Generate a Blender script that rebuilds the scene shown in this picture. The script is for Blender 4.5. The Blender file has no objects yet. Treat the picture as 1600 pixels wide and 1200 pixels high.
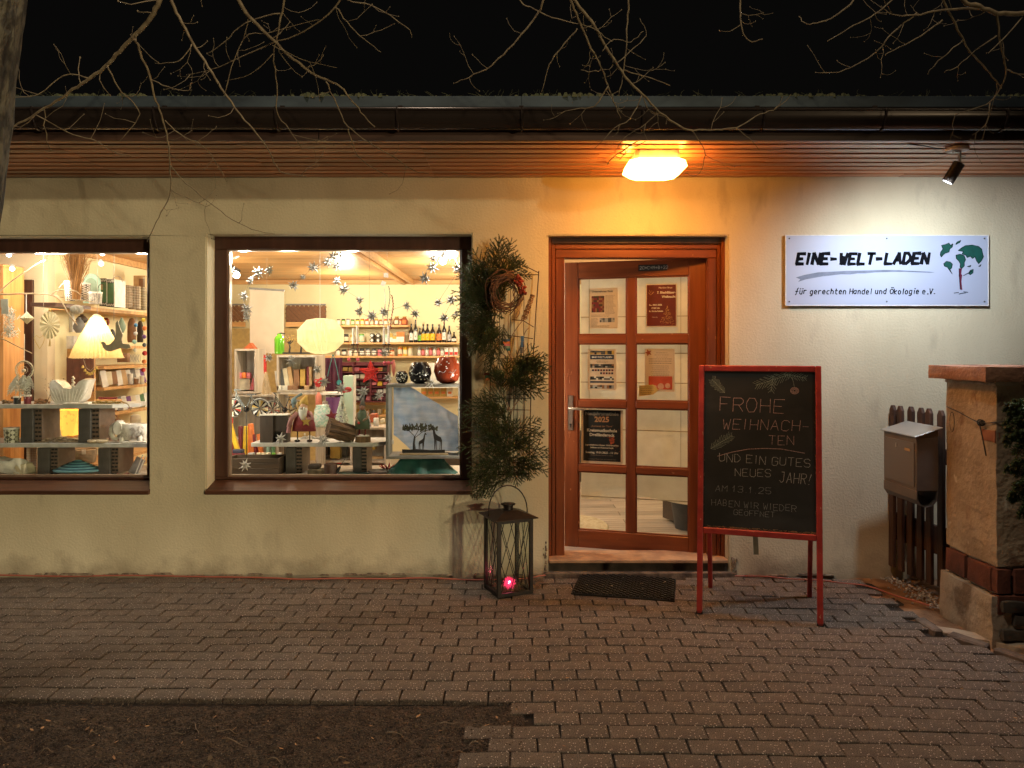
import bpy, bmesh, math, random
from mathutils import Vector, Matrix, noise
R = math.radians
rnd = random.Random(7)
sc = bpy.context.scene
col = sc.collection

# ------------------------------------------------------------------ camera
CAM_Z = 1.479; F = 1200.0
cd = bpy.data.cameras.new('camera'); cam = bpy.data.objects.new('camera', cd); col.objects.link(cam)
cam.location = (0, -5.0, CAM_Z); cam.rotation_euler = (R(90), 0, 0)
cd.sensor_width = 36; cd.lens = 27.0; cd.shift_y = -55/1600; cd.clip_end = 500; cd.clip_start = 0.05
sc.camera = cam
# ------------------------------------------------------------------ night sky
w = bpy.data.worlds.new('World'); sc.world = w; w.use_nodes = True
nt = w.node_tree; nt.nodes.clear()
sky = nt.nodes.new('ShaderNodeTexSky'); sky.sky_type = 'NISHITA'; sky.sun_disc = False
sky.sun_elevation = R(-7); sky.sun_rotation = R(180)
bg = nt.nodes.new('ShaderNodeBackground'); bg.inputs[1].default_value = 0.05
ad = nt.nodes.new('ShaderNodeMixRGB'); ad.blend_type = 'ADD'; ad.inputs[0].default_value = 1
ad.inputs[2].default_value = (0.05, 0.047, 0.043, 1)
out = nt.nodes.new('ShaderNodeOutputWorld')
nt.links.new(sky.outputs[0], ad.inputs[1]); nt.links.new(ad.outputs[0], bg.inputs[0]); nt.links.new(bg.outputs[0], out.inputs[0])
sc.view_settings.view_transform = 'Standard'; sc.view_settings.look = 'None'
sc.view_settings.exposure = 0; sc.view_settings.gamma = 1; sc.view_settings.use_curve_mapping = False
sc.render.engine = 'CYCLES'
sc.cycles.use_denoising = True
sc.cycles.max_bounces = 7; sc.cycles.diffuse_bounces = 4; sc.cycles.transparent_max_bounces = 24
sc.cycles.sample_clamp_indirect = 4; sc.cycles.caustics_reflective = False; sc.cycles.caustics_refractive = False

def lamp(name, kind, loc, energy, color, target=None, size=0.05, cone=None, blend=0.5):
    ld = bpy.data.lights.new(name, kind); o = bpy.data.objects.new(name, ld); col.objects.link(o)
    o.location = loc; ld.energy = energy; ld.color = color
    if kind in ('POINT', 'SPOT'): ld.shadow_soft_size = size
    if kind == 'SPOT': ld.spot_size = R(cone); ld.spot_blend = blend
    if target is not None:
        o.rotation_euler = (Vector(target)-Vector(loc)).to_track_quat('-Z', 'Y').to_euler()
    return o
# street lighting outside the frame, plus one added low fill light (their posts are built with the scene)
lamp('street_light_far', 'SPOT', (14.0, -20.0, 5.15), 6300, (1.0, 0.82, 0.49), (-3.3, 0, 1.4), 0.30, 20, 1.0)
lamp('low_fill_light', 'SPOT', (12.5, -19.0, 0.95), 4700, (1.0, 0.80, 0.48), (-3.1, 0, 1.6), 0.22, 22, 1.0)  # low fill light added to lift the wall under the eave
lamp('street_light_overhead', 'SPOT', (-0.9, -3.0, 6.9), 540, (1.0, 0.82, 0.63), (-0.9, -2.7, 0), 0.18, 140, 0.6)
# spotlight under the eave, over the sign
lamp('sign_spot_light', 'SPOT', (2.36, -0.77, 2.37), 74, (0.87, 0.94, 1.0), (2.75, 0.0, 1.05), 0.05, 176, 1.0)
# shop ceiling lights
for i, (x, y, e) in enumerate([(-1.9, 1.5, 34), (-0.75, 2.6, 42), (-1.9, 3.7, 42), (-2.85, 2.3, 20), (-3.5, 0.9, 14), (0.9, 1.9, 48), (-0.5, 3.9, 24)]):
    lamp('shop_ceiling_light', 'POINT', (x, y, 2.02), e, (1.0, 0.85, 0.63), size=0.06)
for x, e in ((-0.42, 16), (-1.10, 16), (-1.85, 16), (-2.55, 14), (-3.25, 14), (-3.9, 10)):
    lamp('display_light', 'POINT', (x, 0.30, 2.10), e*.8, (1.0, 0.92, 0.80), size=0.03)

for x, z, e in ((-2.16, 1.15, 13), (-0.14, 1.10, 18), (-4.75, 1.15, 12)):      # added fill lights, hidden indoors behind the window piers
    lamp('pier_fill_light', 'POINT', (x, 0.31, z), e, (1.0, 0.90, 0.76), size=0.04)

# ------------------------------------------------------------------ helpers
def PX(px, d): return (px-800)*d/F
def PZ(py, d): return CAM_Z+(545-py)*d/F
def at(px, py, d): return Vector((PX(px, d), d-5.0, PZ(py, d)))

class MB:
    def __init__(s): s.v = []; s.f = []
    def add(s, vs, fs):
        b = len(s.v); s.v += [tuple(v) for v in vs]; s.f += [tuple(i+b for i in f) for f in fs]; return s
    def box(s, c, d, rz=0, rot=None, taper=1.0):
        m = rot if rot is not None else Matrix.Rotation(rz, 3, 'Z')
        vs = []
        for z in (-.5, .5):
            t = taper if z > 0 else 1
            for x, y in ((-.5, -.5), (.5, -.5), (.5, .5), (-.5, .5)):
                vs.append(Vector(c)+m @ Vector((x*d[0]*t, y*d[1]*t, z*d[2])))
        return s.add(vs, [(3, 2, 1, 0), (4, 5, 6, 7), (0, 1, 5, 4), (1, 2, 6, 5), (2, 3, 7, 6), (3, 0, 4, 7)])
    def bb(s, x0, x1, y0, y1, z0, z1):
        return s.box(((x0+x1)/2, (y0+y1)/2, (z0+z1)/2), (x1-x0, y1-y0, z1-z0))
    def bar(s, a, b, w, h=None, up=(0, 0, 1)):
        a = Vector(a); b = Vector(b); h = h or w
        z = (b-a); L = z.length
        if L < 1e-6: return s
        z.normalize(); x = z.cross(Vector(up))
        if x.length < 1e-3: x = z.cross(Vector((0, 1, 0)))
        x.normalize(); y = z.cross(x)
        m = Matrix((x, y, z)).transposed()
        return s.box((a+b)/2, (w, h, L), rot=m)
    def tube(s, pts, r, n=6, cap=True):
        pts = [Vector(p) for p in pts]
        k = len(pts)
        rs = r if isinstance(r, (list, tuple)) else [r]*k
        vs = []; fs = []
        ref = None
        for i, p in enumerate(pts):
            t = (pts[min(i+1, k-1)]-pts[max(i-1, 0)])
            if t.length < 1e-9: t = Vector((0, 0, 1))
            t.normalize()
            if ref is None:
                ref = t.orthogonal().normalized()
            ref = ref-t*ref.dot(t)
            if ref.length < 1e-6: ref = t.orthogonal()
            ref.normalize(); b = t.cross(ref)
            for j in range(n):
                a = 2*math.pi*j/n
                vs.append(p+(ref*math.cos(a)+b*math.sin(a))*rs[i])
        for i in range(k-1):
            for j in range(n):
                j2 = (j+1) % n
                fs.append((i*n+j, i*n+j2, (i+1)*n+j2, (i+1)*n+j))
        if cap:
            fs.append(tuple(reversed(range(n)))); fs.append(tuple((k-1)*n+j for j in range(n)))
        return s.add(vs, fs)
    def lathe(s, prof, c=(0, 0, 0), n=14, sx=1, sy=1):
        vs = []; fs = []
        for r, z in prof:
            for j in range(n):
                a = 2*math.pi*j/n
                vs.append((c[0]+r*math.cos(a)*sx, c[1]+r*math.sin(a)*sy, c[2]+z))
        for i in range(len(prof)-1):
            for j in range(n):
                j2 = (j+1) % n
                fs.append((i*n+j, i*n+j2, (i+1)*n+j2, (i+1)*n+j))
        fs.append(tuple(reversed(range(n)))); fs.append(tuple((len(prof)-1)*n+j for j in range(n)))
        return s.add(vs, fs)
    def ball(s, c, r, n=10, m=6, sz=1):
        return s.lathe([(max(r*math.sin(math.pi*i/m), r*.02), -r*math.cos(math.pi*i/m)*sz) for i in range(m+1)], c, n)
    def prism(s, poly, y0, y1):
        n = len(poly)
        vs = [(x, y0, z) for x, z in poly]+[(x, y1, z) for x, z in poly]
        fs = [tuple(range(n)), tuple(reversed(range(n, 2*n)))]
        fs += [(i, n+i, n+(i+1) % n, (i+1) % n) for i in range(n)]
        return s.add(vs, fs)
    def build(s, name, m, parent=None, loc=None, smooth=False, rz=None, bevel=0, seg=1):
        me = bpy.data.meshes.new(name); me.from_pydata(s.v, [], s.f); me.update()
        if bevel or True:
            bm = bmesh.new(); bm.from_mesh(me)
            if bevel:
                bmesh.ops.bevel(bm, geom=[e for e in bm.edges if len(e.link_faces) == 2 and e.calc_face_angle(0) > .6], offset=bevel, segments=seg, affect='EDGES', clamp_overlap=True)
            bmesh.ops.recalc_face_normals(bm, faces=bm.faces)
            bm.to_mesh(me); bm.free()
        if smooth:
            me.shade_smooth() if smooth is True else me.set_sharp_from_angle(angle=R(smooth))
            if smooth is not True:
                me.shade_smooth(); me.set_sharp_from_angle(angle=R(smooth))
        me.materials.append(m)
        o = bpy.data.objects.new(name, me); col.objects.link(o)
        if parent is not None: o.parent = parent
        if loc is not None: o.location = loc
        if rz is not None: o.rotation_euler.z = rz
        return o

def tag(o, label=None, cat=None, group=None, kind=None):
    if label: o['label'] = label
    if cat: o['category'] = cat
    if group: o['group'] = group
    if kind: o['kind'] = kind
    return o
def thing(name, label, cat, loc=(0, 0, 0), rz=0, group=None):
    o = bpy.data.objects.new(name, None); col.objects.link(o); o.location = loc; o.rotation_euler = (0, 0, rz)
    o.empty_display_size = .05
    return tag(o, label, cat, group)
def copy_tree(o, parent=None, loc=None, rz=None, label=None):
    c = o.copy(); col.objects.link(c); c.parent = parent
    if loc is not None: c.location = loc
    if rz is not None: c.rotation_euler.z = rz
    if label: c['label'] = label
    for ch in list(o.children): copy_tree(ch, c)
    return c
def one(name, mb, m, label, cat, loc=(0, 0, 0), group=None, **k):
    return tag(mb.build(name, m, loc=loc, **k), label, cat, group)
ORD = ['first', 'second', 'third', 'fourth', 'fifth', 'sixth', 'seventh', 'eighth', 'ninth', 'tenth', 'eleventh', 'twelfth', 'thirteenth', 'fourteenth', 'fifteenth', 'sixteenth', 'seventeenth', 'eighteenth', 'nineteenth', 'twentieth']

# ------------------------------------------------------------------ materials
_m = {}
def mat(name, c, rough=.6, c2=None, scale=(8, 8, 8), bump=0, bscale=None, metal=0, emit=0, ecol=None, trans=0, thr=(.35, .65), rand=0, det=4, spec=.5, dist=.01, ramp2=None):
    if name in _m: return _m[name]
    m = bpy.data.materials.new(name); m.use_nodes = True; _m[name] = m
    t = m.node_tree; N = t.nodes; L = t.links
    b = N['Principled BSDF']
    b.inputs['Roughness'].default_value = rough; b.inputs['Metallic'].default_value = metal
    b.inputs['Specular IOR Level'].default_value = spec
    b.inputs['Base Color'].default_value = (*c, 1)
    tc = N.new('ShaderNodeTexCoord'); mp = N.new('ShaderNodeMapping'); mp.inputs['Scale'].default_value = scale
    L.new(tc.outputs['Object'], mp.inputs[0])
    last = None
    if c2 is not None:
        nz = N.new('ShaderNodeTexNoise'); nz.inputs['Detail'].default_value = det; nz.inputs['Scale'].default_value = 1
        L.new(mp.outputs[0], nz.inputs['Vector'])
        mr = N.new('ShaderNodeMapRange'); mr.inputs[1].default_value = thr[0]; mr.inputs[2].default_value = thr[1]
        L.new(nz.outputs['Fac'], mr.inputs[0])
        mx = N.new('ShaderNodeMixRGB'); mx.inputs[1].default_value = (*c, 1); mx.inputs[2].default_value = (*c2, 1)
        L.new(mr.outputs[0], mx.inputs[0]); last = mx.outputs[0]
        L.new(last, b.inputs['Base Color'])
        m['mix'] = 1
    if rand:
        oi = N.new('ShaderNodeObjectInfo'); ge = N.new('ShaderNodeNewGeometry')
        a = N.new('ShaderNodeMath'); a.operation = 'ADD'; L.new(oi.outputs['Random'], a.inputs[0]); L.new(ge.outputs['Random Per Island'], a.inputs[1])
        fr = N.new('ShaderNodeMath'); fr.operation = 'FRACT'; L.new(a.outputs[0], fr.inputs[0])
        mr = N.new('ShaderNodeMapRange'); mr.inputs[3].default_value = 1-rand; mr.inputs[4].default_value = 1+rand; L.new(fr.outputs[0], mr.inputs[0])
        hs = N.new('ShaderNodeHueSaturation'); hs.inputs['Color'].default_value = (*c, 1)
        if last: L.new(last, hs.inputs['Color'])
        L.new(mr.outputs[0], hs.inputs['Value']); last = hs.outputs[0]; L.new(last, b.inputs['Base Color'])
    if bump:
        nz = N.new('ShaderNodeTexNoise'); nz.inputs['Detail'].default_value = 5; nz.inputs['Scale'].default_value = 1
        mp2 = N.new('ShaderNodeMapping'); mp2.inputs['Scale'].default_value = bscale or scale
        L.new(tc.outputs['Object'], mp2.inputs[0]); L.new(mp2.outputs[0], nz.inputs['Vector'])
        bp = N.new('ShaderNodeBump'); bp.inputs['Strength'].default_value = bump; bp.inputs['Distance'].default_value = dist
        L.new(nz.outputs['Fac'], bp.inputs['Height']); L.new(bp.outputs[0], b.inputs['Normal'])
    if emit:
        b.inputs['Emission Color'].default_value = (*(ecol or c), 1); b.inputs['Emission Strength'].default_value = emit
    if trans:
        tr = N.new('ShaderNodeBsdfTranslucent'); tr.inputs[0].default_value = (*c, 1)
        if last: L.new(last, tr.inputs[0])
        ms = N.new('ShaderNodeMixShader'); ms.inputs[0].default_value = trans
        L.new(b.outputs[0], ms.inputs[1]); L.new(tr.outputs[0], ms.inputs[2]); L.new(ms.outputs[0], N['Material Output'].inputs[0])
    return m
def extra_mix(m, fac_build, color):
    """lay another colour over a material's base colour where fac_build's socket is 1"""
    t = m.node_tree; N = t.nodes; L = t.links; b = N['Principled BSDF']
    s = b.inputs['Base Color']
    mx = N.new('ShaderNodeMixRGB'); mx.inputs[2].default_value = (*color, 1)
    if s.is_linked: L.new(s.links[0].from_socket, mx.inputs[1])
    else: mx.inputs[1].default_value = s.default_value
    L.new(fac_build(N, L), mx.inputs[0]); L.new(mx.outputs[0], s)
def noise_fac(scale, lo, hi, det=3, coord='Object'):
    def f(N, L):
        tc = N.new('ShaderNodeTexCoord'); mp = N.new('ShaderNodeMapping'); mp.inputs['Scale'].default_value = scale
        L.new(tc.outputs[coord], mp.inputs[0]); nz = N.new('ShaderNodeTexNoise'); nz.inputs['Scale'].default_value = 1; nz.inputs['Detail'].default_value = det
        L.new(mp.outputs[0], nz.inputs['Vector'])
        mr = N.new('ShaderNodeMapRange'); mr.inputs[1].default_value = lo; mr.inputs[2].default_value = hi; L.new(nz.outputs['Fac'], mr.inputs[0])
        return mr.outputs[0]
    return f
def voro_fac(scale, lo, hi, inv=False):
    def f(N, L):
        tc = N.new('ShaderNodeTexCoord'); v = N.new('ShaderNodeTexVoronoi'); v.inputs['Scale'].default_value = scale
        L.new(tc.outputs['Object'], v.inputs['Vector'])
        mr = N.new('ShaderNodeMapRange'); mr.inputs[1].default_value = lo; mr.inputs[2].default_value = hi; L.new(v.outputs['Distance'], mr.inputs[0])
        return mr.outputs[0]
    return f

plaster = mat('plaster', (.71, .65, .48), .92, (.58, .52, .37), (1.9, 1.9, .9), bump=.55, bscale=(70, 70, 70), dist=.006, det=7)
extra_mix(plaster, noise_fac((6, 6, 2.2), .60, .80, 8), (.42, .37, .27))
extra_mix(plaster, noise_fac((160, 160, 160), .60, .72, 2), (.52, .46, .33))
def base_dirt(N, L):
    tc = N.new('ShaderNodeTexCoord'); sp = N.new('ShaderNodeSeparateXYZ'); L.new(tc.outputs['Object'], sp.inputs[0])
    nz = N.new('ShaderNodeTexNoise'); nz.inputs['Scale'].default_value = 7; nz.inputs['Detail'].default_value = 8; L.new(tc.outputs['Object'], nz.inputs['Vector'])
    a = N.new('ShaderNodeMath'); a.operation = 'MULTIPLY_ADD'; a.inputs[1].default_value = .42; a.inputs[2].default_value = -.17; L.new(nz.outputs['Fac'], a.inputs[0])
    mr = N.new('ShaderNodeMath'); mr.operation = 'SUBTRACT'; L.new(a.outputs[0], mr.inputs[0]); L.new(sp.outputs['Z'], mr.inputs[1])
    m2 = N.new('ShaderNodeMapRange'); m2.inputs[1].default_value = -.10; m2.inputs[2].default_value = .07; m2.inputs[4].default_value = .75; L.new(mr.outputs[0], m2.inputs[0])
    return m2.outputs[0]
extra_mix(plaster, base_dirt, (.30, .25, .18))
soffit_wood = mat('soffit_wood', (.52, .21, .095), .28, (.32, .125, .055), (1.2, 30, 30), bump=.2, bscale=(2, 90, 90), rand=.22, dist=.003)
fascia_wood = mat('fascia_wood', (.10, .05, .035), .6, (.05, .026, .02), (1.5, 25, 25), bump=.3, bscale=(3, 80, 80), dist=.004)
frame_brown = mat('frame_brown', (.085, .038, .026), .38, (.055, .024, .017), (20, 20, 2.5), bump=.15, bscale=(80, 80, 8), dist=.002)
sill_wood = mat('sill_wood', (.12, .048, .026), .5, (.07, .028, .016), (2, 30, 30), bump=.2, bscale=(3, 90, 90), dist=.003)
door_wood = mat('door_wood', (.23, .065, .022), .36, (.15, .04, .015), (25, 25, 2.0), bump=.2, bscale=(110, 110, 8), dist=.0025)
extra_mix(door_wood, noise_fac((34, 34, 26), .71, .76, 6), (.48, .22, .10))
door_wood_h = mat('door_wood_across', (.25, .07, .024), .36, (.16, .043, .016), (2.0, 25, 25), bump=.2, bscale=(8, 110, 110), dist=.0025)
extra_mix(door_wood_h, noise_fac((26, 34, 34), .68, .74, 6), (.50, .24, .11))
gutter_metal = mat('gutter_metal', (.045, .033, .029), .2, metal=.5, bump=.06, bscale=(6, 6, 6), dist=.004)
zinc = mat('zinc', (.055, .075, .09), .55, (.028, .038, .046), (2.5, 14, 8), metal=.3, bump=.1)
moss = mat('moss', (.035, .045, .018), 1, (.08, .075, .03), (30, 30, 30), bump=.8, bscale=(90, 90, 90))
black_metal = mat('black_metal', (.012, .011, .011), .42, metal=.4, c2=(.03, .02, .016), scale=(30, 30, 30))
paver_m = mat('paver_concrete', (.168, .132, .106), .86, (.108, .084, .068), (9, 9, 9), bump=.8, bscale=(240, 240, 240), rand=.15, dist=.006, det=8)
extra_mix(paver_m, noise_fac((230, 230, 230), .50, .60, 4), (.055, .042, .036))
extra_mix(paver_m, noise_fac((420, 420, 420), .58, .66, 2), (.30, .25, .21))
extra_mix(paver_m, voro_fac(70, .19, .13), (.70, .62, .55))
joint_m = mat('joint_sand', (.016, .012, .010), 1, (.035, .026, .02), (40, 40, 40), bump=.7, bscale=(150, 150, 150))
dirt_m = mat('dirt', (.115, .078, .055), 1, (.045, .030, .022), (17, 17, 17), bump=1, bscale=(60, 60, 60), det=9, dist=.05)
extra_mix(dirt_m, noise_fac((120, 120, 120), .50, .60, 4), (.020, .014, .011))
extra_mix(dirt_m, noise_fac((210, 210, 210), .60, .68, 2), (.24, .18, .13))
extra_mix(dirt_m, voro_fac(38, .10, .06), (.30, .24, .18))
sand_m = mat('sand', (.34, .19, .10), 1, (.16, .085, .045), (10, 10, 10), bump=1, bscale=(110, 110, 110), det=8)
asphalt = mat('asphalt', (.05, .048, .045), .9, (.035, .033, .03), (20, 20, 20), bump=.5, bscale=(120, 120, 120))
bark = mat('bark', (.13, .115, .085), .95, (.030, .025, .02), (24, 24, 13), bump=1, bscale=(40, 40, 18), dist=.05, det=9, thr=(.42, .58))
twig_m = mat('twig_bark', (.22, .17, .10), .75, (.12, .085, .05), (40, 40, 40), bump=.3)
needle_m = mat('needles', (.035, .080, .028), .5, (.075, .12, .04), (18, 18, 18), trans=.15, rand=.3)
needle_old = mat('needles_yellowed', (.14, .12, .035), .55, (.07, .08, .025), (18, 18, 18), trans=.15, rand=.3)
wicker = mat('wicker', (.17, .085, .05), .7, (.09, .04, .025), (50, 50, 50), bump=.4)
stick_m = mat('bare_stick', (.36, .25, .17), .7, (.20, .13, .08), (50, 50, 50), bump=.3)

def glass_mat(name, tint=(1, 1, 1), rough=0.0):
    m = bpy.data.materials.new(name); m.use_nodes = True; t = m.node_tree; N = t.nodes; L = t.links; N.clear()
    o = N.new('ShaderNodeOutputMaterial'); tr = N.new('ShaderNodeBsdfTransparent'); tr.inputs[0].default_value = (*tint, 1)
    g = N.new('ShaderNodeBsdfGlossy'); g.inputs['Roughness'].default_value = rough
    lw = N.new('ShaderNodeFresnel'); lw.inputs[0].default_value = 1.45
    ge = N.new('ShaderNodeNewGeometry'); iv = N.new('ShaderNodeMath'); iv.operation = 'SUBTRACT'; iv.inputs[0].default_value = 1; L.new(ge.outputs['Backfacing'], iv.inputs[1])
    mu = N.new('ShaderNodeMath'); mu.operation = 'MULTIPLY'; L.new(lw.outputs[0], mu.inputs[0]); L.new(iv.outputs[0], mu.inputs[1])
    mx = N.new('ShaderNodeMixShader'); L.new(mu.outputs[0], mx.inputs[0]); L.new(tr.outputs[0], mx.inputs[1]); L.new(g.outputs[0], mx.inputs[2]); L.new(mx.outputs[0], o.inputs[0])
    return m
glass = glass_mat('window_glass', (.96, .98, .96))

def plain(name, c, rough=.55, **k):
    return mat(name, c, rough, tuple(min(1, x*.78) for x in c), (22, 22, 22), **k)
C = {}
for nm, c in dict(white=(.80, .78, .72), cream=(.74, .66, .48), black=(.018, .017, .017), darkbrown=(.055, .035, .022), red=(.55, .03, .02), maroon=(.17, .015, .025),
                  orange=(.80, .22, .05), yellow=(.80, .52, .03), green=(.09, .20, .10), lime=(.17, .42, .05), teal=(.02, .14, .13), blue=(.06, .15, .35), grey=(.22, .22, .22), darkgrey=(.085, .085, .09),
                  pink=(.70, .20, .25), brown=(.26, .13, .06), tan=(.55, .36, .18), lightwood=(.66, .42, .20), whitewash=(.58, .52, .44), mint=(.38, .60, .50), gold=(.55, .36, .08), silver=(.42, .41, .40), terracotta=(.33, .075, .03), violet=(.20, .08, .25), skyblue=(.10, .30, .50), sage=(.25, .36, .28)).items():
    C[nm] = plain('paint_'+nm, c)
C['darkrust'] = mat('glazed_redbrown', (.26, .04, .015), .12, (.16, .025, .01), (10, 10, 10))
C['gloss_black'] = mat('glazed_black', (.012, .012, .014), .12)
C['ceramic'] = mat('white_ceramic', (.82, .79, .74), .35, (.70, .66, .60), (30, 30, 30), bump=.3, bscale=(60, 60, 60))
wood_shelf = mat('shelf_pine', (.68, .40, .17), .5, (.52, .28, .11), (2.5, 30, 30), bump=.1)
pine_v = mat('pine_upright', (.60, .30, .10), .5, (.42, .19, .06), (30, 30, 2.5), bump=.1)
crate_m = mat('whitewashed_wood', (.62, .55, .47), .75, (.40, .34, .28), (25, 25, 3), bump=.25)
ceil_m = mat('ceiling_pine', (.62, .35, .14), .38, (.44, .22, .08), (1.3, 24, 24), rand=.12)
room_wall = mat('room_wall', (.78, .70, .45), .9, (.73, .65, .41), (2, 2, 2))
room_floor = mat('room_floor_planks', (.42, .35, .29), .5, (.24, .19, .155), (3, 40, 40), rand=.2)
string_m = plain('string', (.45, .38, .30))
# ================================================================== GROUND
g = MB(); g.add([(-60, -70, -.075), (60, -70, -.075), (60, 60, -.075), (-60, 60, -.075)], [(0, 1, 2, 3)])
tag(g.build('ground', asphalt), kind='structure')
# paved forecourt: a bed of joint sand and single concrete pavers laid on it
PD, PW, GAP = .1010, .1870, .0076
def warp(x, y):
    s = -.018*max(0, x-.1)**2-.010*(x+.4)
    return y+s+.006*math.sin(x*1.7+y)
def undul(x, y):
    return .010*noise.noise(Vector((x*.9, y*.9, 3.1)))+.004*noise.noise(Vector((x*3, y*3, 1)))
def paved(x, y, y0=None):
    if y > -.035 and x < 2.15: return False
    if (y if y0 is None else y0) < -1.80: 
        lim = -.08+(.05 if int(y*10) % 2 else -.04)+.03*math.sin(y*9)
        if x < lim: return False
    lim = 2.19 if y > -.96 else 2.19+(-.96-y)*.55
    return x < lim and y > -4.2
bed = MB(); 
def sheet(mb, xs, ys, zf):
    n = len(ys)
    mb.add([(x, y, zf(x, y)) for x in xs for y in ys], [(i*n+j, (i+1)*n+j, (i+1)*n+j+1, i*n+j+1) for i in range(len(xs)-1) for j in range(n-1)])
def frange(a, b, st):
    k = max(1, int(round((b-a)/st))); return [a+(b-a)*i/k for i in range(k+1)]
sheet(bed, frange(-8, 2.3, .12), frange(-1.80, .10, .10), lambda x, y: -.018+undul(x, y)-.004)
sheet(bed, frange(-.06, 3.6, .12), frange(-4.3, -1.80, .12), lambda x, y: -.018+undul(x, y)-.004)
pavement = tag(bed.build('pavement', joint_m), kind='structure')
pv = []
for k in range(6):
    r = random.Random(k); w2, d2 = (PW-GAP)/2, (PD-GAP)/2
    def ring(i, z): return [(sx*(w2-i)+r.uniform(-.0018, .0018), sy*(d2-i)+r.uniform(-.0018, .0018), z) for sx, sy in ((-1, -1), (1, -1), (1, 1), (-1, 1))]
    m_ = MB(); m_.add(ring(0, -.06)+ring(0, -.0032)+ring(.0028, 0), [(i, (i+1) % 4, 4+(i+1) % 4, 4+i) for i in range(4)]+[(4+i, 4+(i+1) % 4, 8+(i+1) % 4, 8+i) for i in range(4)]+[(8, 9, 10, 11)])
    me = bpy.data.meshes.new('paver'); me.from_pydata(m_.v, [], m_.f); me.materials.append(paver_m); me.update(); pv.append(me)
cand = []
rowi = 0; y0 = -.055
for row in range(-1, 43):
    y = y0-row*PD-.05
    off = (row % 2)*PW*.5+rnd.uniform(-.014, .014)
    for kx in range(-44, 20):
        x = kx*PW+off
        yw = warp(x, y)
        if not paved(x, yw, y): continue
        sl = (warp(x+.05, y)-warp(x-.05, y))/.1
        e = 1e-2
        tx = (undul(x+e, yw)-undul(x-e, yw))/(2*e); ty = (undul(x, yw+e)-undul(x, yw-e))/(2*e)
        d = 5+yw; px = 800+1200*x/d; py = 545+1200*CAM_Z/d
        vis = -40 < px < 1640 and py < 1215
        blocked = px > 1560 and py < 1030
        cand.append((vis and not blocked, -yw, x, yw, sl, tx, ty, rnd.uniform(-.0028, .0028), rnd.uniform(-.012, .012), rnd.uniform(-.02, .02), rnd.uniform(-.022, .022), rnd.randrange(6)))
cand.sort(key=lambda c: (not c[0], -c[1]))
stuffmb = MB()
for i, c in enumerate(cand):
    vis, _, x, y, sl, tx, ty, dz, rz, rx, ry, k = c
    z = undul(x, y)+dz
    rot = Matrix.Rotation(math.atan(sl)+rz, 4, 'Z') @ Matrix.Rotation(rx+math.atan(ty), 4, 'X') @ Matrix.Rotation(ry-math.atan(tx), 4, 'Y')
    M4 = Matrix.Translation((x, y, z)) @ rot
    if i < 296:
        o = bpy.data.objects.new('paver', pv[k]); col.objects.link(o); o.parent = pavement; o.matrix_local = M4
    elif vis or y > -3.4:
        stuffmb.add([M4 @ v.co for v in pv[k].vertices], [tuple(p.vertices) for p in pv[k].polygons])
tag(stuffmb.build('paver_field', paver_m, pavement), kind='stuff')

# bare soil where the tree grows
soil = MB()
def soil_z(x, y):
    v = Vector((x*4, y*4, 0)); e = min(1, max(0, (-1.83-y)/.12))*min(1, max(0, (-.05-x)/.1))
    return -.010+(.020*noise.fractal(v, 1, 2, 6)+.016*noise.noise(Vector((x*20, y*20, 2))))*e+.008*noise.noise(Vector((x*45, y*45, 2)))
sheet(soil, frange(-3.6, 0.05, .02), frange(-3.4, -1.80, .02), soil_z)
sheet(soil, [-12, -8, -5, -3.6], [-9, -6, -3.4, -1.9], lambda x, y: -.055)
soil_o = tag(soil.build('soil', dirt_m, smooth=True), kind='structure')
# pebbles, crumbs and leaf litter on it
deb = MB()
for i in range(6500):
    x = rnd.uniform(-2.6, .02); y = rnd.uniform(-2.9, -1.85); s = rnd.uniform(.002, .006)*(2.2 if rnd.random() < .08 else 1)
    z = soil_z(x, y)
    deb.box((x, y, z+s*.3), (s*rnd.uniform(.8, 2), s*rnd.uniform(.7, 1.4), s*rnd.uniform(.5, 1)), rz=rnd.uniform(0, 3), taper=.6)
tag(deb.build('soil_crumbs', mat('soil_crumbs', (.12, .085, .06), 1, (.05, .035, .025), (30, 30, 30), rand=.5)), kind='stuff')
litter = MB()
def leafy(mb, x, y, z, s):
    a = rnd.uniform(0, 6.28); rot = Matrix.Rotation(a, 3, 'Z') @ Matrix.Rotation(rnd.uniform(-.5, .5), 3, 'X')
    pts = [(-1, 0, 0), (-.3, .35, .15), (.5, .3, .1), (1.1, 0, .3), (.4, -.35, .12), (-.4, -.3, .1)]
    mb.add([Vector((x, y, z))+rot @ (Vector(p)*s) for p in pts], [(0, 1, 2, 3), (0, 3, 4, 5)])
for i in range(190):
    x = rnd.uniform(-2.9, 0); y = rnd.uniform(-3.1, -1.88); leafy(litter, x, y, soil_z(x, y)+.006, rnd.uniform(.006, .016))
for i in range(70):
    x = rnd.uniform(-2.9, 2.2); y = rnd.uniform(-2.7, -.2)
    if paved(x, y): leafy(litter, x, y, undul(x, y)+.004, rnd.uniform(.004, .009))
tag(litter.build('leaf_litter', mat('dead_leaf', (.42, .26, .13), .8, (.28, .15, .07), (30, 30, 30), rand=.5)), kind='stuff')
roots = MB()
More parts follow.
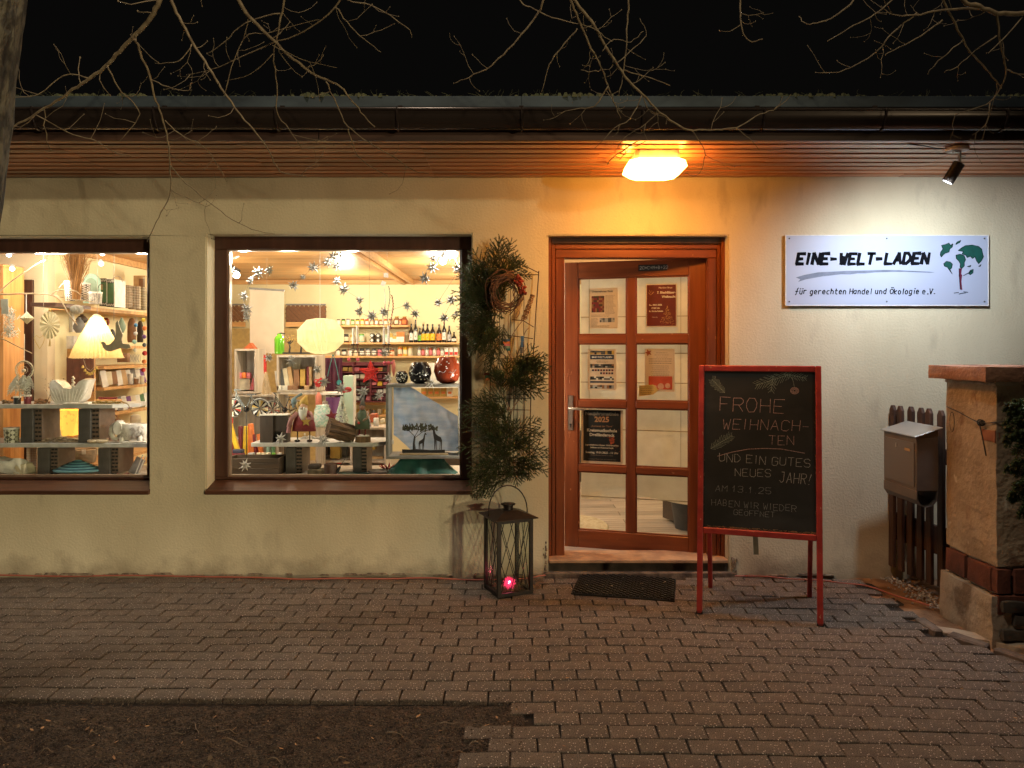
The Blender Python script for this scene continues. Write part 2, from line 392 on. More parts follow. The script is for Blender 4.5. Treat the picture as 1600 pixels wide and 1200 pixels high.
for i in range(36):
    x = rnd.choice([rnd.uniform(-2.8, -2.2), rnd.uniform(-2.8, -.1), rnd.uniform(-2.8, -.1)]); y = rnd.uniform(-2.1, -1.86)-abs(rnd.gauss(0, .3)); a = rnd.uniform(-.6, .6); p = []
    L = rnd.uniform(.03, .16)
    for k in range(5):
        a += rnd.uniform(-.35, .35); x += math.cos(a)*L/4; y += math.sin(a)*L/4
        p.append((x, y, max(soil_z(x, y), -.05)+.008+.008*math.sin(k*1.3)))
    roots.tube(p, [.0022, .002, .0018, .0015, .001], 4)
tag(roots.build('roots_and_straws', plain('root', (.20, .14, .09))), kind='stuff')
spill = MB()
for i in range(900):
    x = rnd.uniform(-2.7, -.02); y = -1.80+abs(rnd.gauss(0, .035))-.02; s = rnd.uniform(.0015, .005)
    spill.box((x, y, undul(x, y)+s*.3), (s*1.4, s, s*.7), rz=rnd.uniform(0, 3), taper=.6)
for i in range(500):
    y = rnd.uniform(-2.9, -1.8); x = -.06+rnd.gauss(0, .05); s = rnd.uniform(.0015, .006); spill.box((x, y, undul(x, y)+s*.3), (s*1.4, s, s*.7), rz=rnd.uniform(0, 3), taper=.6)
tag(spill.build('spilled_soil', bpy.data.materials['soil_crumbs']), kind='stuff')
# sandy corner between fence, pillar and paving
sand = MB()
sheet(sand, frange(2.16, 3.4, .03), frange(-.96, .05, .03), lambda x, y: -.022+.02*noise.noise(Vector((x*5, y*5, 0)))+.006*noise.noise(Vector((x*30, y*30, 0))))
sheet(sand, frange(2.2, 3.8, .04), frange(-3.0, -.96, .04), lambda x, y: -.034+.012*noise.noise(Vector((x*7, y*7, 0)))+.006*noise.noise(Vector((x*30, y*30, 0))))
tag(sand.build('sand_patch', sand_m, smooth=True), kind='structure')
peb = MB()
for i in range(260):
    x = rnd.gauss(2.46, .05); y = rnd.uniform(-.62, -.02); s = rnd.uniform(.004, .010)
    if x > 2.2: peb.ball((x, y, -.006+s*.3), s, 6, 4, .6)
tag(peb.build('pebbles', mat('pebble', (.42, .42, .40), .8, (.2, .2, .2), (40, 40, 40), rand=.4), smooth=True), kind='stuff')
# edging stones of the paving beside the pillar
for i in range(9):
    y = -.30-i*.205; x = 2.20 if y > -.96 else 2.20+(-.96-y)*.55
    if i < 3: continue
    m_ = MB(); m_.box((0, 0, 0), (.055, .195, .09)); m_.v = [(a+rnd.uniform(-.004, .004), b+rnd.uniform(-.004, .004), c+rnd.uniform(-.004, .004)) for a, b, c in m_.v]
    o = m_.build('edging_stone', mat('edging_stone', (.20, .15, .12), .9, (.11, .085, .07), (14, 14, 14), bump=.6, bscale=(90, 90, 90), rand=.2), pavement, bevel=.008)
    o.location = (x+.018, y, -.030+rnd.uniform(-.004, .006)); o.rotation_euler = (0, rnd.uniform(-.05, .05), (0 if y > -.96 else math.atan(.55))+rnd.uniform(-.04, .04))

# ================================================================== SHOP BUILDING
shop = thing('shop_building', 'single-storey cream plastered shop with brown wooden eave and two lit display windows', 'shop building', (0, 0, 0))
FT = .24
W1 = (-4.6, -2.363, PZ(767, 5), PZ(369, 5)); W2 = (-1.9875, -.2625, PZ(767, 5), PZ(365, 5)); DR = (.2375, 1.4083, -.05, PZ(368, 5))
holes = [W1, W2, DR]
def wall_mesh(x0, x1, z0, z1, y0, y1, holes, step=.25):
    xs = sorted(set([x0, x1]+[h[0] for h in holes]+[h[1] for h in holes])); zs = sorted(set([z0, z1]+[h[2] for h in holes]+[h[3] for h in holes]))
    mb = MB()
    def solid(i, j):
        if i < 0 or j < 0 or i >= len(xs)-1 or j >= len(zs)-1: return False
        cx, cz = (xs[i]+xs[i+1])/2, (zs[j]+zs[j+1])/2
        return not any(h[0] < cx < h[1] and h[2] < cz < h[3] for h in holes)
    for i in range(len(xs)-1):
        for j in range(len(zs)-1):
            if not solid(i, j): continue
            a, b, c, d = xs[i], xs[i+1], zs[j], zs[j+1]
            mb.add([(a, y0, c), (b, y0, c), (b, y0, d), (a, y0, d)], [(0, 1, 2, 3)])
            mb.add([(a, y1, c), (b, y1, c), (b, y1, d), (a, y1, d)], [(3, 2, 1, 0)])
            for (ii, jj, q) in ((i-1, j, [(a, y0, c), (a, y0, d), (a, y1, d), (a, y1, c)]), (i+1, j, [(b, y0, c), (b, y1, c), (b, y1, d), (b, y0, d)]), (i, j-1, [(a, y0, c), (a, y1, c), (b, y1, c), (b, y0, c)]), (i, j+1, [(a, y0, d), (b, y0, d), (b, y1, d), (a, y1, d)])):
                if not solid(ii, jj): mb.add(q, [(0, 1, 2, 3)])
    return mb
wm = wall_mesh(-7.5, 6.5, -.10, 2.66, 0, FT, holes)
# merge and round the corners a little, so the render has no razor edges
me = wm.build('wall', plaster, shop)
bm = bmesh.new(); bm.from_mesh(me.data); bmesh.ops.remove_doubles(bm, verts=bm.verts, dist=1e-4)
bmesh.ops.bevel(bm, geom=[e for e in bm.edges if len(e.link_faces) == 2 and e.calc_face_angle(0) > .6], offset=.007, segments=2, affect='EDGES')
bmesh.ops.recalc_face_normals(bm, faces=bm.faces); bm.to_mesh(me.data); bm.free()
# ragged lower edge of the render coat and gap joint
rg = MB(); x = -4
while x < 2.3:
    L = rnd.uniform(.04, .17)
    if not (.2 < x < 1.45) and rnd.random() < .75: 
        h = rnd.uniform(.004, .017); rg.box((x, -.004, .006+h/2), (L, .012+rnd.uniform(0, .01), h), taper=.7)
    x += L*rnd.uniform(.7, 1.6)
for k in range(26):
    x = 1.43+abs(rnd.gauss(0, .02)); z = rnd.uniform(0, .13); s = rnd.uniform(.006, .02); rg.box((x, -.004, z), (s, .012, s*1.2), rz=rnd.uniform(0, 1), taper=.6)
for k in range(22):
    x = .225-abs(rnd.gauss(0, .012)); z = abs(rnd.gauss(0, .12)); s = rnd.uniform(.004, .013); rg.box((x, -.003, z), (s, .008, s*1.6), rz=rnd.uniform(0, 1), taper=.6)
tag(rg.build('crumbled_render', mat('crumbled_render', (.32, .26, .19), 1, (.12, .09, .07), (40, 40, 40), bump=.8, bscale=(100, 100, 100)), shop), kind='stuff')

# windows: fixed frame, pane and sloping wooden sill
def window(W, name_label, fw, right_w):
    x0, x1, z0, z1 = W; y = .135
    fr = thing_part('window', shop)
    def member(nm, a, b, c, d, ya=y, yb=y+.07, m=frame_brown, bev=.004): return MB().bb(a, b, ya, yb, c, d).build(nm, m, fr, bevel=bev)
    zb = z0+.045
    member('frame_member', x0-.02, x1+.02, z1-.085, z1+.02)
    member('frame_member', x0-.02, x1+.02, zb+.005, PZ(745, 5.14))
    member('frame_member', x0-.02, x0+fw, PZ(745, 5.14), z1-.085)
    member('frame_member', x1-right_w, x1+.02, PZ(745, 5.14), z1-.085)
    # slim inner glazing bead, catching light
    b_ = MB(); ix0, ix1, iz0, iz1 = x0+fw, x1-right_w, PZ(745, 5.14), z1-.085
    for a in ((ix0, ix1, iz0, iz0+.010), (ix0, ix1, iz1-.008, iz1), (ix0, ix0+.009, iz0+.010, iz1-.008), (ix1-.009, ix1, iz0+.010, iz1-.008)): b_.bb(a[0], a[1], y+.012, y+.06, a[2], a[3])
    b_.build('glazing_bead', mat('glazing_bead', (.30, .22, .17), .3, (.2, .14, .1), (10, 10, 10)), fr)
    MB().bb(ix0+.004, ix1-.004, y+.034, y+.040, iz0+.004, iz1-.004).build('pane', glass, fr)
    # sill: a sloping board that runs past the reveal
    s_ = MB(); s_.prism([(-.016, z0+.004), (.17, z0+.055), (.17, z0-.01), (-.016, z0-.022)], 0, 1)
    s_.v = [(x0-.006+(x1-x0+.012)*v[1], v[0]-.004, v[2]) for v in s_.v]
    s_.build('window_sill', sill_wood, fr, bevel=.003)
    return fr
def thing_part(name, parent, loc=(0, 0, 0), rz=0):
    o = bpy.data.objects.new(name, None); col.objects.link(o); o.parent = parent; o.location = loc; o.rotation_euler.z = rz; o.empty_display_size = .05
    return o
window(W1, '', .085, .075); window(W2, '', .085, .080)

# eave: soffit boards, fascia, gutter with brackets, roof edge
EY = -.93
n_b = 9
for i in range(n_b):
    a = EY+.012+(abs(EY)-.012)*i/n_b; b = EY+.012+(abs(EY)-.012)*(i+1)/n_b-.033
    m_ = MB(); xs = frange(-7.5, 6.5, 1.0)
    for q in range(len(xs)-1):
        z = 2.590+.0015*math.sin(q*2.1+i); m_.bb(xs[q], xs[q+1]-.0004, a, b, z, z+.018)
    m_.build('soffit_board', soffit_wood, shop)
MB().bb(-7.5, 6.5, EY+.03, -.002, 2.640, 2.65).build('soffit_backing', plain('soffit_shadow_board', (.02, .014, .01)), shop)  # near-black sheet stands for the shade in the gaps between boards
for x0, x1 in ((-7.5, -4.4), (-4.4, -1.02), (-1.018, 2.6), (2.602, 6.5)):
    MB().bb(x0, x1-.003, EY-.022, EY+.002, 2.578, 2.70).build('fascia_board', fascia_wood, shop, bevel=.002)
MB().bb(-7.5, 6.5, EY+.006, .24, 2.70, 2.80).build('roof', moss, shop)
# gutter: half-round channel open to the top, beaded front lip
GR = .062; gy = EY-.024-GR-.004; gz = 2.709; GV = .090
gp = [(gy+GR*math.cos(a), gz+GV*math.sin(a)) for a in [math.pi+math.pi*i/12 for i in range(13)]]
gi = [(gy+(GR-.004)*math.cos(a), gz+(GV-.004)*math.sin(a)) for a in [2*math.pi-math.pi*i/12 for i in range(13)]]
gm = MB(); xs = frange(-7.5, 6.5, 1.0); poly = gp+gi; n = len(poly)
gm.add([(x, p[0], p[1]-.0035*(x+7)*.25) for x in xs for p in poly], [(i*n+j, i*n+(j+1) % n, (i+1)*n+(j+1) % n, (i+1)*n+j) for i in range(len(xs)-1) for j in range(n)])
gut = gm.build('gutter', gutter_metal, shop, smooth=50)
MB().tube([(x, gy-GR, gz-.0035*(x+7)*.25) for x in xs], .0085, 8).build('gutter_lip', gutter_metal, gut, smooth=True)
for px in (-140, 50, 240, 430, 620, 815, 1005, 1195, 1385, 1575, 1765):
    x = PX(px, 3.92); m_ = MB(); dz = -.0035*(x+7)*.25
    m_.tube([(x, gy+(GR+.004)*math.cos(a), gz+dz+(GV+.004)*math.sin(a)) for a in [math.pi*.97+math.pi*1.03*i/10 for i in range(11)]], .006, 5)
    m_.bb(x-.012, x+.012, EY-.030, EY-.022, gz-.06, gz+.05)
    m_.build('gutter_bracket', gutter_metal, gut)
# zinc roof edge strips with lapped joints
xz = [-7.5, -3.25, -1.72, .05, 1.42, 2.9, 6.5]
for i in range(len(xz)-1):
    MB().bb(xz[i], xz[i+1]+.0, EY-.010-.002*(i % 2), EY+.004-.002*(i % 2), 2.757, PZ(150, 4.06)).build('roof_edge_strip', zinc, shop, bevel=.002)
mo = MB()
for i in range(1100):
    x = rnd.uniform(-4.0, 3.6); s = rnd.uniform(.006, .02)*(1.5 if math.sin(x*5) > .3 else .7)
    mo.box((x, EY+rnd.uniform(0, .05), 2.815+s*.25), (s*1.5, s, s), rz=rnd.uniform(0, 3), taper=.4)
for i in range(160):
    x = rnd.uniform(-4, 3.6); z = 2.82; p = [(x, EY+.02, z)]; a = rnd.uniform(.2, 2.9)
    for k in range(3): a += rnd.uniform(-.4, .4); p.append((p[-1][0]+math.cos(a)*.025, EY+.02, p[-1][2]+abs(math.sin(a))*.014))
    mo.tube(p, [.0012, .001, .0008, .0005], 3)
tag(mo.build('roof_moss', moss, shop), kind='stuff')

# ------------------------------------------------------------------ entrance door
ed = thing_part('entrance_door', shop)
x0, x1, z1 = DR[0], DR[1], DR[3]
yf = .09
def dpart(nm, a, b, c, d, ya, yb, m=door_wood, bev=.004, par=ed): return MB().bb(a, b, ya, yb, c, d).build(nm, m, par, bevel=bev)
jl = PX(882, 5.1); jr = PX(1106, 5.1); zt = PZ(403, 5.1)
zs_ = PZ(880, 5.07)
for nm, a, b, c, d, ya, yb, m in (('door_frame', x0-.01, x0+.022, zs_, z1+.01, yf-.012, yf+.11, door_wood), ('door_frame', x0+.024, x0+.048, zs_, z1-.045, yf, yf+.11, door_wood), ('door_frame', x0+.050, jl, zs_, zt-.001, yf+.008, yf+.11, door_wood),
      ('door_frame', x1-.022, x1+.01, zs_, z1+.01, yf-.012, yf+.11, door_wood), ('door_frame', x1-.048, x1-.024, zs_, z1-.045, yf, yf+.11, door_wood), ('door_frame', jr, x1-.050, zs_, zt-.001, yf+.008, yf+.11, door_wood),
      ('door_frame', x0+.022, x1-.022, z1-.043, z1+.01, yf-.012, yf+.11, frame_brown), ('door_frame', x0+.048, x1-.048, z1-.076, z1-.045, yf, yf+.11, door_wood_h), ('door_frame', x0+.050, x1-.050, zt, z1-.078, yf+.008, yf+.11, door_wood_h)):
    dpart(nm, a, b, c, d, ya, yb, m)
# threshold and step
dpart('threshold', x0+.004, x1-.004, PZ(880, 5.0)+.002, PZ(871, 5.05), -.012, .235, mat('threshold_stone', (.50, .30, .17), .8, (.34, .2, .12), (12, 12, 12), bump=.4, bscale=(60, 60, 60)))
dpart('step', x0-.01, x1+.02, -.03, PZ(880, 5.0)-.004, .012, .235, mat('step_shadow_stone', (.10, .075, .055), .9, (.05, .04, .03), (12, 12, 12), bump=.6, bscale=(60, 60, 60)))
dpart('step', x0-.025, x1+.035, -.03, .028, -.03, .010, mat('step_edge_stone', (.22, .16, .12), .95, (.08, .06, .05), (16, 16, 16), bump=.8, bscale=(70, 70, 70)))
# the leaf: its own frame of reference, hinged at its right edge and ajar
LW = .97; dvec = Vector((.929, -.28)); ang = math.atan2(dvec.y, dvec.x)
LH0, LH1 = .066, 2.088
leaf = thing_part('door_leaf', shop, (.371, .43, 0), ang)
def lp(nm, a, b, c, d, ya=0, yb=.055, m=door_wood, bev=.004): return MB().bb(a, b, ya, yb, c, d).build(nm, m, leaf, bevel=bev)
cA, cB, cC, cD = .097, .438, .500, .857
rows = [(1.577, 1.975), (1.120, 1.515), (.666, 1.068), (.206, .617)]
lp('stile', 0, cA, LH0, LH1); lp('stile', cD, LW, LH0, LH1); lp('muntin', cB, cC, rows[3][0], rows[0][1], .003, .052)
lp('rail', cA, cD, rows[0][1], LH1, .001, .054, door_wood_h); lp('rail', cA, cD, LH0, rows[3][0], .001, .054, door_wood_h)
for a, b in ((rows[1][1], rows[0][0]), (rows[2][1], rows[1][0]), (rows[3][1], rows[2][0])):
    lp('rail', cA, cB, a, b, .002, .053, door_wood_h); lp('rail', cC, cD, a, b, .002, .053, door_wood_h)
for a, b in rows:
    for p, q in ((cA, cB), (cC, cD)):
        lp('pane', p-.004, q+.004, a-.004, b+.004, .030, .035, glass, 0)
        m_ = MB(); t = .008
        for e in ((p, q, a, a+t), (p, q, b-t, b), (p, p+t, a+t, b-t), (q-t, q, a+t, b-t)): m_.bb(e[0], e[1], .012, .030, e[2], e[3])
        m_.build('glazing_bead', door_wood_h, leaf)
lp('weather_strip', .0, LW-.02, LH0-.014, LH0-.001, .01, .05, C['grey'], 0)
# handle
metal = mat('satin_steel', (.55, .50, .44), .3, metal=.9, c2=(.45, .41, .36), scale=(30, 30, 30))
hd = thing_part('handle', leaf, (.0, 0, 0))
MB().bb(.026, .066, -.009, .001, .905, 1.150).build('handle_plate', metal, hd, bevel=.006, seg=2)
h_ = MB(); h_.tube([(.046, -.006, 1.062), (.046, -.048, 1.062), (.058, -.055, 1.062), (.155, -.055, 1.060)], [.011, .010, .0105, .009], 10)
h_.build('lever', metal, hd, smooth=40)
k_ = MB(); k_.lathe([(.008, -.004), (.008, .004)], (0, 0, 0), 10); k_.v = [(.046+v[0], -.0105+v[2]*.3, .945+v[1]) for v in k_.v]; k_.bb(.0425, .0495, -.0125, -.0095, .925, .943); k_.build('keyhole', C['black'], hd)
# scratches above the handle
sr = MB()
for q in range(9): 
    u = rnd.uniform(.02, .05); z = rnd.choice([rnd.uniform(1.19, 1.30), rnd.uniform(.84, .895)]); sr.bar((u, -.0012, z), (u+rnd.uniform(-.006, .006), -.0012, z+rnd.uniform(.02, .05)), .0022, .0015)
sr.build('scratch_marks', plain('bare_wood_scratch', (.45, .19, .09)), leaf)
def leafworld(u, y, z): 
    return leaf.matrix_basis @ Vector((u, y, z)) if False else Matrix.Translation((.371, .43, 0)) @ Matrix.Rotation(ang, 4, 'Z') @ Vector((u, y, z))
# cream cloth blind hung behind the panes
cloth_m = mat('cream_cloth', (.80, .76, .66), .95, (.70, .66, .56), (9, 9, 9), bump=.4, bscale=(7, 7, 7), trans=.45, dist=.03)
bl = thing('door_blind', 'cream cloth blind hanging inside the entrance door behind its panes', 'blind', leafworld(0, .075, 0), ang)
cm = MB(); us = frange(.105, .88, .02); zs = frange(.43, 2.02, .02); n = len(zs)
cm.add([(u, .010*noise.noise(Vector((u*5, z*4, 0)))+.006*math.sin(z*9+u*13)*noise.noise(Vector((u*2, z*2, 5))), z-.02*(z < .44)*math.sin(u*9)) for u in us for z in zs], [(i*n+j, (i+1)*n+j, (i+1)*n+j+1, i*n+j+1) for i in range(len(us)-1) for j in range(n-1)])
cm.build('cloth', cloth_m, bl, smooth=True)
sm = MB()
for z in (.78+.13, 1.24, 1.445, 1.70, .4325): sm.bb(.105, .88, -.019, -.017, z, z+.006)
for u in (.165, .80): sm.bb(u, u+.003, -.021, -.019, .60, 2.0)
sm.build('seam', plain('seam_tape', (.42, .36, .25)), bl)
# small black plate with the chalked blessing on the top rail
st = thing('blessing_sticker', 'small black strip with chalk letters on the top rail of the door', 'sticker', leafworld(0, -.001, 0), ang)
MB().bb(.52, .715, -.0025, -.0005, 2.012, 2.055).build('strip', C['black'], st)
# ================================================================== WRITING
GL = {'A': '02 28 42|14 34', 'B': '02 08 28 37 36 25 05|25 34 33 22 02', 'C': '47 38 18 07 03 12 32 43', 'D': '02 08 28 46 44 22 02', 'E': '48 08 02 42|05 35', 'F': '48 08 02|05 35',
 'G': '47 38 18 07 03 12 32 43 45 25', 'H': '08 02|48 42|05 45', 'I': '18 12', 'J': '18 38 33 22 12 03', 'K': '08 02|48 05 42', 'L': '08 02 42', 'M': '02 08 25 48 42', 'N': '02 08 42 48',
 'O': '18 38 46 44 32 12 04 06 18', 'P': '02 08 38 47 46 35 05', 'R': '02 08 38 47 46 35 05|25 42', 'S': '47 38 18 07 06 15 35 44 43 32 12 03', 'T': '08 48|28 22', 'U': '08 03 12 32 43 48', 'V': '08 22 48',
 'W': '08 12 26 32 48', 'Z': '08 48 02 42', 'Ö': '17 37 46 44 32 12 04 06 17|19 19|39 39', '1': '06 18 12', '2': '07 18 38 47 46 02 42', '3': '07 18 38 47 46 35 15|35 44 43 32 12 03', '5': '48 08 05 35 44 43 32 12 03',
 '0': '18 38 47 43 32 12 03 07 18', '9': '42 47 38 18 07 06 15 46', '.': '12 12', '-': '05 35', '!': '28 14|12 12', '+': '05 45|27 23', '*': '05 45|27 23|16 34|36 14', ':': '13 13|16 16', ',': '13 01',
 'f': '39 28 12 01|05 35', 'ü': '06 03 12 32 36|36 32|08 08|38 38', 'u': '06 03 12 32 36|36 32', 'r': '06 02|05 16 36', 'g': '36 16 05 03 12 32|36 31 20 00', 'e': '04 34 35 26 16 05 03 12 32',
 'c': '36 16 05 03 12 32', 'h': '08 02|05 16 26 35 32', 't': '18 13 22 32|06 36', 'n': '06 02|05 16 26 35 32', 'a': '36 16 05 03 12 22 33|36 32', 'd': '36 16 05 03 12 32|38 32', 'l': '18 12', 'o': '16 26 35 33 22 12 03 05 16', 'k': '08 02|36 04 32', 'i': '16 12|18 18'}
NARROW = {'I': 2.2, '1': 2.6, 'l': 2.2, 'i': 2.2, '.': 1.9, '!': 2.6, ':': 2, ',': 2}
def strokes(mb, text, x, z, h, pen, y=0, wide=1.0, slant=0, gap=1.5, jit=0, seed=1, thick=.0006, brush=0, arc=0):
    """hand-drawn capitals as thin raised ribbons; h is the cap height; returns the end x"""
    r = random.Random(seed); u = h/6.0; x0 = x
    for ch in text:
        if ch == ' ': x += 3.0*u*wide; continue
        g = GL[ch]; js = r.uniform(-jit, jit)*h
        for st_ in g.split('|'):
            p = []
            for t in st_.split():
                gx, gz = int(t[0]), int(t[1])-2
                X = x+gx*u*wide+slant*gz*u+r.uniform(-jit, jit)*h*.4; Z = z+gz*u+js+r.uniform(-jit, jit)*h*.4+arc*(x-x0)
                p.append(Vector((X, Z)))
            if len(p) == 2 and (p[0]-p[1]).length < h*.12: p = [p[0], p[0]+Vector((pen*.9, 0.1*pen))]
            for i in range(len(p)-1):
                a, b = p[i], p[i+1]; dv = b-a; L = dv.length
                if L < 1e-6: continue
                dv /= L; nn = Vector((-dv.y, dv.x)); w1 = pen*.5*(1+brush*r.uniform(-.1, .7)); w2 = pen*.5*(1-brush*r.uniform(0, .6))
                a2 = a-dv*pen*.3; b2 = b+dv*pen*.3
                q = [a2-nn*w1, b2-nn*w2, b2+nn*w2, a2+nn*w1]
                mb.add([(v.x, y, v.y) for v in q]+[(v.x, y-thick-i*1e-6, v.y) for v in q], [(4, 5, 6, 7), (0, 1, 5, 4), (1, 2, 6, 5), (2, 3, 7, 6), (3, 0, 4, 7)])
        x += (NARROW.get(ch, 4)+gap)*u*wide
    return x
def print_text(body, size, x, z, y, m, parent, name='print', align='LEFT', bold=0, width=None, sx=1, sub=None):
    cu = bpy.data.curves.new('t', 'FONT'); cu.body = body; cu.size = size; cu.align_x = align; cu.offset = bold*size; cu.resolution_u = 2
    o = bpy.data.objects.new('t', cu); col.objects.link(o)
    bpy.context.view_layer.update()
    dg = bpy.context.evaluated_depsgraph_get(); me = bpy.data.meshes.new_from_object(o.evaluated_get(dg))
    bpy.data.objects.remove(o); bpy.data.curves.remove(cu)
    for v in me.vertices: v.co = Vector((x+v.co.x*sx, y, z+v.co.y))
    me.materials.clear(); me.materials.append(m); me.name = name
    ob = bpy.data.objects.new(name, me); col.objects.link(ob)
    if parent: ob.parent = parent
    return ob
chalk = mat('chalk', (.55, .53, .50), 1, (.13, .13, .13), (420, 420, 420), thr=(.40, .62))
chalk_pink = mat('chalk_pink', (.62, .40, .36), 1, (.15, .10, .10), (420, 420, 420), thr=(.40, .62))
chalk_dim = mat('chalk_faint', (.36, .36, .36), 1, (.09, .09, .09), (420, 420, 420), thr=(.40, .62))
chalk_green = mat('chalk_green', (.32, .36, .28), 1, (.10, .11, .09), (420, 420, 420), thr=(.40, .62))
s_ = MB(); strokes(s_, '20*C+M+B+22', .530, 2.024, .020, .0030, -.0026, wide=.95, gap=1.6, jit=.02)
s_.build('lettering', chalk, st)

# posters behind the door panes
paper = mat('paper', (.86, .74, .62), .8, (.80, .68, .56), (8, 8, 8), trans=.5)
def poster(nm, label, cat, u0, u1, za, zb, m, grp=None):
    t = thing(nm, label, cat, leafworld(0, .039, 0), ang, grp)
    MB().bb(u0, u1, -.0012, 0, za, zb).build('sheet', m, t); return t
ink = plain('ink', (.06, .05, .05)); ink_dim = plain('ink_faded', (.22, .18, .15))
def lines(mb, u0, u1, z, n, step, h=.0022, ragged=.3, centre=False):
    for i in range(n):
        L = (u1-u0)*(1-rnd.random()*ragged); x = (u0+(u1-u0-L)/2) if centre else u0; e = x+L
        while x < e:
            wd = rnd.uniform(.006, .02); mb.bb(x, min(e, x+wd), -.0022, -.0012, z-i*step, z-i*step+h); x += wd+.003
def picture(t, u0, u1, za, zb, ms, n, name='picture', cell=6):
    ms_ = [MB() for _ in ms]
    nx = cell; nz = max(2, int(cell*(zb-za)/(u1-u0)))
    for i in range(nx):
        for j in range(nz):
            ms_[rnd.randrange(len(ms))].bb(u0+(u1-u0)*i/nx, u0+(u1-u0)*(i+1)/nx, -.0024, -.0012, za+(zb-za)*j/nz, za+(zb-za)*(j+1)/nz)
    for a, b in zip(ms_, ms):
        if a.v: a.build(name, b, t)
p1 = poster('poster', 'printed page with one dark photograph in the upper left pane of the door', 'poster', .172, .372, 1.622, 1.905, paper)
q = MB(); lines(q, .285, .360, 1.862-.01, 16, .0085); lines(q, .185, .36, 1.715, 2, .009); lines(q, .185, .235, 1.69, 6, .008); lines(q, .185, .36, 1.640, 2, .008); q.build('text_lines', ink_dim, p1)
picture(p1, .187, .277, 1.735, 1.850, [C['darkbrown'], C['brown'], C['maroon']], 6, cell=7); picture(p1, .245, .350, 1.665, 1.695, [C['darkgrey'], C['grey'], C['silver']], 6, cell=9)
print_text('Unternehmen Welt', .0185, .190, 1.876, -.0022, ink, p1, 'headline', bold=.02)
mar = plain('maroon_print', (.15, .018, .018)); white_ink = plain('white_ink', (.85, .80, .72)); gold_ink = plain('gold_ink', (.70, .42, .18))
p2 = poster('poster', 'dark maroon concert poster with a gold sparkling Christmas tree in the upper right door pane', 'poster', .567, .777, 1.628, 1.925, paper)
MB().bb(.574, .770, -.0022, -.0012, 1.636, 1.918).build('print_area', mar, p2)
for tx, sz, u, z, al, b in (('Meridian Brass', .0165, .700, 1.893, 'CENTER', 0), ('7. BlechBläser-', .022, .768, 1.858, 'RIGHT', .03), ('Weihnacht', .022, .768, 1.829, 'RIGHT', .03), ('So., 04.01.2025', .0150, .633, 1.776, 'CENTER', .03), ('17:00 Uhr', .0150, .633, 1.754, 'CENTER', .03), ('Ev. Kirche Schleife', .0135, .636, 1.733, 'CENTER', .03), ('Eintritt frei', .0090, .628, 1.694, 'CENTER', 0)):
    print_text(tx, sz, u, z, -.0024, white_ink, p2, 'lettering', al, b, sx=.95)
tr_ = MB()
for i in range(210):
    t_ = rnd.random(); cx = .712+rnd.uniform(-1, 1)*.052*(1-t_)**1.0*(1 if rnd.random() < .8 else .6); z = 1.648+t_*.125
    s = rnd.uniform(.0012, .003); tr_.box((cx, -.0025, z), (s, .0004, s))
for k in range(4): 
    tr_.tube([(.712+.05*(1-k*.24)*math.cos(a), -.0027, 1.668+k*.027+.012*math.sin(a)+a*.001) for a in [3.3+i*.33 for i in range(9)]], .0009, 4)
tr_.build('sparkling_tree', gold_ink, p2)
sw = MB(); sw.tube([(.590, -.0026, 1.885), (.598, -.0026, 1.862), (.606, -.0026, 1.880), (.612, -.0026, 1.856), (.622, -.0026, 1.872), (.600, -.0026, 1.850), (.585, -.0026, 1.866)], .0012, 4); sw.build('flourish', gold_ink, p2)
p3 = poster('poster', 'poster with stacked blue black photo bands in the second left door pane', 'poster', .160, .362, 1.188, 1.478, paper)
dkb = plain('navy_print', (.02, .03, .07))
MB().bb(.177, .345, -.0022, -.0012, 1.405, 1.437).build('title_band', dkb, p3)
print_text('EINE WELT LADEN', .0175, .261, 1.4145, -.0024, white_ink, p3, 'lettering', 'CENTER', .02, sx=.98)
picture(p3, .177, .345, 1.440, 1.465, [C['darkgrey'], C['gold'], C['tan'], C['black']], 1, cell=11); picture(p3, .177, .345, 1.345, 1.372, [C['darkgrey'], C['brown'], C['silver'], C['black']], 1, cell=11)
picture(p3, .177, .345, 1.262, 1.284, [C['darkgrey'], C['white'], C['black']], 1, cell=12); picture(p3, .177, .345, 1.200, 1.224, [C['darkgrey'], C['silver'], C['black'], C['brown']], 1, cell=10)
MB().bb(.177, .345, -.0022, -.0012, 1.240, 1.252).build('title_band', dkb, p3)
q = MB(); lines(q, .215, .31, 1.391, 2, .009, centre=True); q.build('text_lines', ink_dim, p3)
b1, b2 = MB(), MB()
for r_ in range(2):
    for i in range(8 if r_ == 0 else 5): (b1 if i % 2 else b2).bb(.190+i*.0195+r_*.058, .204+i*.0195+r_*.058, -.0022, -.0012, 1.322-r_*.021, 1.335-r_*.021)
b1.build('logo_row', C['maroon'], p3); b2.build('logo_row', dkb, p3)
p4 = poster('poster', 'pale notice with red star and red bauble picture in the second right door pane', 'poster', .560, .762, 1.185, 1.480, paper)
q = MB(); lines(q, .615, .735, 1.450, 3, .0145, centre=True, ragged=.5); lines(q, .585, .745, 1.408, 3, .015, .0032, centre=True, ragged=.15); lines(q, .590, .74, 1.360, 4, .0135, centre=True, ragged=.4); lines(q, .600, .73, 1.305, 3, .0115, centre=True, ragged=.5); q.build('text_lines', ink_dim, p4)
redp = plain('red_print', (.62, .10, .05)); MB().bb(.585, .745, -.0022, -.0012, 1.200, 1.290).build('picture', redp, p4)
m_ = MB()
for cx, cz, rr in ((.668, 1.221, .022), (.715, 1.226, .018), (.628, 1.215, .014)): m_.prism([(cx+rr*math.cos(a*.5236), cz+rr*math.sin(a*.5236)) for a in range(12)], -.0028, -.0022)
m_.build('bauble_print', plain('peach_print', (.75, .42, .30)), p4)
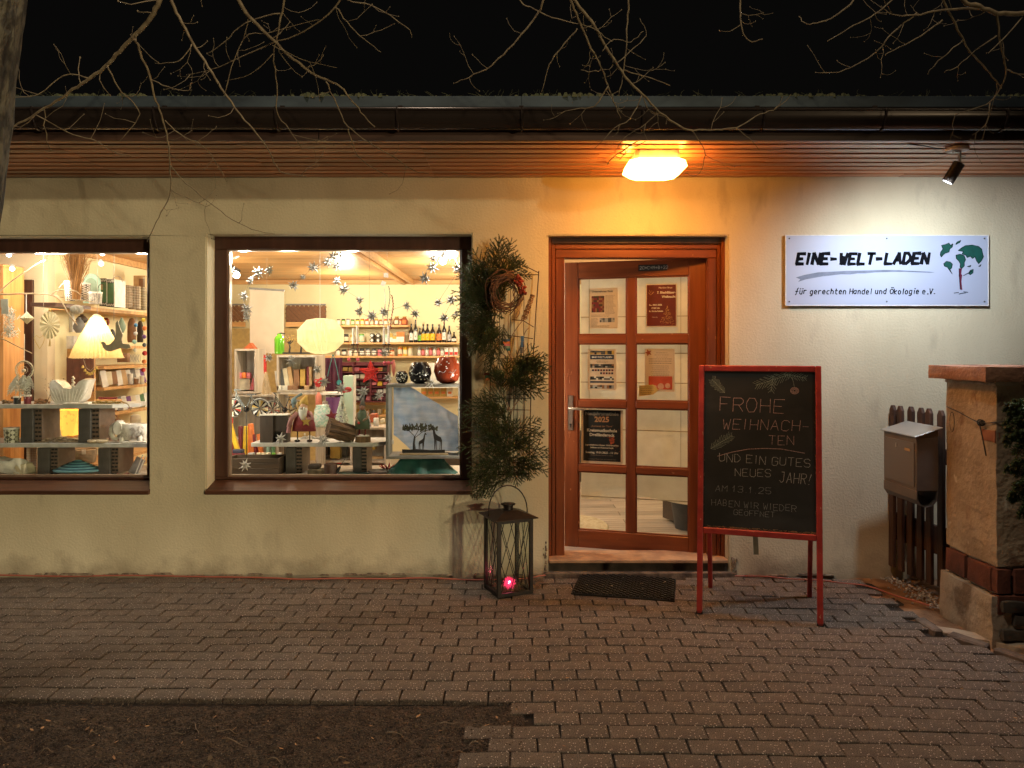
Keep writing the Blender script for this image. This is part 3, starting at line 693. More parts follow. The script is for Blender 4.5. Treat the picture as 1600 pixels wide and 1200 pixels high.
def star_poly(cx, cz, r1, r2, n=5, ph=math.pi/2): return [(cx+(r1 if i % 2 == 0 else r2)*math.cos(ph+i*math.pi/n), cz+(r1 if i % 2 == 0 else r2)*math.sin(ph+i*math.pi/n)) for i in range(2*n)]
MB().prism(star_poly(.584, 1.452, .026, .011, 5, 1.9), -.0026, -.0012).build('star_print', plain('rust_print', (.40, .10, .04)), p4)
nt_ = thing('paper_note', 'small yellow arrow-shaped handwritten note taped below the pale notice', 'note', leafworld(0, .0365, 0), ang)
MB().prism([(.520, 1.225), (.618, 1.232), (.655, 1.195), (.618, 1.165), (.520, 1.150)], -.0012, 0).build('sheet', plain('yellow_paper', (.72, .52, .18)), nt_)
q = MB(); lines(q, .530, .625, 1.215, 5, .0125, .002, .35); q.build('text_lines', ink, nt_)
p5 = poster('poster', 'black poster for a new year matinee with red sprig in the third left door pane', 'poster', .112, .408, .675, 1.052, paper)
MB().bb(.128, .392, -.0022, -.0012, .690, 1.047).build('print_area', plain('black_print', (.012, .012, .012)), p5)
gi_ = plain('cream_ink', (.80, .70, .55)); oi_ = plain('copper_ink', (.50, .25, .11)); gr_ = plain('faint_ink', (.35, .27, .20))
for tx, sz, z, m, b in (('Neujahrsmatinée', .0355, 1.012, gr_, .02), ('2025', .052, .966, oi_, .035), ('„Karneval der Tiere“', .0185, .930, oi_, 0), ('Kreismusikschule', .0305, .896, gi_, .025), ('Dreiländereck', .0305, .865, gi_, .025), ('Jugendsinfonieorchester, Violinensemble', .0148, .798, gi_, .02), ('Solisten und Kammermusik', .0148, .780, gi_, .02), ('Sonntag, 19.01.2025 - 11 Uhr', .0195, .744, gi_, .025), ('Konzertkirche, Eintritt 12,- Euro', .0118, .728, gr_, 0), ('Vorverkauf: Musikschule und Stadtbibliothek', .0110, .700, gr_, 0)):
    ob = print_text(tx, sz, .260, z, -.0024, m, p5, 'lettering', 'CENTER', b)
    xs_ = [v.co.x for v in ob.data.vertices]; wd = max(xs_)-min(xs_)
    if wd > .235:
        for v in ob.data.vertices: v.co.x = .26+(v.co.x-.26)*.235/wd
fl = MB()
for k in range(34):
    a = rnd.uniform(0, 6.28); r0 = rnd.uniform(0, .03); cx, cz = .326+r0*math.cos(a), .838+r0*math.sin(a); fl.box((cx, -.0026, cz), (rnd.uniform(.004, .012), .0004, rnd.uniform(.003, .009)), rot=Matrix.Rotation(a, 3, 'Y'))
for k in range(22): fl.box((rnd.uniform(.25, .385), -.0026, rnd.uniform(.74, .95)), (.004, .0004, .003), rot=Matrix.Rotation(rnd.random()*3, 3, 'Y'))
fl.build('sprig_print', plain('copper_red_print', (.50, .10, .03)), p5)

# ------------------------------------------------------------------ shop sign
sg = thing('shop_sign', 'white oblong shop sign with brush lettering and green tree emblem on the wall', 'sign', (0, -.020, 0))
sx0, sx1, sz0, sz1 = PX(1227, 4.98), PX(1545, 4.98), PZ(478, 4.98), PZ(367, 4.98)
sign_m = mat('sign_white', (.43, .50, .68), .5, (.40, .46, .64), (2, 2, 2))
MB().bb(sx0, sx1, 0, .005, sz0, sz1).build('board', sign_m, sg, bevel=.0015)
e_ = MB(); t = .006
for a in ((sx0, sx1, sz0, sz0+t), (sx0, sx1, sz1-t, sz1), (sx0, sx0+t, sz0+t, sz1-t), (sx1-t, sx1, sz0+t, sz1-t)): e_.bb(a[0], a[1], -.002, -.0002, a[2], a[3])
e_.build('board_edge', plain('sign_edge', (.82, .82, .80)), sg)
def S(zx, zy): return (PX(1200+zx*380/1600, 4.98), PZ(350+zy*150/632, 4.98))     # a point of the sign read off the enlarged photograph
s_ = MB()
for zx in (140, 781, 1424):
    for zy in (95, 511):
        X, Z = S(zx, zy); m_ = MB(); m_.lathe([(.0055, 0), (.0045, .003)], (0, 0, 0), 10); m_.v = [(X+v[0], -v[2]-.0003, Z+v[1]) for v in m_.v]; m_.build('screw', C['darkgrey'], sg)
ink2 = plain('sign_ink', (.008, .009, .013), .9, spec=0); navy = plain('sign_navy', (.03, .045, .10)); grn = plain('sign_green', (.008, .09, .075)); slate = plain('sign_slate', (.17, .21, .32))
ttl = MB(); X, Z = S(188, 262); X2, _ = S(1068, 262); h = S(0, 195)[1]-S(0, 265)[1]
tx = 'EINE-WELT-LADEN'
tmp = MB(); xe = strokes(tmp, tx, 0, 0, h, .01, wide=1, gap=1.75)
wd = (X2-X)/xe*1.02
strokes(ttl, tx, X, Z, h*.97, .0205, -.0003, wide=wd*1.01, slant=.20, gap=1.75, jit=.035, seed=8, brush=.42)
ttl.build('lettering', ink2, sg)
sub = MB(); X, Z = S(180, 460); X2, _ = S(1060, 460); h2 = S(0, 430)[1]-S(0, 462)[1]
tx = 'für gerechten Handel und Ökologie e.V.'
tmp = MB(); xe = strokes(tmp, tx, 0, 0, h2, .01, wide=1, gap=1.5)
strokes(sub, tx, X, Z, h2*1.05, .0060, -.0003, wide=(X2-X)/xe, slant=.14, gap=1.5, jit=.04, seed=3, brush=.5)
sub.build('lettering', ink2, sg)
us = [(183, 352), (240, 335), (330, 318), (420, 314), (520, 308), (640, 306), (760, 302), (860, 304), (960, 309), (1060, 314), (1098, 319), (1060, 321), (980, 318), (900, 315), (820, 315), (760, 317), (700, 319), (640, 325), (590, 325), (540, 332), (480, 331), (420, 338), (360, 344), (300, 355), (250, 364), (198, 381), (212, 364)]
MB().prism([S(*p) for p in reversed(us)], -.0007, -.0002).build('brush_stroke', slate, sg)
blobs = [
 [(1135, 185), (1150, 165), (1140, 140), (1165, 135), (1190, 125), (1200, 140), (1215, 130), (1212, 152), (1195, 165), (1190, 185), (1165, 192), (1150, 205), (1140, 218), (1132, 205)],
 [(1235, 135), (1243, 118), (1268, 108), (1262, 122), (1248, 128)],
 [(1250, 175), (1275, 155), (1300, 142), (1345, 138), (1385, 148), (1405, 165), (1412, 195), (1418, 215), (1405, 240), (1385, 262), (1372, 245), (1360, 215), (1345, 228), (1330, 212), (1310, 222), (1300, 205), (1275, 198), (1285, 182)],
 [(1236, 205), (1262, 198), (1290, 208), (1300, 235), (1290, 255), (1292, 275), (1275, 292), (1262, 285), (1265, 262), (1252, 240), (1238, 228)],
 [(1155, 262), (1172, 246), (1198, 250), (1213, 265), (1208, 290), (1195, 298), (1212, 330), (1195, 308), (1180, 285), (1160, 278)],
 [(1310, 280), (1335, 272), (1330, 283)], [(1318, 325), (1330, 305), (1350, 298), (1348, 322), (1330, 335)], [(1385, 280), (1402, 266), (1396, 279)]]
for b in blobs[:]:
    m_ = MB(); m_.prism([S(*p) for p in reversed(b)], -.0009, -.0002); m_.build('emblem_patch', grn, sg)
    # dark brush outline round each patch
    o_ = MB(); P_ = [S(*p) for p in b]
    for i in range(len(P_)):
        a, c = P_[i], P_[(i+1) % len(P_)]; o_.bar((a[0], -.0012, a[1]), (c[0], -.0012, c[1]), .0032, .0006, up=(0, 1, 0))
    o_.build('emblem_outline', ink2, sg)
MB().prism([S(*p) for p in reversed([(1258, 292), (1275, 292), (1270, 330), (1277, 335), (1272, 380), (1278, 435), (1264, 432), (1262, 380), (1255, 340)])], -.0010, -.0002).build('emblem_trunk', plain('sign_maroon', (.13, .01, .04)), sg)
o_ = MB()
for a, c in (((1222, 455), (1255, 450)), ((1262, 458), (1300, 452)), ((1285, 445), (1315, 450)), ((1255, 462), (1275, 455)), ((1285, 340), (1340, 310)), ((1256, 292), (1258, 345)), ((1258, 345), (1264, 430))):
    A, B = S(*a), S(*c); o_.bar((A[0], -.0013, A[1]), (B[0], -.0013, B[1]), .004, .0006, up=(0, 1, 0))
o_.build('emblem_ground', ink2, sg)

# ------------------------------------------------------------------ chalkboard A-frame
cA_ = -math.atan2(.2, .609)
cb = thing('chalkboard_stand', 'red framed A-board chalkboard with chalked Christmas greeting in front of the door', 'chalkboard', (1.034, -.69, 0), cA_)
# local: x along the board, y backwards, z up; board leans back
lean = .16
def LB(x, z, y=0): return Vector((x, lean*z/1.38+y, z))
BW = .665; red_w = mat('red_paint', (.46, .045, .035), .5, (.30, .025, .022), (14, 14, 14), bump=.2, bscale=(90, 90, 90))
extra_mix(red_w, noise_fac((45, 45, 30), .68, .73, 6), (.50, .30, .18))
ZT = 1.383
def member(nm, a, b, wx, wy, m=red_w): return MB().bar(a, b, wx, wy, up=(0, 1, 0)).build(nm, m, cb, bevel=.004)
member('leg', LB(.018, 0), LB(.018, ZT), .030, .038); member('leg', LB(BW-.018, 0), LB(BW-.018, ZT), .030, .038)
zb = .455
MB().bar(LB(.034, ZT-.016), LB(BW-.034, ZT-.016), .030, .034).build('top_rail', red_w, cb, bevel=.004)
MB().bar(LB(.034, zb), LB(BW-.034, zb), .030, .034).build('bottom_rail', red_w, cb, bevel=.004)
member('rear_leg', Vector((.045, .19, ZT-.08)), Vector((.045, .50, 0)), .026, .034); member('rear_leg', Vector((BW-.045, .19, ZT-.08)), Vector((BW-.045, .50, 0)), .026, .034)
MB().bar((.06, .245, 1.08), (BW-.06, .245, 1.08), .03, .02).build('rear_rail', red_w, cb)
MB().bar((.30, .18, .78), (.318, .26, .285), .028, .004, up=(0, 1, 0)).build('stay', plain('stay_metal', (.35, .33, .25)), cb)
for x in (.018, BW-.018): MB().bb(x-.017, x+.017, -.018, .022, -.001, .012).build('foot', C['black'], cb)
board_m = mat('blackboard', (.007, .008, .008), .75, (.013, .014, .014), (5, 5, 9), bump=.05)
extra_mix(board_m, noise_fac((3, 3, 5), .5, .78, 8), (.034, .035, .036))
pb = MB(); pts = [LB(.034, zb+.01), LB(BW-.034, zb+.01), LB(BW-.034, ZT-.03), LB(.034, ZT-.03)]
nb = Vector((0, 1, -lean/1.38)).normalized()
pb.add([p-nb*.002 for p in pts]+[p+nb*.008 for p in pts], [(0, 1, 2, 3), (7, 6, 5, 4), (0, 4, 5, 1), (1, 5, 6, 2), (2, 6, 7, 3), (3, 7, 4, 0)])
pb.build('board', board_m, cb)
wd_ = MB()      # frayed lower edge of the board
for i in range(90):
    x = rnd.uniform(.04, BW-.04); p = LB(x, zb+.016+rnd.uniform(0, .012)); L = rnd.uniform(.005, .03)
    wd_.bar(p-nb*.003, LB(min(x+L, BW-.035), zb+.016+rnd.uniform(0, .012))-nb*.004, .0022, .0012)
for i in range(30):
    z = rnd.uniform(zb+.05, ZT-.1); x = rnd.choice([.036, BW-.036]); wd_.bar(LB(x, z)-nb*.003, LB(x+rnd.uniform(-.003, .003), z+rnd.uniform(.004, .014))-nb*.004, .002, .001)
tag(wd_.build('frayed_edge', plain('raw_fibre', (.34, .20, .10)), cb), kind='stuff')
# chalk writing: drawn flat then laid on the leaning board
def chalked(mb, m, nm='chalk_writing'):
    out = MB(); out.f = mb.f
    for x, y, z in mb.v:
        p = LB(x, z)-nb*(.0026)+nb*y; out.v.append(tuple(p))
    return out.build(nm, m, cb)
bx0, bx1, bz1, bz0 = 95, 570, 88, 780     # board corners in the enlarged photograph
def B_(zx, zy):
    t = (zy-bz1)/(bz0-bz1); return (.034+(zx-bx0-5*t)/(bx1-bx0)*(BW-.068), (ZT-.03)-t*(ZT-.04-zb))
def line_(text, zx, zy, zx2, hpx, m, pen=.0032, seed=1, slant=.03, jit=.05, droop=0):
    X, Z = B_(zx, zy); X2, Z2 = B_(zx2, zy+droop); h = hpx/692*(ZT-.04-zb); t_ = MB(); xe = strokes(t_, text, 0, 0, h, .01, wide=1)
    k = MB(); strokes(k, text, X, Z, h, pen*.8, 0, wide=(X2-X)/xe, slant=slant, jit=jit, seed=seed, thick=.0004, brush=.5, arc=(Z2-Z)/(X2-X)); chalked(k, m)
line_('FROHE', 165, 268, 455, 60, chalk_pink, .0034, 2, .06)
line_('WEIHNACH-', 178, 346, 562, 44, chalk_pink, .0030, 3, .10)
line_('TEN', 378, 405, 492, 38, chalk_pink, .0030, 4)
line_('UND EIN GUTES', 165, 487, 558, 34, chalk, .0030, 5, .05, .07, 10)
line_('NEUES', 235, 549, 395, 32, chalk, .0028, 6, .03, .05, -4)
line_('JAHR!', 424, 563, 560, 42, chalk, .0032, 7, .12, .06, 8)
line_('AM 13.1.25', 150, 618, 395, 26, chalk_dim, .0024, 8, .08)
line_('HABEN WIR WIEDER', 135, 680, 500, 26, chalk_dim, .0023, 9, .02, .07, 6)
line_('GEÖFFNET', 232, 715, 410, 22, chalk_dim, .0023, 10, .02)
def curve_(pts, m, pen=.003, nm='chalk_drawing'):
    k = MB()
    for i in range(len(pts)-1):
        a, b = B_(*pts[i]), B_(*pts[i+1]); k.bar((a[0], 0, a[1]), (b[0], 0, b[1]), pen, .0004, up=(0, 1, 0))
    chalked(k, m, nm)
curve_([(158, 466), (220, 446), (290, 430), (360, 424), (430, 424), (528, 438)], chalk_pink)
def sprig(x0, y0, x1, y1, L, m, n=11, sgn=1):
    k = MB(); 
    def seg(p, q, pen=.0022): a, b = B_(*p), B_(*q); k.bar((a[0], 0, a[1]), (b[0], 0, b[1]), pen, .0004, up=(0, 1, 0))
    seg((x0, y0), (x1, y1)); dx, dy = x1-x0, y1-y0; Ln = math.hypot(dx, dy); dx /= Ln; dy /= Ln
    for i in range(n):
        t = i/n; px_, py_ = x0+(x1-x0)*t, y0+(y1-y0)*t; l = L*(.5+.6*math.sin(math.pi*(t*.8+.15)))
        for s in (-1, 1):
            seg((px_, py_), (px_+(dx*.75-s*dy*.65)*l*rnd.uniform(.8, 1.15), py_+(dy*.75+s*dx*.65)*l*rnd.uniform(.8, 1.15)), .0018)
    chalked(k, m, 'chalk_drawing')
sprig(186, 186, 128, 126, 30, chalk_green, 10); sprig(128, 434, 222, 372, 30, chalk_green, 12)
sprig(470, 100, 320, 152, 34, chalk_green, 14); sprig(395, 108, 385, 180, 26, chalk_green, 6); sprig(440, 100, 535, 118, 24, chalk_green, 9)
curve_([(473, 112), (480, 135), (484, 158)], chalk_green, .002)
k = MB(); cx, cz = B_(485, 172)
for r_ in (.022, .017, .012, .007): 
    P_ = [(cx+r_*math.cos(a*.5236), cz+r_*.85*math.sin(a*.5236)) for a in range(12)]
    for i in range(12): a, b = P_[i], P_[(i+1) % 12]; k.bar((a[0], 0, a[1]), (b[0], 0, b[1]), .0022, .0004, up=(0, 1, 0))
chalked(k, chalk_pink, 'chalk_drawing')
# ================================================================== OUTDOOR THINGS
# door lamp under the soffit
dl = thing('door_lamp', 'lit square ceiling lamp with cut corners under the eave above the entrance', 'lamp', (PX(1021, 4.42), -.60, 2.589))
m_ = MB(); oct_ = lambda h, c: [(-h+c, -h), (h-c, -h), (h, -h+c), (h, h-c), (h-c, h), (-h+c, h), (-h, h-c), (-h, -h+c)]
def octa(mb, h0, c0, z0, h1, c1, z1):
    a, b = oct_(h0, c0), oct_(h1, c1)
    mb.add([(x, y, z0) for x, y in a]+[(x, y, z1) for x, y in b], [tuple(reversed(range(8))), tuple(range(8, 16))]+[(i, (i+1) % 8, 8+(i+1) % 8, 8+i) for i in range(8)])
octa(m_, .128, .02, -.052, .122, .02, -.001); m_.build('lamp_base', plain('lamp_base_white', (.62, .55, .45)), dl)
m_ = MB(); octa(m_, .128, .045, -.118, .165, .055, -.088); octa(m_, .165, .055, -.0875, .155, .05, -.053)
lm = mat('lamp_diffuser', (.9, .8, .6), .4, emit=66, ecol=(1.0, .38, .055)); m_.build('diffuser', lm, dl)
# sign spotlight
sp = thing('soffit_spotlight', 'small dark cylindrical spotlight on white round base, aimed at the shop sign', 'spotlight', (PX(1495, 4.24), -.76, 2.589))
m_ = MB(); m_.lathe([(.058, -.018), (.062, -.012), (.062, -.001)], (0, 0, 0), 20); m_.build('base', C['white'], sp, smooth=40)
m_ = MB(); m_.bb(.012, .020, -.008, .008, -.095, -.012); m_.bb(-.02, .02, -.01, .01, -.028, -.018); m_.tube([(.016, 0, -.05), (.05, 0, -.045)], .004, 6); m_.build('bracket', metal, sp)
sd = Vector((-.42, .30, -.86)).normalized(); c0 = Vector((.010, -.01, -.085))
m_ = MB(); m_.tube([c0, c0+sd*.004, c0+sd*.115], [.027, .031, .031], 16); m_.build('lamp_body', plain('spot_bronze', (.07, .055, .045)), sp, smooth=40)
m_ = MB(); m_.tube([c0+sd*.1152, c0+sd*.117], .026, 16); m_.build('lens', mat('spot_lens', (.8, .9, 1), .3, emit=1.5, ecol=(.85, .92, 1)), sp)
m_ = MB(); m_.tube([(.0, 0, -.003), (-.10, .0, -.006), (-.2, -.05, -.004), (-.32, -.09, -.004)], .003, 5); m_.build('cable', C['black'], sp)
# black cable by the lamp
m_ = MB(); X = PX(975, 4.2)
m_.tube([(X+.06, -.92, 2.585), (X+.03, -.86, 2.579), (X-.0, -.75, 2.572), (X-.02, -.66, 2.58), (X-.045, -.52, 2.574), (X-.04, -.40, 2.585)], .004, 5)
m_.tube([(X+.10, -.92, 2.583), (X+.05, -.90, 2.560), (X-.0, -.87, 2.575), (X+.01, -.78, 2.545), (X-.02, -.72, 2.57)], .0028, 5)
m_.tube([(X+.03, -.74, 2.58), (X-.01, -.70, 2.54), (X+.01, -.64, 2.56), (X-.03, -.60, 2.585)], .0026, 5)
one('loose_cable', m_, C['black'], 'thin black cable hanging loosely beside the door lamp', 'cable')

# red mains cable along the foot of the wall
pts = [(-60, 899), (60, 899), (180, 900), (300, 902), (420, 905), (480, 906.5), (560, 906), (640, 905), (700, 906), (760, 908), (820, 905), (850, 902), (870, 896.5), (910, 896), (990, 897), (1060, 898), (1110, 897), (1150, 899), (1200, 903), (1250, 907), (1300, 911), (1345, 916), (1385, 928), (1420, 940), (1452, 948)]
P_ = []
for px, py in pts:
    d = F*CAM_Z/(py-545); P_.append((PX(px, d), min(d-5, -.012), .008+undul(PX(px, d), d-5)))
def smooth_path(P, k=4):
    P = [Vector(p) for p in P]; out = []
    for i in range(len(P)-1):
        a, b, c, d = P[max(i-1, 0)], P[i], P[i+1], P[min(i+2, len(P)-1)]
        for j in range(k):
            t = j/k; out.append(.5*((2*b)+(c-a)*t+(2*a-5*b+4*c-d)*t*t+(-a+3*b-3*c+d)*t**3))
    out.append(P[-1]); return out
m_ = MB(); m_.tube([p+Vector((0, 0, .003*math.sin(i*.9))) for i, p in enumerate(smooth_path(P_))], .0055, 6)
one('mains_cable', m_, mat('cable_red', (.40, .12, .085), .45), 'long reddish cable lying along the foot of the shop wall', 'cable', smooth=True)

# lantern
ln_a = math.atan2(.079, .18)
ln = thing('lantern', 'tall black metal and glass lantern with a pink lit ball, left of the door', 'lantern', (-.0235, -.30, 0), ln_a)
W_ = .105
for sx in (-1, 1):
    for sy in (-1, 1): MB().bb(sx*W_-.010, sx*W_+.010, sy*W_-.010, sy*W_+.010, .001, .452).build('post', black_metal, ln)
for s in (-1, 1):
    for z in (.012, .446):
        MB().bb(-W_+.010, W_-.010, s*W_-.008, s*W_+.008, z-.010, z+.010).build('frame_bar', black_metal, ln)
        MB().bb(s*W_-.008, s*W_+.008, -W_+.010, W_-.010, z-.010, z+.010).build('frame_bar', black_metal, ln)
for (ax, s) in (('x', 1), ('x', -1), ('y', 1), ('y', -1)):
    m_ = MB(); o_ = s*(W_-.003)
    for a, b in (((-.09, .024), (.03, .434)), ((.09, .024), (-.03, .434)), ((-.09, .434), (.03, .024)), ((.09, .434), (-.03, .024))):
        p, q = ((a[0], o_, a[1]), (b[0], o_, b[1])) if ax == 'x' else ((o_, a[0], a[1]), (o_, b[0], b[1]))
        m_.bar(p, q, .0038, .0038)
    m_.build('cross_wire', black_metal, ln)
    g_ = MB(); o2 = s*(W_-.009)
    (g_.bb(-.094, .094, o2-.001, o2+.001, .024, .436) if ax == 'x' else g_.bb(o2-.001, o2+.001, -.094, .094, .024, .436)); g_.build('glass_pane', glass, ln)
MB().bb(-.095, .095, -.095, .095, .004, .010).build('floor', black_metal, ln)
m_ = MB(); R_ = .140; m_.add([(x, y, z) for z, r in ((.456, R_), (.462, R_), (.497, .045)) for x, y in ((-r, -r), (r, -r), (r, r), (-r, r))], [(3, 2, 1, 0)]+[(i, (i+1) % 4, 4+(i+1) % 4, 4+i) for i in range(4)]+[(4+i, 4+(i+1) % 4, 8+(i+1) % 4, 8+i) for i in range(4)]+[(8, 9, 10, 11)])
m_.build('roof', black_metal, ln, bevel=.002)
m_ = MB(); m_.lathe([(.030, .49), (.030, .520), (.026, .523), (.044, .526), (.044, .533), (.006, .537)], (0, 0, 0), 18); m_.build('chimney_cap', black_metal, ln, smooth=40)
m_ = MB(); m_.tube([(-.128+.0, 0, .462)]+[(-.128*math.cos(a), .02*math.sin(a), .49+.15*math.sin(a)) for a in [i*math.pi/14 for i in range(15)]]+[(.128, 0, .462)], .0042, 6); m_.build('carrying_handle', black_metal, ln, smooth=True)
# pink glowing ball of spiky foil and some hay
bp = thing('glowing_ball', 'small pink glowing tinsel ball lying inside the black lantern', 'light ball', (-.0235, -.30, .01), ln_a)
m_ = MB(); ball_c = Vector((-.012, -.045, .052))
for i in range(230):
    v = Vector((rnd.gauss(0, 1), rnd.gauss(0, 1), rnd.gauss(0, 1))).normalized(); L = rnd.uniform(.026, .042); s = v.orthogonal().normalized()*.0032
    m_.add([ball_c+v*.006-s, ball_c+v*.006+s, ball_c+v*L+s*.6, ball_c+v*L-s*.6], [(0, 1, 2, 3)])
m_.build('tinsel', mat('pink_tinsel', (.75, .10, .22), .4, (.5, .04, .12), (60, 60, 60), emit=.75, ecol=(1, .05, .16)), bp)
m_ = MB(); m_.ball(ball_c, .012, 8, 6); m_.build('bulb', mat('pink_bulb', (1, .4, .55), .4, emit=9, ecol=(1, .35, .5)), bp)
lp_ = lamp('glow_light', 'POINT', (-.03, -.345, .07), .55, (1, .10, .20), size=.02)
m_ = MB()
for i in range(260):
    p = Vector((rnd.uniform(-.085, .085), rnd.uniform(-.085, .085), .012+rnd.random()*.022*(1+(i % 5 == 0)))); a = rnd.uniform(0, 6.28); L = rnd.uniform(.01, .035)
    q = p+Vector((math.cos(a)*L, math.sin(a)*L, rnd.uniform(-.006, .014))); q.x = max(-.09, min(.09, q.x)); q.y = max(-.09, min(.09, q.y)); m_.bar(p, q, .0016, .0012)
hy = one('hay', m_, plain('hay', (.30, .21, .11)), 'dry hay spread on the floor inside the black lantern', 'hay', (-.0235, -.30, 0), kind='x') if False else tag(m_.build('hay', plain('hay', (.30, .21, .11)), loc=(-.0235, -.30, 0), rz=ln_a), 'dry hay spread on the floor inside the black lantern', 'hay', kind='stuff')

# doormat of black woven rubber strips
dm_a = math.atan2(-.14, .60)
dm = thing('doormat', 'black woven rubber doormat in front of the entrance step', 'doormat', (.70, -.245, .004), dm_a)
MB().bb(-.305, .305, -.215, .215, 0, .006).build('backing', plain('rubber_backing', (.010, .010, .010)), dm)
m_ = MB(); nx, ny = 30, 20
for i in range(nx):
    for j in range(ny):
        x = -.30+.60*(i+.5)/nx; y = -.21+.42*(j+.5)/ny; up = (i+j) % 2
        m_.box((x+rnd.uniform(-.001, .001), y+.004*math.sin(i*1.05), .009+(.004 if up else 0)), (.60/nx*(1.25 if up else .7), .42/ny*(.55 if up else .8), .012), rz=rnd.uniform(-.12, .12), taper=.7)
tag(m_.build('woven_strips', plain('rubber', (.022, .021, .021), .5), dm, bevel=0), kind='stuff')
m_ = MB()
for (x, y) in ((-.075, -.06), (.10, .03), (.115, -.075), (.235, .09), (.24, .10), (-.02, .12)): leafy(m_, x, y, .020, rnd.uniform(.007, .013))
tag(m_.build('leaf_scraps', mat('scrap', (.60, .50, .36), .8, rand=.3), loc=(.70, -.245, .004), rz=dm_a), kind='stuff')

# ------------------------------------------------------------------ picket fence, mailbox, pillar
fn = thing('picket_fence', 'short dark brown picket fence running from the shop wall to the brick pillar', 'fence')
pk_m = mat('picket_wood', (.075, .036, .022), .7, (.04, .02, .013), (30, 30, 4), bump=.4, bscale=(90, 90, 12), rand=.2)
fp = [(1394, 885, 633, 4.955), (1408, 892, 634, 4.88), (1423, 899, 635, 4.80), (1438, 905, 637, 4.725), (1453, 912, 638, 4.64), (1471, 918, 641, 4.53)]
fxy = []
for i, (px, pb_, pt_, d) in enumerate(fp):
    X = PX(px, d); fxy.append((X, d-5)); z0, z1 = PZ(pb_, d), PZ(pt_, d); sh = rnd.uniform(-.006, .006)
    m_ = MB(); hw = .029; th = .011
    prof = [(-hw, z0), (hw, z0), (hw, z1-.03), (.010, z1), (-.010, z1), (-hw, z1-.03)]
    m_.add([(X-th+sh*(z > .6), d-5+a, z) for a, z in prof]+[(X+th+sh*(z > .6), d-5+a, z) for a, z in prof], [tuple(range(6)), tuple(reversed(range(6, 12)))]+[(k, 6+k, 6+(k+1) % 6, (k+1) % 6) for k in range(6)])
    m_.build('picket', pk_m, fn, bevel=.003)
a, b = fxy[0], fxy[-1]
for z, h in ((.335, .17), (.84, .09)):
    MB().bar((a[0]+.032, a[1]+.03, z), (b[0]+.036, b[1]-.06, z), .028, h, up=(0, 0, 1)).build('fence_rail', pk_m, fn, bevel=.003)
# small rail end that pokes out beside the mailbox
mb_a = math.atan2(b[1]-a[1], b[0]-a[0])            # along the fence, towards the street
mbx = thing('mailbox', 'brown grey steel mailbox with sloping lid and open newspaper tube on the fence', 'mailbox', (2.432, -.60, .565), 0)
# local: front faces -x-ish (towards camera left), depth along x; width along y
steel = mat('mailbox_steel', (.20, .17, .15), .55, (.14, .12, .11), (4, 4, 4), metal=.35, bump=.04)
sil = mat('mailbox_lid', (.42, .42, .42), .28, (.30, .30, .30), (3, 3, 3), metal=.6)
Wb, Dm = .385, .125
mbx.rotation_euler.z = R(-90); mbx.location = (2.297, -.255, .50)      # its front looks along the wall towards the door
MB().bb(0, Wb, 0, Dm, .170, .478).build('body', steel, mbx, bevel=.004)
m_ = MB(); m_.add([(x, y, z) for x in (-.010, Wb+.010) for y, z in ((-.014, .474), (Dm+.02, .528), (Dm+.02, .534), (-.014, .481))], [(0, 1, 2, 3), (7, 6, 5, 4), (0, 4, 5, 1), (1, 5, 6, 2), (2, 6, 7, 3), (3, 7, 4, 0)]); m_.build('lid', sil, mbx, bevel=.0015)
m_ = MB()
for x in (.002, Wb-.006): m_.add([(x+q, y, z) for q in (0, .004) for y, z in ((.002, .478), (Dm-.001, .478), (Dm-.001, .523))], [(0, 1, 2), (5, 4, 3), (0, 3, 4, 1), (1, 4, 5, 2), (2, 5, 3, 0)])
m_.build('side_gusset', steel, mbx)
MB().bb(.022, Wb-.018, -.0045, -.0005, .190, .442).build('door_panel', mat('mailbox_door', (.185, .16, .145), .36, metal=.35), mbx, bevel=.002)
m_ = MB(); m_.bb(.158, .172, -.008, -.004, .395, .418); m_.build('lock', metal, mbx)
MB().bb(.262, .322, -.0065, -.0045, .388, .402).build('name_plate', C['tan'], mbx)
tp = [(0, .168), (0, .118), (.02, .088), (.055, .076), (.09, .084), (.115, .112), (.122, .168)]; ti = [(y+(.005 if y < .06 else -.005), z+.005) for y, z in reversed(tp)]
m_ = MB(); poly = tp+ti; n = len(poly)
m_.add([(x, p[0], p[1]) for x in (0, Wb) for p in poly], [(j, (j+1) % n, n+(j+1) % n, n+j) for j in range(n)]+[tuple(range(n)), tuple(reversed(range(n, 2*n)))])
m_.build('newspaper_tube', steel, mbx)
m_ = MB(); m_.add([(.17, .03, .4945), (.25, .045, .500), (.25, .055, .504), (.17, .042, .499)], [(0, 1, 2, 3)]); m_.build('sticker', C['red'], mbx)
MB().bb(.10, .28, Dm, Dm+.06, .25, .42).build('mounting_bracket', C['darkgrey'], mbx)

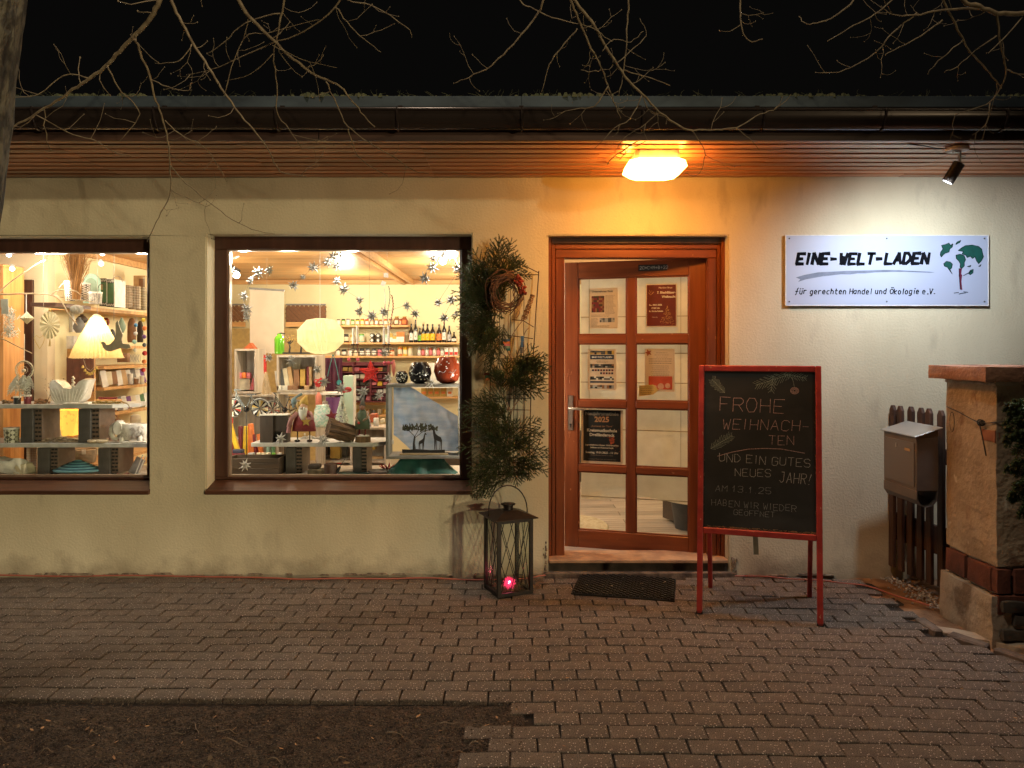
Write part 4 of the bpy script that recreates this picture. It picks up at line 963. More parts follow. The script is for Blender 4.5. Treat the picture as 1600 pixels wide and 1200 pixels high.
pl = thing('gate_pillar', 'weathered plastered brick gate pillar with brick band and stone cap at the right edge', 'pillar')
pl_m = mat('pillar_render', (.44, .34, .23), .95, (.29, .22, .145), (5, 5, 5), bump=.9, bscale=(28, 28, 28), dist=.015, det=9)
extra_mix(pl_m, noise_fac((7, 7, 4), .60, .68, 8), (.20, .12, .075)); extra_mix(pl_m, noise_fac((11, 11, 11), .66, .72, 6), (.58, .50, .38))
moss_stone = mat('mossy_front', (.10, .10, .075), .95, (.05, .055, .04), (6, 6, 6), bump=.9, bscale=(30, 30, 30), dist=.015, det=9)
def rough_block(x0, x1, y0, y1, z0, z1, n=6, amp=.006, seed=0, topo=None):
    """a box whose faces are gridded and pushed about by noise"""
    bm = bmesh.new(); bmesh.ops.create_cube(bm, size=1)
    for v in bm.verts: v.co = Vector((x0+(v.co.x+.5)*(x1-x0), y0+(v.co.y+.5)*(y1-y0), z0+(v.co.z+.5)*(z1-z0)))
    bmesh.ops.subdivide_edges(bm, edges=bm.edges, cuts=n, use_grid_fill=True)
    c = Vector(((x0+x1)/2, (y0+y1)/2, (z0+z1)/2))
    for v in bm.verts:
        e = Vector((noise.noise(v.co*9+Vector((seed, 0, 0))), noise.noise(v.co*9+Vector((0, seed+5, 0))), noise.noise(v.co*9+Vector((0, 9, seed)))))+.5*Vector((noise.noise(v.co*31), noise.noise(v.co*31+Vector((4, 0, 0))), noise.noise(v.co*31+Vector((0, 4, 0)))))
        v.co += e*amp
        k = sum(1 for a, b, q in ((v.co.x, x0, x1), (v.co.y, y0, y1), (v.co.z, z0, z1)) if min(abs(a-b), abs(a-q)) < .012)
        if k >= 2: v.co += (c-v.co).normalized()*.006
    mb = MB(); bm.verts.ensure_lookup_table(); mb.v = [tuple(v.co) for v in bm.verts]; mb.f = [tuple(v.index for v in f.verts) for f in bm.faces]; bm.free(); return mb
PX0, PY0, PY1 = 2.452, -1.11, -.655
rough_block(PX0, 3.1, PY0, PY1, .372, 1.30, 14, .007, 1).build('shaft', pl_m, pl, smooth=40)
rough_block(PX0+.012, 3.1, PY0+.012, PY1-.012, .22, .38, 2, .003, 8).build('mortar_core', plain('old_mortar', (.36, .31, .25), bump=.8, bscale=(60, 60, 60)), pl)
brick_m = mat('red_brick', (.17, .055, .032), .85, (.10, .035, .022), (12, 12, 12), bump=.7, bscale=(60, 60, 60), rand=.25, dist=.006)
for (ya, yb) in ((-.665, -.86), (-.872, -1.088)):
    rough_block(PX0-.012, PX0+.10, yb+.004, ya-.004, .238, .364, 3, .004, ya*10).build('brick', brick_m, pl, smooth=40)
x = PX0-.006
for i, w_ in enumerate((.085, .22, .11, .23)):
    rough_block(x+.002, x+w_-.008, PY0-.014, PY0+.09, .238, .364, 3, .004, i).build('brick', brick_m, pl, smooth=40); x += w_+.004
x = PX0-.004
for i, w_ in enumerate((.16, .26, .2)):
    rough_block(x, x+w_-.012, PY0-.016, PY0+.05, .135-.01*(i % 2), .232, 3, .006, i+20).build('brick', brick_m, pl, smooth=40); x += w_
base_m = mat('pillar_base_render', (.44, .37, .28), .95, (.30, .24, .18), (5, 5, 5), bump=.9, bscale=(30, 30, 30), dist=.012, det=9)
extra_mix(base_m, noise_fac((5, 5, 5), .55, .62, 8), (.22, .16, .11))
rough_block(PX0-.030, 3.1, PY0-.012, PY1+.012, -.06, .226, 8, .009, 3).build('base', base_m, pl, smooth=40)
for i in range(12):
    x = PX0+.01+(i % 4)*.16+.06*(i//4 % 2); z = .01+(i//4)*.07
    rough_block(x, x+.12, PY0-.036, PY0+.02, z, z+.058, 2, .008, i).build('stone', mat('dark_stone', (.11, .095, .075), .95, (.06, .05, .04), (14, 14, 14), bump=.7, rand=.35), pl, smooth=40)
cap_m = mat('cap_brick', (.32, .165, .10), .85, (.19, .095, .06), (12, 12, 12), bump=.6, bscale=(60, 60, 60), rand=.2)
rough_block(PX0-.075, PX0+.12, PY0-.04, PY1+.05, 1.312, 1.388, 4, .003, 1).build('cap_stone', cap_m, pl, smooth=40)
rough_block(PX0+.126, PX0+.34, PY0-.045, PY1+.05, 1.314, 1.390, 4, .003, 5).build('cap_stone', cap_m, pl, smooth=40)
rough_block(PX0+.346, 3.15, PY0-.04, PY1+.05, 1.312, 1.387, 4, .003, 6).build('cap_stone', cap_m, pl, smooth=40)
rough_block(PX0-.01, 3.1, PY0-.005, PY1, 1.290, 1.316, 4, .004, 9).build('mortar_bed', base_m, pl, smooth=40)
rough_block(PX0-.004, PX0+.04, PY0+.0, PY0+.12, 1.00, 1.065, 3, .004, 2).build('exposed_brick', mat('orange_brick', (.30, .12, .06), .9, (.22, .08, .045), (14, 14, 14), bump=.6), pl, smooth=40)
# wire tied round the pillar
m_ = MB(); z = 1.12
m_.tube(smooth_path([(2.50, -.64, 1.165), (PX0-.006, -.68, 1.155), (PX0-.012, -.80, 1.135), (PX0-.012, -.93, 1.105), (PX0-.015, -1.02, 1.095), (PX0+.02, -1.125, 1.11), (PX0+.2, -1.13, 1.12)]), .0026, 5)
m_.tube([(PX0-.014+.0*a, -.745+.022*math.cos(a), 1.075+.055*math.sin(a)) for a in [i*.52 for i in range(13)]], .0018, 4)
m_.tube([(PX0-.02, -1.00, 1.10), (PX0-.02, -1.03, 1.02), (PX0-.02, -1.06, .93)], .003, 4)
for k in range(5): m_.tube([(PX0-.016+.012*math.cos(a+k), -1.01+.014*math.cos(a*1.3), 1.095+.016*math.sin(a+k)) for a in [i*.7 for i in range(9)]], .0026, 4)
one('tie_wire', m_, C['black'], 'thin black wire tied around the brick gate pillar', 'wire')
# big edging kerb at pillar foot
for i in range(5):
    m_ = rough_block(-.16, .16, -.05, .05, -.07, .0, 3, .006, i)
    o = m_.build('kerb_stone', base_m, pavement, smooth=40); o.location = (2.33+i*.27, -.985-i*.205+.01, -.002); o.rotation_euler.z = -.64

# ------------------------------------------------------------------ spruce sprays
def needles_on(mb, a, b, r, n, L, flat=0.0, w=.0011):
    a, b = Vector(a), Vector(b); ax = (b-a).normalized(); s1 = ax.orthogonal().normalized(); s2 = ax.cross(s1)
    for i in range(n):
        t = r.random(); an = r.uniform(0, 2*math.pi); p = a.lerp(b, t)
        d = (s1*math.cos(an)+s2*math.sin(an)); l = L*r.uniform(.7, 1.15)*(1-.25*t)
        tip = p+(d*.75+ax*.62)*l; sd_ = ax.cross(d).normalized()*w
        mb.add([p-sd_, p+sd_, tip], [(0, 1, 2)])
def spray(nb, tb, p, d, L, r, depth=2, nl=.022, dens=1500, droop=.3, w=.0012):
    """one spruce twig with side twigs; needles into nb, wood into tb"""
    p = Vector(p); d = Vector(d).normalized(); n = 6; pts = [p.copy()]
    for i in range(n):
        d = (d+Vector((r.uniform(-.07, .07), r.uniform(-.05, .05), -droop*.1+r.uniform(-.05, .05)))).normalized(); pts.append(pts[-1]+d*L/n)
    tb.tube(pts, [max(.0012, .0032*(1-i/(n+1))*(L/.25)**.5) for i in range(n+1)], 5)
    for i in range(n): needles_on(nb, pts[i], pts[i+1], r, int(dens*L/n), nl, w=w)
    if depth > 0:
        k = 3 if depth == 2 else 2
        for i in range(1, n):
            for s in (-1, 1):
                if r.random() < .9:
                    dd = (pts[i+1]-pts[i]).normalized(); side = dd.cross(Vector((0, 1, .25))).normalized()*s
                    spray(nb, tb, pts[i], dd*.85+side*.62+Vector((0, r.uniform(-.35, .15), 0)), L*r.uniform(.42, .62)*(1.2-i/n), r, depth-1, nl*.95, dens, droop, w)
gl_r = random.Random(11)
tp_x = lambda px: PX(px, 4.93)
tp_z = lambda py: PZ(py, 4.93)
# metal trellis on the wall
tr = thing('wall_trellis', 'rusty wire plant trellis with curled star foot hung between window and door', 'trellis')
m_ = MB(); TY = -.055
def wire(pts, r=.0028, mb=None): (mb or m_).tube([(tp_x(a), TY+(c[0] if c else 0), tp_z(b)) for a, b, *c in pts], r, 5)
wire([(842, 423), (838, 480), (834, 545), (830, 600), (828, 680), (826, 740), (824, 752)], .0034); wire([(769, 430), (768, 520), (766, 600), (764, 680), (760, 740)], .0034)
wire([(760, 428), (842, 429)]); wire([(812, 412), (826, 418), (842, 426)]); wire([(800, 499), (818, 501), (834, 511)]); wire([(765, 520), (833, 529)])
for x_ in (781, 798, 804, 819): wire([(x_, 428), (x_-1, 560), (x_-2, 742)], .0022)
for y_ in (560, 592, 622, 640, 668): wire([(766, y_), (829, y_+1)], .0022)
wire([(748, 690), (775, 684), (800, 722), (828, 726), (845, 686), (818, 690), (802, 706)], .003); wire([(748, 690), (760, 712), (768, 738), (826, 740), (832, 716), (845, 686)], .003); wire([(756, 742), (828, 741)], .005)
for cx in (764, 823): m_.tube([(tp_x(cx+6*math.cos(a)), TY-.004, tp_z(727+6*math.sin(a))) for a in [i*.5 for i in range(14)]], .0022, 4)
m_.build('wire_frame', mat('rusty_wire', (.10, .045, .028), .7, (.05, .025, .018), (40, 40, 40), metal=.3), tr)
# wicker wreath
wr = thing('wicker_wreath', 'round wreath of twisted reddish twigs in the upper part of the trellis', 'wreath', (tp_x(790), -.185, tp_z(459)))
m_ = MB()
for k in range(26):
    r0 = .098+gl_r.uniform(-.028, .024); ph = gl_r.uniform(0, 6.28); sp_ = gl_r.uniform(2.2, 6.5); f1 = gl_r.uniform(2, 5); ex = gl_r.uniform(-.02, .02)
    m_.tube([((r0+.013*math.sin(f1*a+k))*math.cos(a+ph)+ex, .022*math.sin(a*2.2+k), (r0+.012*math.cos(f1*a*.9))*math.sin(a+ph)*1.12) for a in [sp_*i/12 for i in range(13)]], [.0042*(1-.5*i/12) for i in range(13)], 5)
m_.build('twined_twigs', wicker, wr, smooth=True)
m_ = MB()
for k in range(95):
    a = gl_r.uniform(-.1, .95); r0 = gl_r.uniform(.08, .125); m_.ball((r0*math.cos(a)+.005, -.025+gl_r.uniform(-.02, .015), r0*math.sin(a)*1.05), gl_r.uniform(.005, .009), 7, 5)
m_.build('red_berries', mat('berry', (.38, .045, .02), .4, (.24, .03, .02), (40, 40, 40), rand=.3), wr, smooth=True)
# bare forked branches
bb_ = thing('bare_forked_branch', 'pale forked bare branches fanning up through the trellis middle', 'branch')
for pts, r in (([(803, 640, -.05), (806, 606, -.06), (803, 570, -.07), (782, 550, -.08), (762, 527, -.085), (757, 520, -.085)], .0055), ([(803, 570, -.07), (788, 540, -.08), (768, 520, -.085), (762, 502, -.09)], .0045), ([(795, 548, -.08), (782, 528, -.085), (776, 500, -.09)], .004),
               ([(804, 565, -.07), (812, 545, -.08), (820, 520, -.085), (827, 512, -.085)], .004), ([(798, 528, -.09), (808, 512, -.09), (820, 497, -.09)], .004), ([(806, 560, -.07), (818, 550, -.07), (829, 536, -.07)], .003), ([(797, 650, -.07), (780, 610, -.08), (768, 570, -.08), (760, 540, -.085)], .003),
               ([(799, 646, -.09), (790, 625, -.095), (776, 600, -.1), (764, 585, -.1)], .005), ([(797, 650, -.09), (803, 635, -.1), (815, 615, -.1), (806, 590, -.1)], .0045), ([(775, 690, -.11), (782, 672, -.11), (791, 660, -.1), (797, 648, -.09)], .004), ([(798, 700, -.1), (792, 680, -.1), (790, 668, -.1)], .003),
               ([(806, 480, -.1), (812, 490, -.1), (805, 497, -.1), (815, 470, -.1)], .003)):
    m_ = MB(); k = len(pts); P = smooth_path([(tp_x(a), y, tp_z(b)) for a, b, y in pts], 3); m_.tube(P, [r*(1-.5*i/len(P)) for i in range(len(P))], 6); m_.build('limb', stick_m, bb_, smooth=True)
def ribbon(x_, y0_, y1_, w_, cols, dx=0, yy=-.10):
    t = thing('ribbon_band', {0: 'striped pink, yellow and green ribbon wound round a trellis branch', 1: 'dark blue ribbon wound round a thin trellis branch', 2: 'small striped ribbon knot hanging low on the left of the trellis'}[ribbon.k], 'ribbon', (tp_x(x_), yy, tp_z((y0_+y1_)/2))); ribbon.k += 1
    H = tp_z(y0_)-tp_z(y1_); n = len(cols)
    for i, c in enumerate(cols): 
        z = H/2-H*(i+.5)/n; m_ = MB(); m_.box((dx*(i-n/2)/n, 0, z), (w_*(1-.12*i), .016, H/n*.98)); m_.build('band', c, t, bevel=.002)
ribbon.k = 0
ribbon(793, 530, 548, .050, [C['blue'], C['orange'], C['pink'], C['sage'], C['teal']], .02); ribbon(815, 525, 552, .020, [C['blue'], C['blue'], C['darkgrey']], -.01); ribbon(762, 582, 594, .035, [C['maroon'], C['green'], C['orange']], .01)
# woven cord bundle on the right of the wreath
m_ = MB()
for k in range(30):
    t = k/29; cx, cz = tp_x(818+14*t), tp_z(500-38*t)
    m_.tube([(cx+.017*(1.1-.3*t)*math.cos(a), -.10+.012*math.sin(a), cz+.006*math.cos(a+k)) for a in [i*.9 for i in range(8)]], .0026, 4)
one('cone_bundle', m_, mat('cone_brown', (.20, .10, .05), .8, (.34, .18, .09), (60, 60, 60), rand=.4), 'brown scaly cone bundle right of the twig wreath', 'cone')
# spruce boughs: each one a thing
boughs = [
 ('spruce_bough', 'upright dark spruce bough crowning the trellis top', [(770, 470, (-.0, -.25, 1), .30), (766, 452, (-.35, -.2, 1), .27), (782, 440, (.30, -.2, 1), .27), (785, 424, (.9, -.2, .25), .16), (775, 460, (.12, -.3, 1), .33)], .022, 1),
 ('spruce_bough', 'dense dark spruce bough hanging left over the window frame corner', [(775, 480, (-.9, -.2, .9), .26), (770, 500, (-1, -.25, .25), .22), (768, 475, (-.5, -.3, .9), .24), (772, 520, (-.8, -.3, -.3), .18), (775, 490, (-.2, -.4, -.8), .18), (776, 470, (-.8, -.35, .5), .24)], .024, 1),
 ('spruce_bough', 'thick dark spruce bough hanging down the left side of the trellis', [(772, 500, (-.5, -.3, -.9), .22), (768, 525, (-.7, -.3, -.6), .18), (775, 540, (-.2, -.35, -1), .18), (765, 480, (-.8, -.3, .3), .18)], .022, 1),
 ('spruce_bough', 'thin spruce sprays poking left over the window at head height', [(760, 470, (-1, -.2, .05), .20), (756, 500, (-1, -.25, -.2), .17), (758, 450, (-1, -.2, .5), .19)], .022, 1),
 ('spruce_bough', 'drooping fan of yellowing pine needles at the left trellis edge', [(770, 500, (-.9, -.2, -.1), .16), (762, 520, (-.55, -.25, -.8), .20), (765, 540, (-.35, -.2, -1), .18)], .055, 0),
 ('spruce_bough', 'bushy spruce bough reaching right towards the door frame', [(795, 610, (.25, -.3, 1), .17), (800, 585, (.9, -.2, .35), .24), (810, 590, (.45, -.2, 1), .23), (800, 600, (1, -.3, -.1), .25), (790, 590, (.1, -.4, .6), .16), (815, 575, (.9, -.25, .0), .18), (808, 600, (.8, -.3, .5), .22)], .022, 1),
 ('spruce_bough', 'spruce bough pointing left across the window frame at half height', [(785, 640, (-1, -.25, .20), .27), (778, 650, (-.8, -.3, .75), .20), (785, 645, (-.6, -.35, -.4), .19)], .022, 1),
 ('spruce_bough', 'long low spruce bough sweeping left over the window sill', [(798, 700, (-1, -.25, .12), .34), (790, 690, (-.8, -.3, .6), .24), (790, 715, (-1, -.3, -.15), .25), (770, 725, (-.6, -.3, -.6), .20), (790, 740, (-.7, -.35, -.35), .20)], .022, 1),
 ('spruce_bough', 'full spruce bough filling the trellis foot above the lantern', [(797, 700, (.1, -.4, 1), .20), (800, 690, (.9, -.3, .3), .20), (797, 720, (.9, -.25, -.25), .25), (790, 700, (-.2, -.45, .5), .18), (800, 720, (.3, -.4, -.8), .16), (805, 700, (1, -.25, .0), .22), (785, 715, (-.3, -.4, -.5), .15)], .022, 1)]
for nm, lab, sp_, nl, col_ in boughs:
    nb_, tb_ = MB(), MB()
    for px, py, d_, L in sp_:
        for q in range(5 if col_ else 3):
            j = lambda a: gl_r.uniform(-a, a)
            spray(nb_, tb_, (tp_x(px+(j(16) if q else 0)), -.075+gl_r.uniform(-.03, .01), tp_z(py+(j(20) if q else 0))), (d_[0]+(j(.4) if q else 0), d_[1]+j(.15), d_[2]+(j(.4) if q else 0)), L*(1.05 if not q else gl_r.uniform(.5, .95)), gl_r, 1, nl*.66, 950 if col_ else 480, .15, .0022 if col_ else .001)
    t = thing(nm, lab, 'spruce bough'); tb_.build('twig', plain('spruce_twig', (.13, .08, .045)), t); tag(nb_.build('needles', needle_m if col_ else needle_old, t), kind='stuff')
nb_, tb_ = MB(), MB()
for px, py, d_, L in [(1618, 700, (-1, -.1, .35), .30), (1612, 690, (-.9, -.1, .8), .28), (1620, 725, (-1, -.15, -.05), .28), (1612, 745, (-.8, -.2, -.6), .28), (1612, 770, (-.6, -.2, -.9), .24), (1612, 655, (-.8, -.1, .5), .26), (1622, 640, (-.8, 0, .2), .24), (1620, 700, (-.4, -.3, -.8), .30), (1625, 640, (-.7, -.1, .1), .2)]:
    spray(nb_, tb_, at(px, py, 3.80), d_, L*.62, gl_r, 2, .017, 900, .3, .0020)
t = thing('pillar_spruce_bough', 'dark spruce branches tied to the street side of the gate pillar', 'spruce bough'); tb_.build('twig', plain('spruce_twig', (.13, .08, .045)), t); tag(nb_.build('needles', needle_m, t), kind='stuff')

# ------------------------------------------------------------------ the tree whose branches hang over the scene
tree = thing('street_tree', 'bare street tree with grey trunk at the left edge and twigs hanging over the eave', 'tree')
m_ = MB(); tpth = [(-2.12, -2.60, -.12), (-2.03, -2.6, .35), (-1.90, -2.6, 1.2), (-1.80, -2.6, 1.9), (-1.715, -2.6, 2.55), (-1.66, -2.58, 3.2), (-1.55, -2.5, 4.3)]
P = smooth_path(tpth, 10); n = 36; rr = []
for i, p in enumerate(P):
    t = i/len(P); rr.append(.185-.035*t+(.10*max(0, 1-t*9)))
m_.tube(P, rr, n)
m_.v = [tuple(Vector(v)+Vector((v[0]+1.8, v[1]+2.6, 0)).normalized()*(.010*noise.noise(Vector((v[0]*22, v[1]*22, v[2]*5)))+.006*noise.noise(Vector((v[0]*60, v[1]*60, v[2]*18))))) for v in m_.v]
m_.build('trunk', bark, tree, smooth=True)
br_r = random.Random(4)
def pxpath(pts, d0, d1):
    n = len(pts); return [at(a, b, d0+(d1-d0)*i/max(1, n-1)) for i, (a, b) in enumerate(pts)]
def twiglets(mb, P, r, dens, L0, level=1):
    """short zigzag side shoots with end buds"""
    for i in range(1, len(P)):
        seg = (P[i]-P[i-1]); 
        if br_r.random() < dens*seg.length:
            s = br_r.choice((-1, 1)); d = seg.normalized(); nrm = Vector((d.z, br_r.uniform(-.6, .6), -d.x))*s
            v = (d*.6+nrm*.8).normalized(); p = P[i].copy(); q = [p]; L = L0*br_r.uniform(.4, 1.3); k = br_r.choice((3, 4, 5))
            for j in range(k):
                v = (v+Vector((br_r.uniform(-.45, .45), br_r.uniform(-.25, .25), br_r.uniform(-.15, .5)))).normalized(); q.append(q[-1]+v*L/k)
            mb.tube(q, [r*(.60-.30*j/k) for j in range(k+1)], 5); mb.ball(q[-1], r*.75+.0006, 6, 4, 1.4)
            if level and L > .06: twiglets(mb, q, r*.7, dens*1.2, L0*.45, 0)
limb = MB(); limb.tube(smooth_path([(-1.60, -2.52, 3.9), (-1.2, -2.2, 3.95), (-.3, -1.85, 3.75), (1.0, -1.75, 3.7), (2.2, -1.7, 3.6), (3.1, -1.75, 3.3)], 6), [.07-.0016*i for i in range(31)], 10); limb.build('limb', bark, tree, smooth=True)
br = [
 ([(270, -110), (262, -50), (249, 0), (236, 26), (214, 52), (192, 74), (171, 98), (140, 122), (114, 140), (79, 164), (39, 188), (4, 206)], 3.2, 3.5, .0125, .0035, 1),
 ([(212, 61), (219, 83), (232, 114), (241, 149), (252, 179), (262, 219), (265, 258), (267, 297), (252, 332), (236, 363), (230, 378)], 3.3, 3.55, .0058, .0016, 1),
 ([(240, -90), (267, 0), (284, 35), (306, 74), (332, 114), (350, 144), (372, 175), (394, 201), (420, 236), (437, 267), (477, 276)], 3.3, 3.55, .0078, .0016, 1),
 ([(330, -90), (372, 0), (394, 31), (424, 61), (459, 92), (494, 118), (525, 131), (547, 153), (564, 175), (586, 199)], 3.2, 3.5, .0092, .0022, 1),
 ([(510, 127), (525, 162), (542, 197), (551, 223), (564, 249), (606, 275)], 3.45, 3.6, .0034, .0014, 1),
 ([(542, 197), (577, 223), (621, 249), (647, 267), (669, 271)], 3.5, 3.6, .0026, .0012, 1),
 ([(448, -60), (444, 0), (437, 35), (431, 66), (427, 87), (433, 131), (433, 175), (451, 201), (472, 232)], 3.3, 3.6, .0052, .0013, 1),
 ([(560, -50), (525, 9), (477, 48), (420, 70), (372, 92), (332, 109), (291, 117)], 3.2, 3.5, .0038, .0013, 1),
 ([(437, 20), (385, 35), (350, 66), (324, 83)], 3.3, 3.4, .0028, .0013, 1), ([(500, -30), (542, 0), (582, 9), (634, 42), (643, 57)], 3.2, 3.3, .0032, .0015, 1), ([(525, 11), (542, 35), (569, 61), (595, 81)], 3.2, 3.3, .0026, .0013, 1),
 ([(267, 258), (284, 280), (315, 306), (354, 337), (394, 359), (429, 365)], 3.5, 3.6, .0026, .0012, 1), ([(267, 297), (297, 311), (321, 322)], 3.5, 3.55, .0019, .001, .6), ([(258, 188), (280, 210), (315, 227), (337, 254), (354, 284)], 3.45, 3.55, .0028, .0012, 1),
 ([(168, 102), (184, 136), (210, 162), (217, 184), (188, 219)], 3.35, 3.5, .0034, .0013, .8), ([(234, 122), (262, 136), (293, 142), (299, 128)], 3.4, 3.4, .0026, .0012, 1), ([(57, 180), (114, 210), (149, 219), (175, 236), (206, 245)], 3.45, 3.6, .0026, .0012, 1),
 ([(140, 122), (100, 118), (60, 148), (10, 152)], 3.4, 3.4, .003, .0012, 1), ([(350, 150), (380, 60), (420, 52), (460, 40), (500, 30)], 3.3, 3.3, .002, .001, .7), ([(300, 70), (280, 95), (243, 99)], 3.3, 3.3, .0024, .001, 1), ([(427, 70), (470, 92), (527, 106)], 3.3, 3.35, .002, .001, 1), ([(427, 84), (390, 115), (352, 126)], 3.3, 3.35, .002, .001, 1),
 ([(880, -70), (850, 0), (841, 19), (816, 53), (787, 84), (762, 106), (734, 120), (709, 130)], 3.2, 3.4, .0048, .0016, .9),
 ([(870, -80), (892, 0), (900, 22), (912, 50), (928, 84), (941, 109), (950, 134), (962, 166), (969, 184)], 3.2, 3.5, .0068, .002, .9),
 ([(860, -70), (897, 0), (925, 34), (944, 69), (962, 97), (981, 125), (1003, 147), (1031, 175), (1062, 197), (1084, 203), (1119, 203), (1153, 198), (1187, 179), (1215, 168), (1236, 148)], 3.25, 3.6, .0078, .0014, .9),
 ([(985, -60), (983, 0), (980, 47), (975, 103), (967, 150)], 3.3, 3.4, .0044, .0018, .9), ([(903, 44), (881, 69), (862, 94), (853, 119), (845, 147)], 3.3, 3.4, .003, .0012, 1.1), ([(780, -50), (812, 0), (828, 12), (862, 27), (900, 36), (931, 47), (956, 66)], 3.3, 3.3, .0034, .0014, 1),
 ([(972, 109), (1006, 119), (1047, 134)], 3.4, 3.4, .0028, .0014, 1), ([(941, 109), (925, 112), (909, 110)], 3.4, 3.4, .002, .001, 1), ([(950, 134), (930, 165), (900, 170), (872, 178)], 3.4, 3.5, .0028, .0012, 1), ([(1003, 147), (985, 185), (960, 200), (930, 232)], 3.45, 3.5, .0028, .0012, 1), ([(1031, 175), (1000, 200), (975, 215), (960, 240)], 3.45, 3.5, .002, .001, 1),
 ([(962, 100), (985, 80), (1010, 55), (1000, 30)], 3.3, 3.3, .002, .001, 1), ([(941, 80), (960, 62), (985, 65), (1005, 48)], 3.3, 3.3, .002, .001, 1), ([(1080, 203), (1100, 234), (1096, 265), (1083, 275), (1072, 271)], 3.6, 3.65, .0026, .0012, .8), ([(1150, 200), (1170, 216), (1187, 234)], 3.6, 3.6, .0022, .001, 1),
 ([(1155, -60), (1157, 0), (1157, 38), (1170, 65), (1191, 60)], 3.2, 3.2, .004, .0016, .9), ([(1365, -40), (1334, 0), (1311, 21), (1284, 34), (1260, 38), (1249, 26)], 3.2, 3.3, .0038, .0016, 1),
 ([(1660, 25), (1600, 21), (1559, 21), (1531, 10), (1504, 0), (1480, -40)], 3.3, 3.3, .0105, .009, .8), ([(1531, 14), (1473, 15), (1428, 24), (1394, 22), (1377, 10)], 3.3, 3.3, .0055, .0016, 1.2), ([(1432, 21), (1394, 52), (1373, 76), (1349, 96), (1311, 112), (1273, 113)], 3.3, 3.4, .0036, .0014, 1),
 ([(1465, -40), (1473, 0), (1493, 38), (1514, 79), (1542, 107), (1559, 131), (1565, 138)], 3.3, 3.5, .0058, .0022, 1), ([(1557, 21), (1562, 69), (1572, 103), (1565, 134), (1542, 162), (1493, 180)], 3.3, 3.5, .005, .0016, 1), ([(1548, 160), (1541, 192), (1521, 210)], 3.5, 3.5, .0026, .0012, 1),
 ([(1473, 31), (1445, 52), (1414, 69), (1383, 86)], 3.3, 3.3, .0034, .0014, 1), ([(1430, -40), (1394, 0), (1359, 27), (1325, 45), (1294, 65)], 3.3, 3.3, .0036, .0014, 1), ([(1504, 65), (1473, 89), (1449, 115)], 3.4, 3.4, .0028, .0012, 1), ([(1558, 55), (1524, 79), (1497, 103), (1476, 112)], 3.4, 3.4, .0028, .0012, 1), ([(1597, 27), (1566, 62), (1545, 82)], 3.3, 3.3, .0028, .0014, 1), ([(1572, 108), (1600, 117), (1640, 112)], 3.4, 3.4, .003, .002, 1)]
for pts, d0, d1, r0, r1, dn in br:
    P = smooth_path(pxpath(pts, d0, d1), 4)
    P = [p+Vector((br_r.uniform(-1, 1), br_r.uniform(-1, 1), br_r.uniform(-1, 1)))*.003 for p in P]
    m_ = MB(); k = len(P); rs = [r0+(r1-r0)*(i/(k-1)) for i in range(k)]
    m_.tube(P, rs, 7); m_.ball(P[-1], r1*1.4, 6, 4, 1.3)
    twiglets(m_, P, max(.0022, r0*.36), 5.5*dn, .15)
    m_.build('branch', twig_m, tree, smooth=True)
# street lamp posts that carry the street light (outside the picture)
def street_lamp(lab, x, y, h, arm, toward):
    t = thing('street_lamp', lab, 'street lamp', (x, y, -.075)); m_ = MB(); m_.tube([(0, 0, 0), (0, 0, 1), (0, 0, h-.1), (toward*.3, arm*.3, h+.05), (toward, arm, h+.1)], [.08, .06, .045, .035, .03], 12); m_.build('pole', plain('galvanised', (.3, .3, .3)), t, smooth=50)
    m_ = MB(); m_.box((toward, arm+.1, h+.17), (.22, .55, .10)); m_.build('lamp_head', C['darkgrey'], t, bevel=.02)
street_lamp('grey street lamp with arm over the pavement, behind the viewer', -2.9, -5.9, 7.0, 2.75, 2.0)
street_lamp('grey street lamp across the road to the right', 14.0, -20.7, 5.65, .35, 0)

t = thing('fill_light_post', 'bollard post added at the low fill light across the road', 'path lamp', (12.5, -19.25, -.075)); MB().lathe([(.07, 0), (.07, .9)], (0, 0, 0), 12).build('post', C['darkgrey'], t); MB().lathe([(.11, .901), (.11, .98), (.09, 1.08), (.02, 1.12)], (0, 0, 0), 14).build('lamp_head', C['darkgrey'], t)  # unseen post added to go with the low fill light
# ================================================================== THE SHOP ROOM
RY = 4.70; RX1 = 2.4; LWX = -3.75; PY_ = 1.20; CZ = 2.345; FZ = .085
fl_ = MB(); fl_.bb(-6, RX1, FT+.0, RY, FZ-.03, FZ-.006); flo = tag(fl_.build('shop_floor', C['darkbrown']), kind='structure')
st_ = MB(); k = 0
pb_ = bpy.data.meshes.new('floor_plank'); m_ = MB().bb(-.6, .6, -.072, .072, -.006, 0); pb_.from_pydata(m_.v, [], m_.f); pb_.materials.append(room_floor)
for i in range(14):
    for j in range(4):
        x = -.9+j*1.205+(.6 if i % 2 else 0); y = .33+i*.147
        if x > 1.8: continue
        o = bpy.data.objects.new('floor_plank', pb_); col.objects.link(o); o.parent = flo; o.location = (x, y, FZ)
for i in range(14, 30):
    st_.bb(-6, RX1, .33+i*.147-.072, .33+i*.147+.072, FZ-.006, FZ)
for i in range(14): st_.bb(-6, -1.55+(.6 if i % 2 else 0)-.006, .33+i*.147-.072, .33+i*.147+.072, FZ-.006, FZ)
tag(st_.build('far_planks', room_floor, flo), kind='stuff')
bw = MB(); bw.bb(-6, RX1, RY, RY+.1, 0, 2.5); tag(bw.build('back_wall', room_wall), kind='structure')
bw = MB(); bw.bb(LWX-.1, LWX, PY_+.1, RY, 0, 2.5); tag(bw.build('left_wall', room_wall), kind='structure')
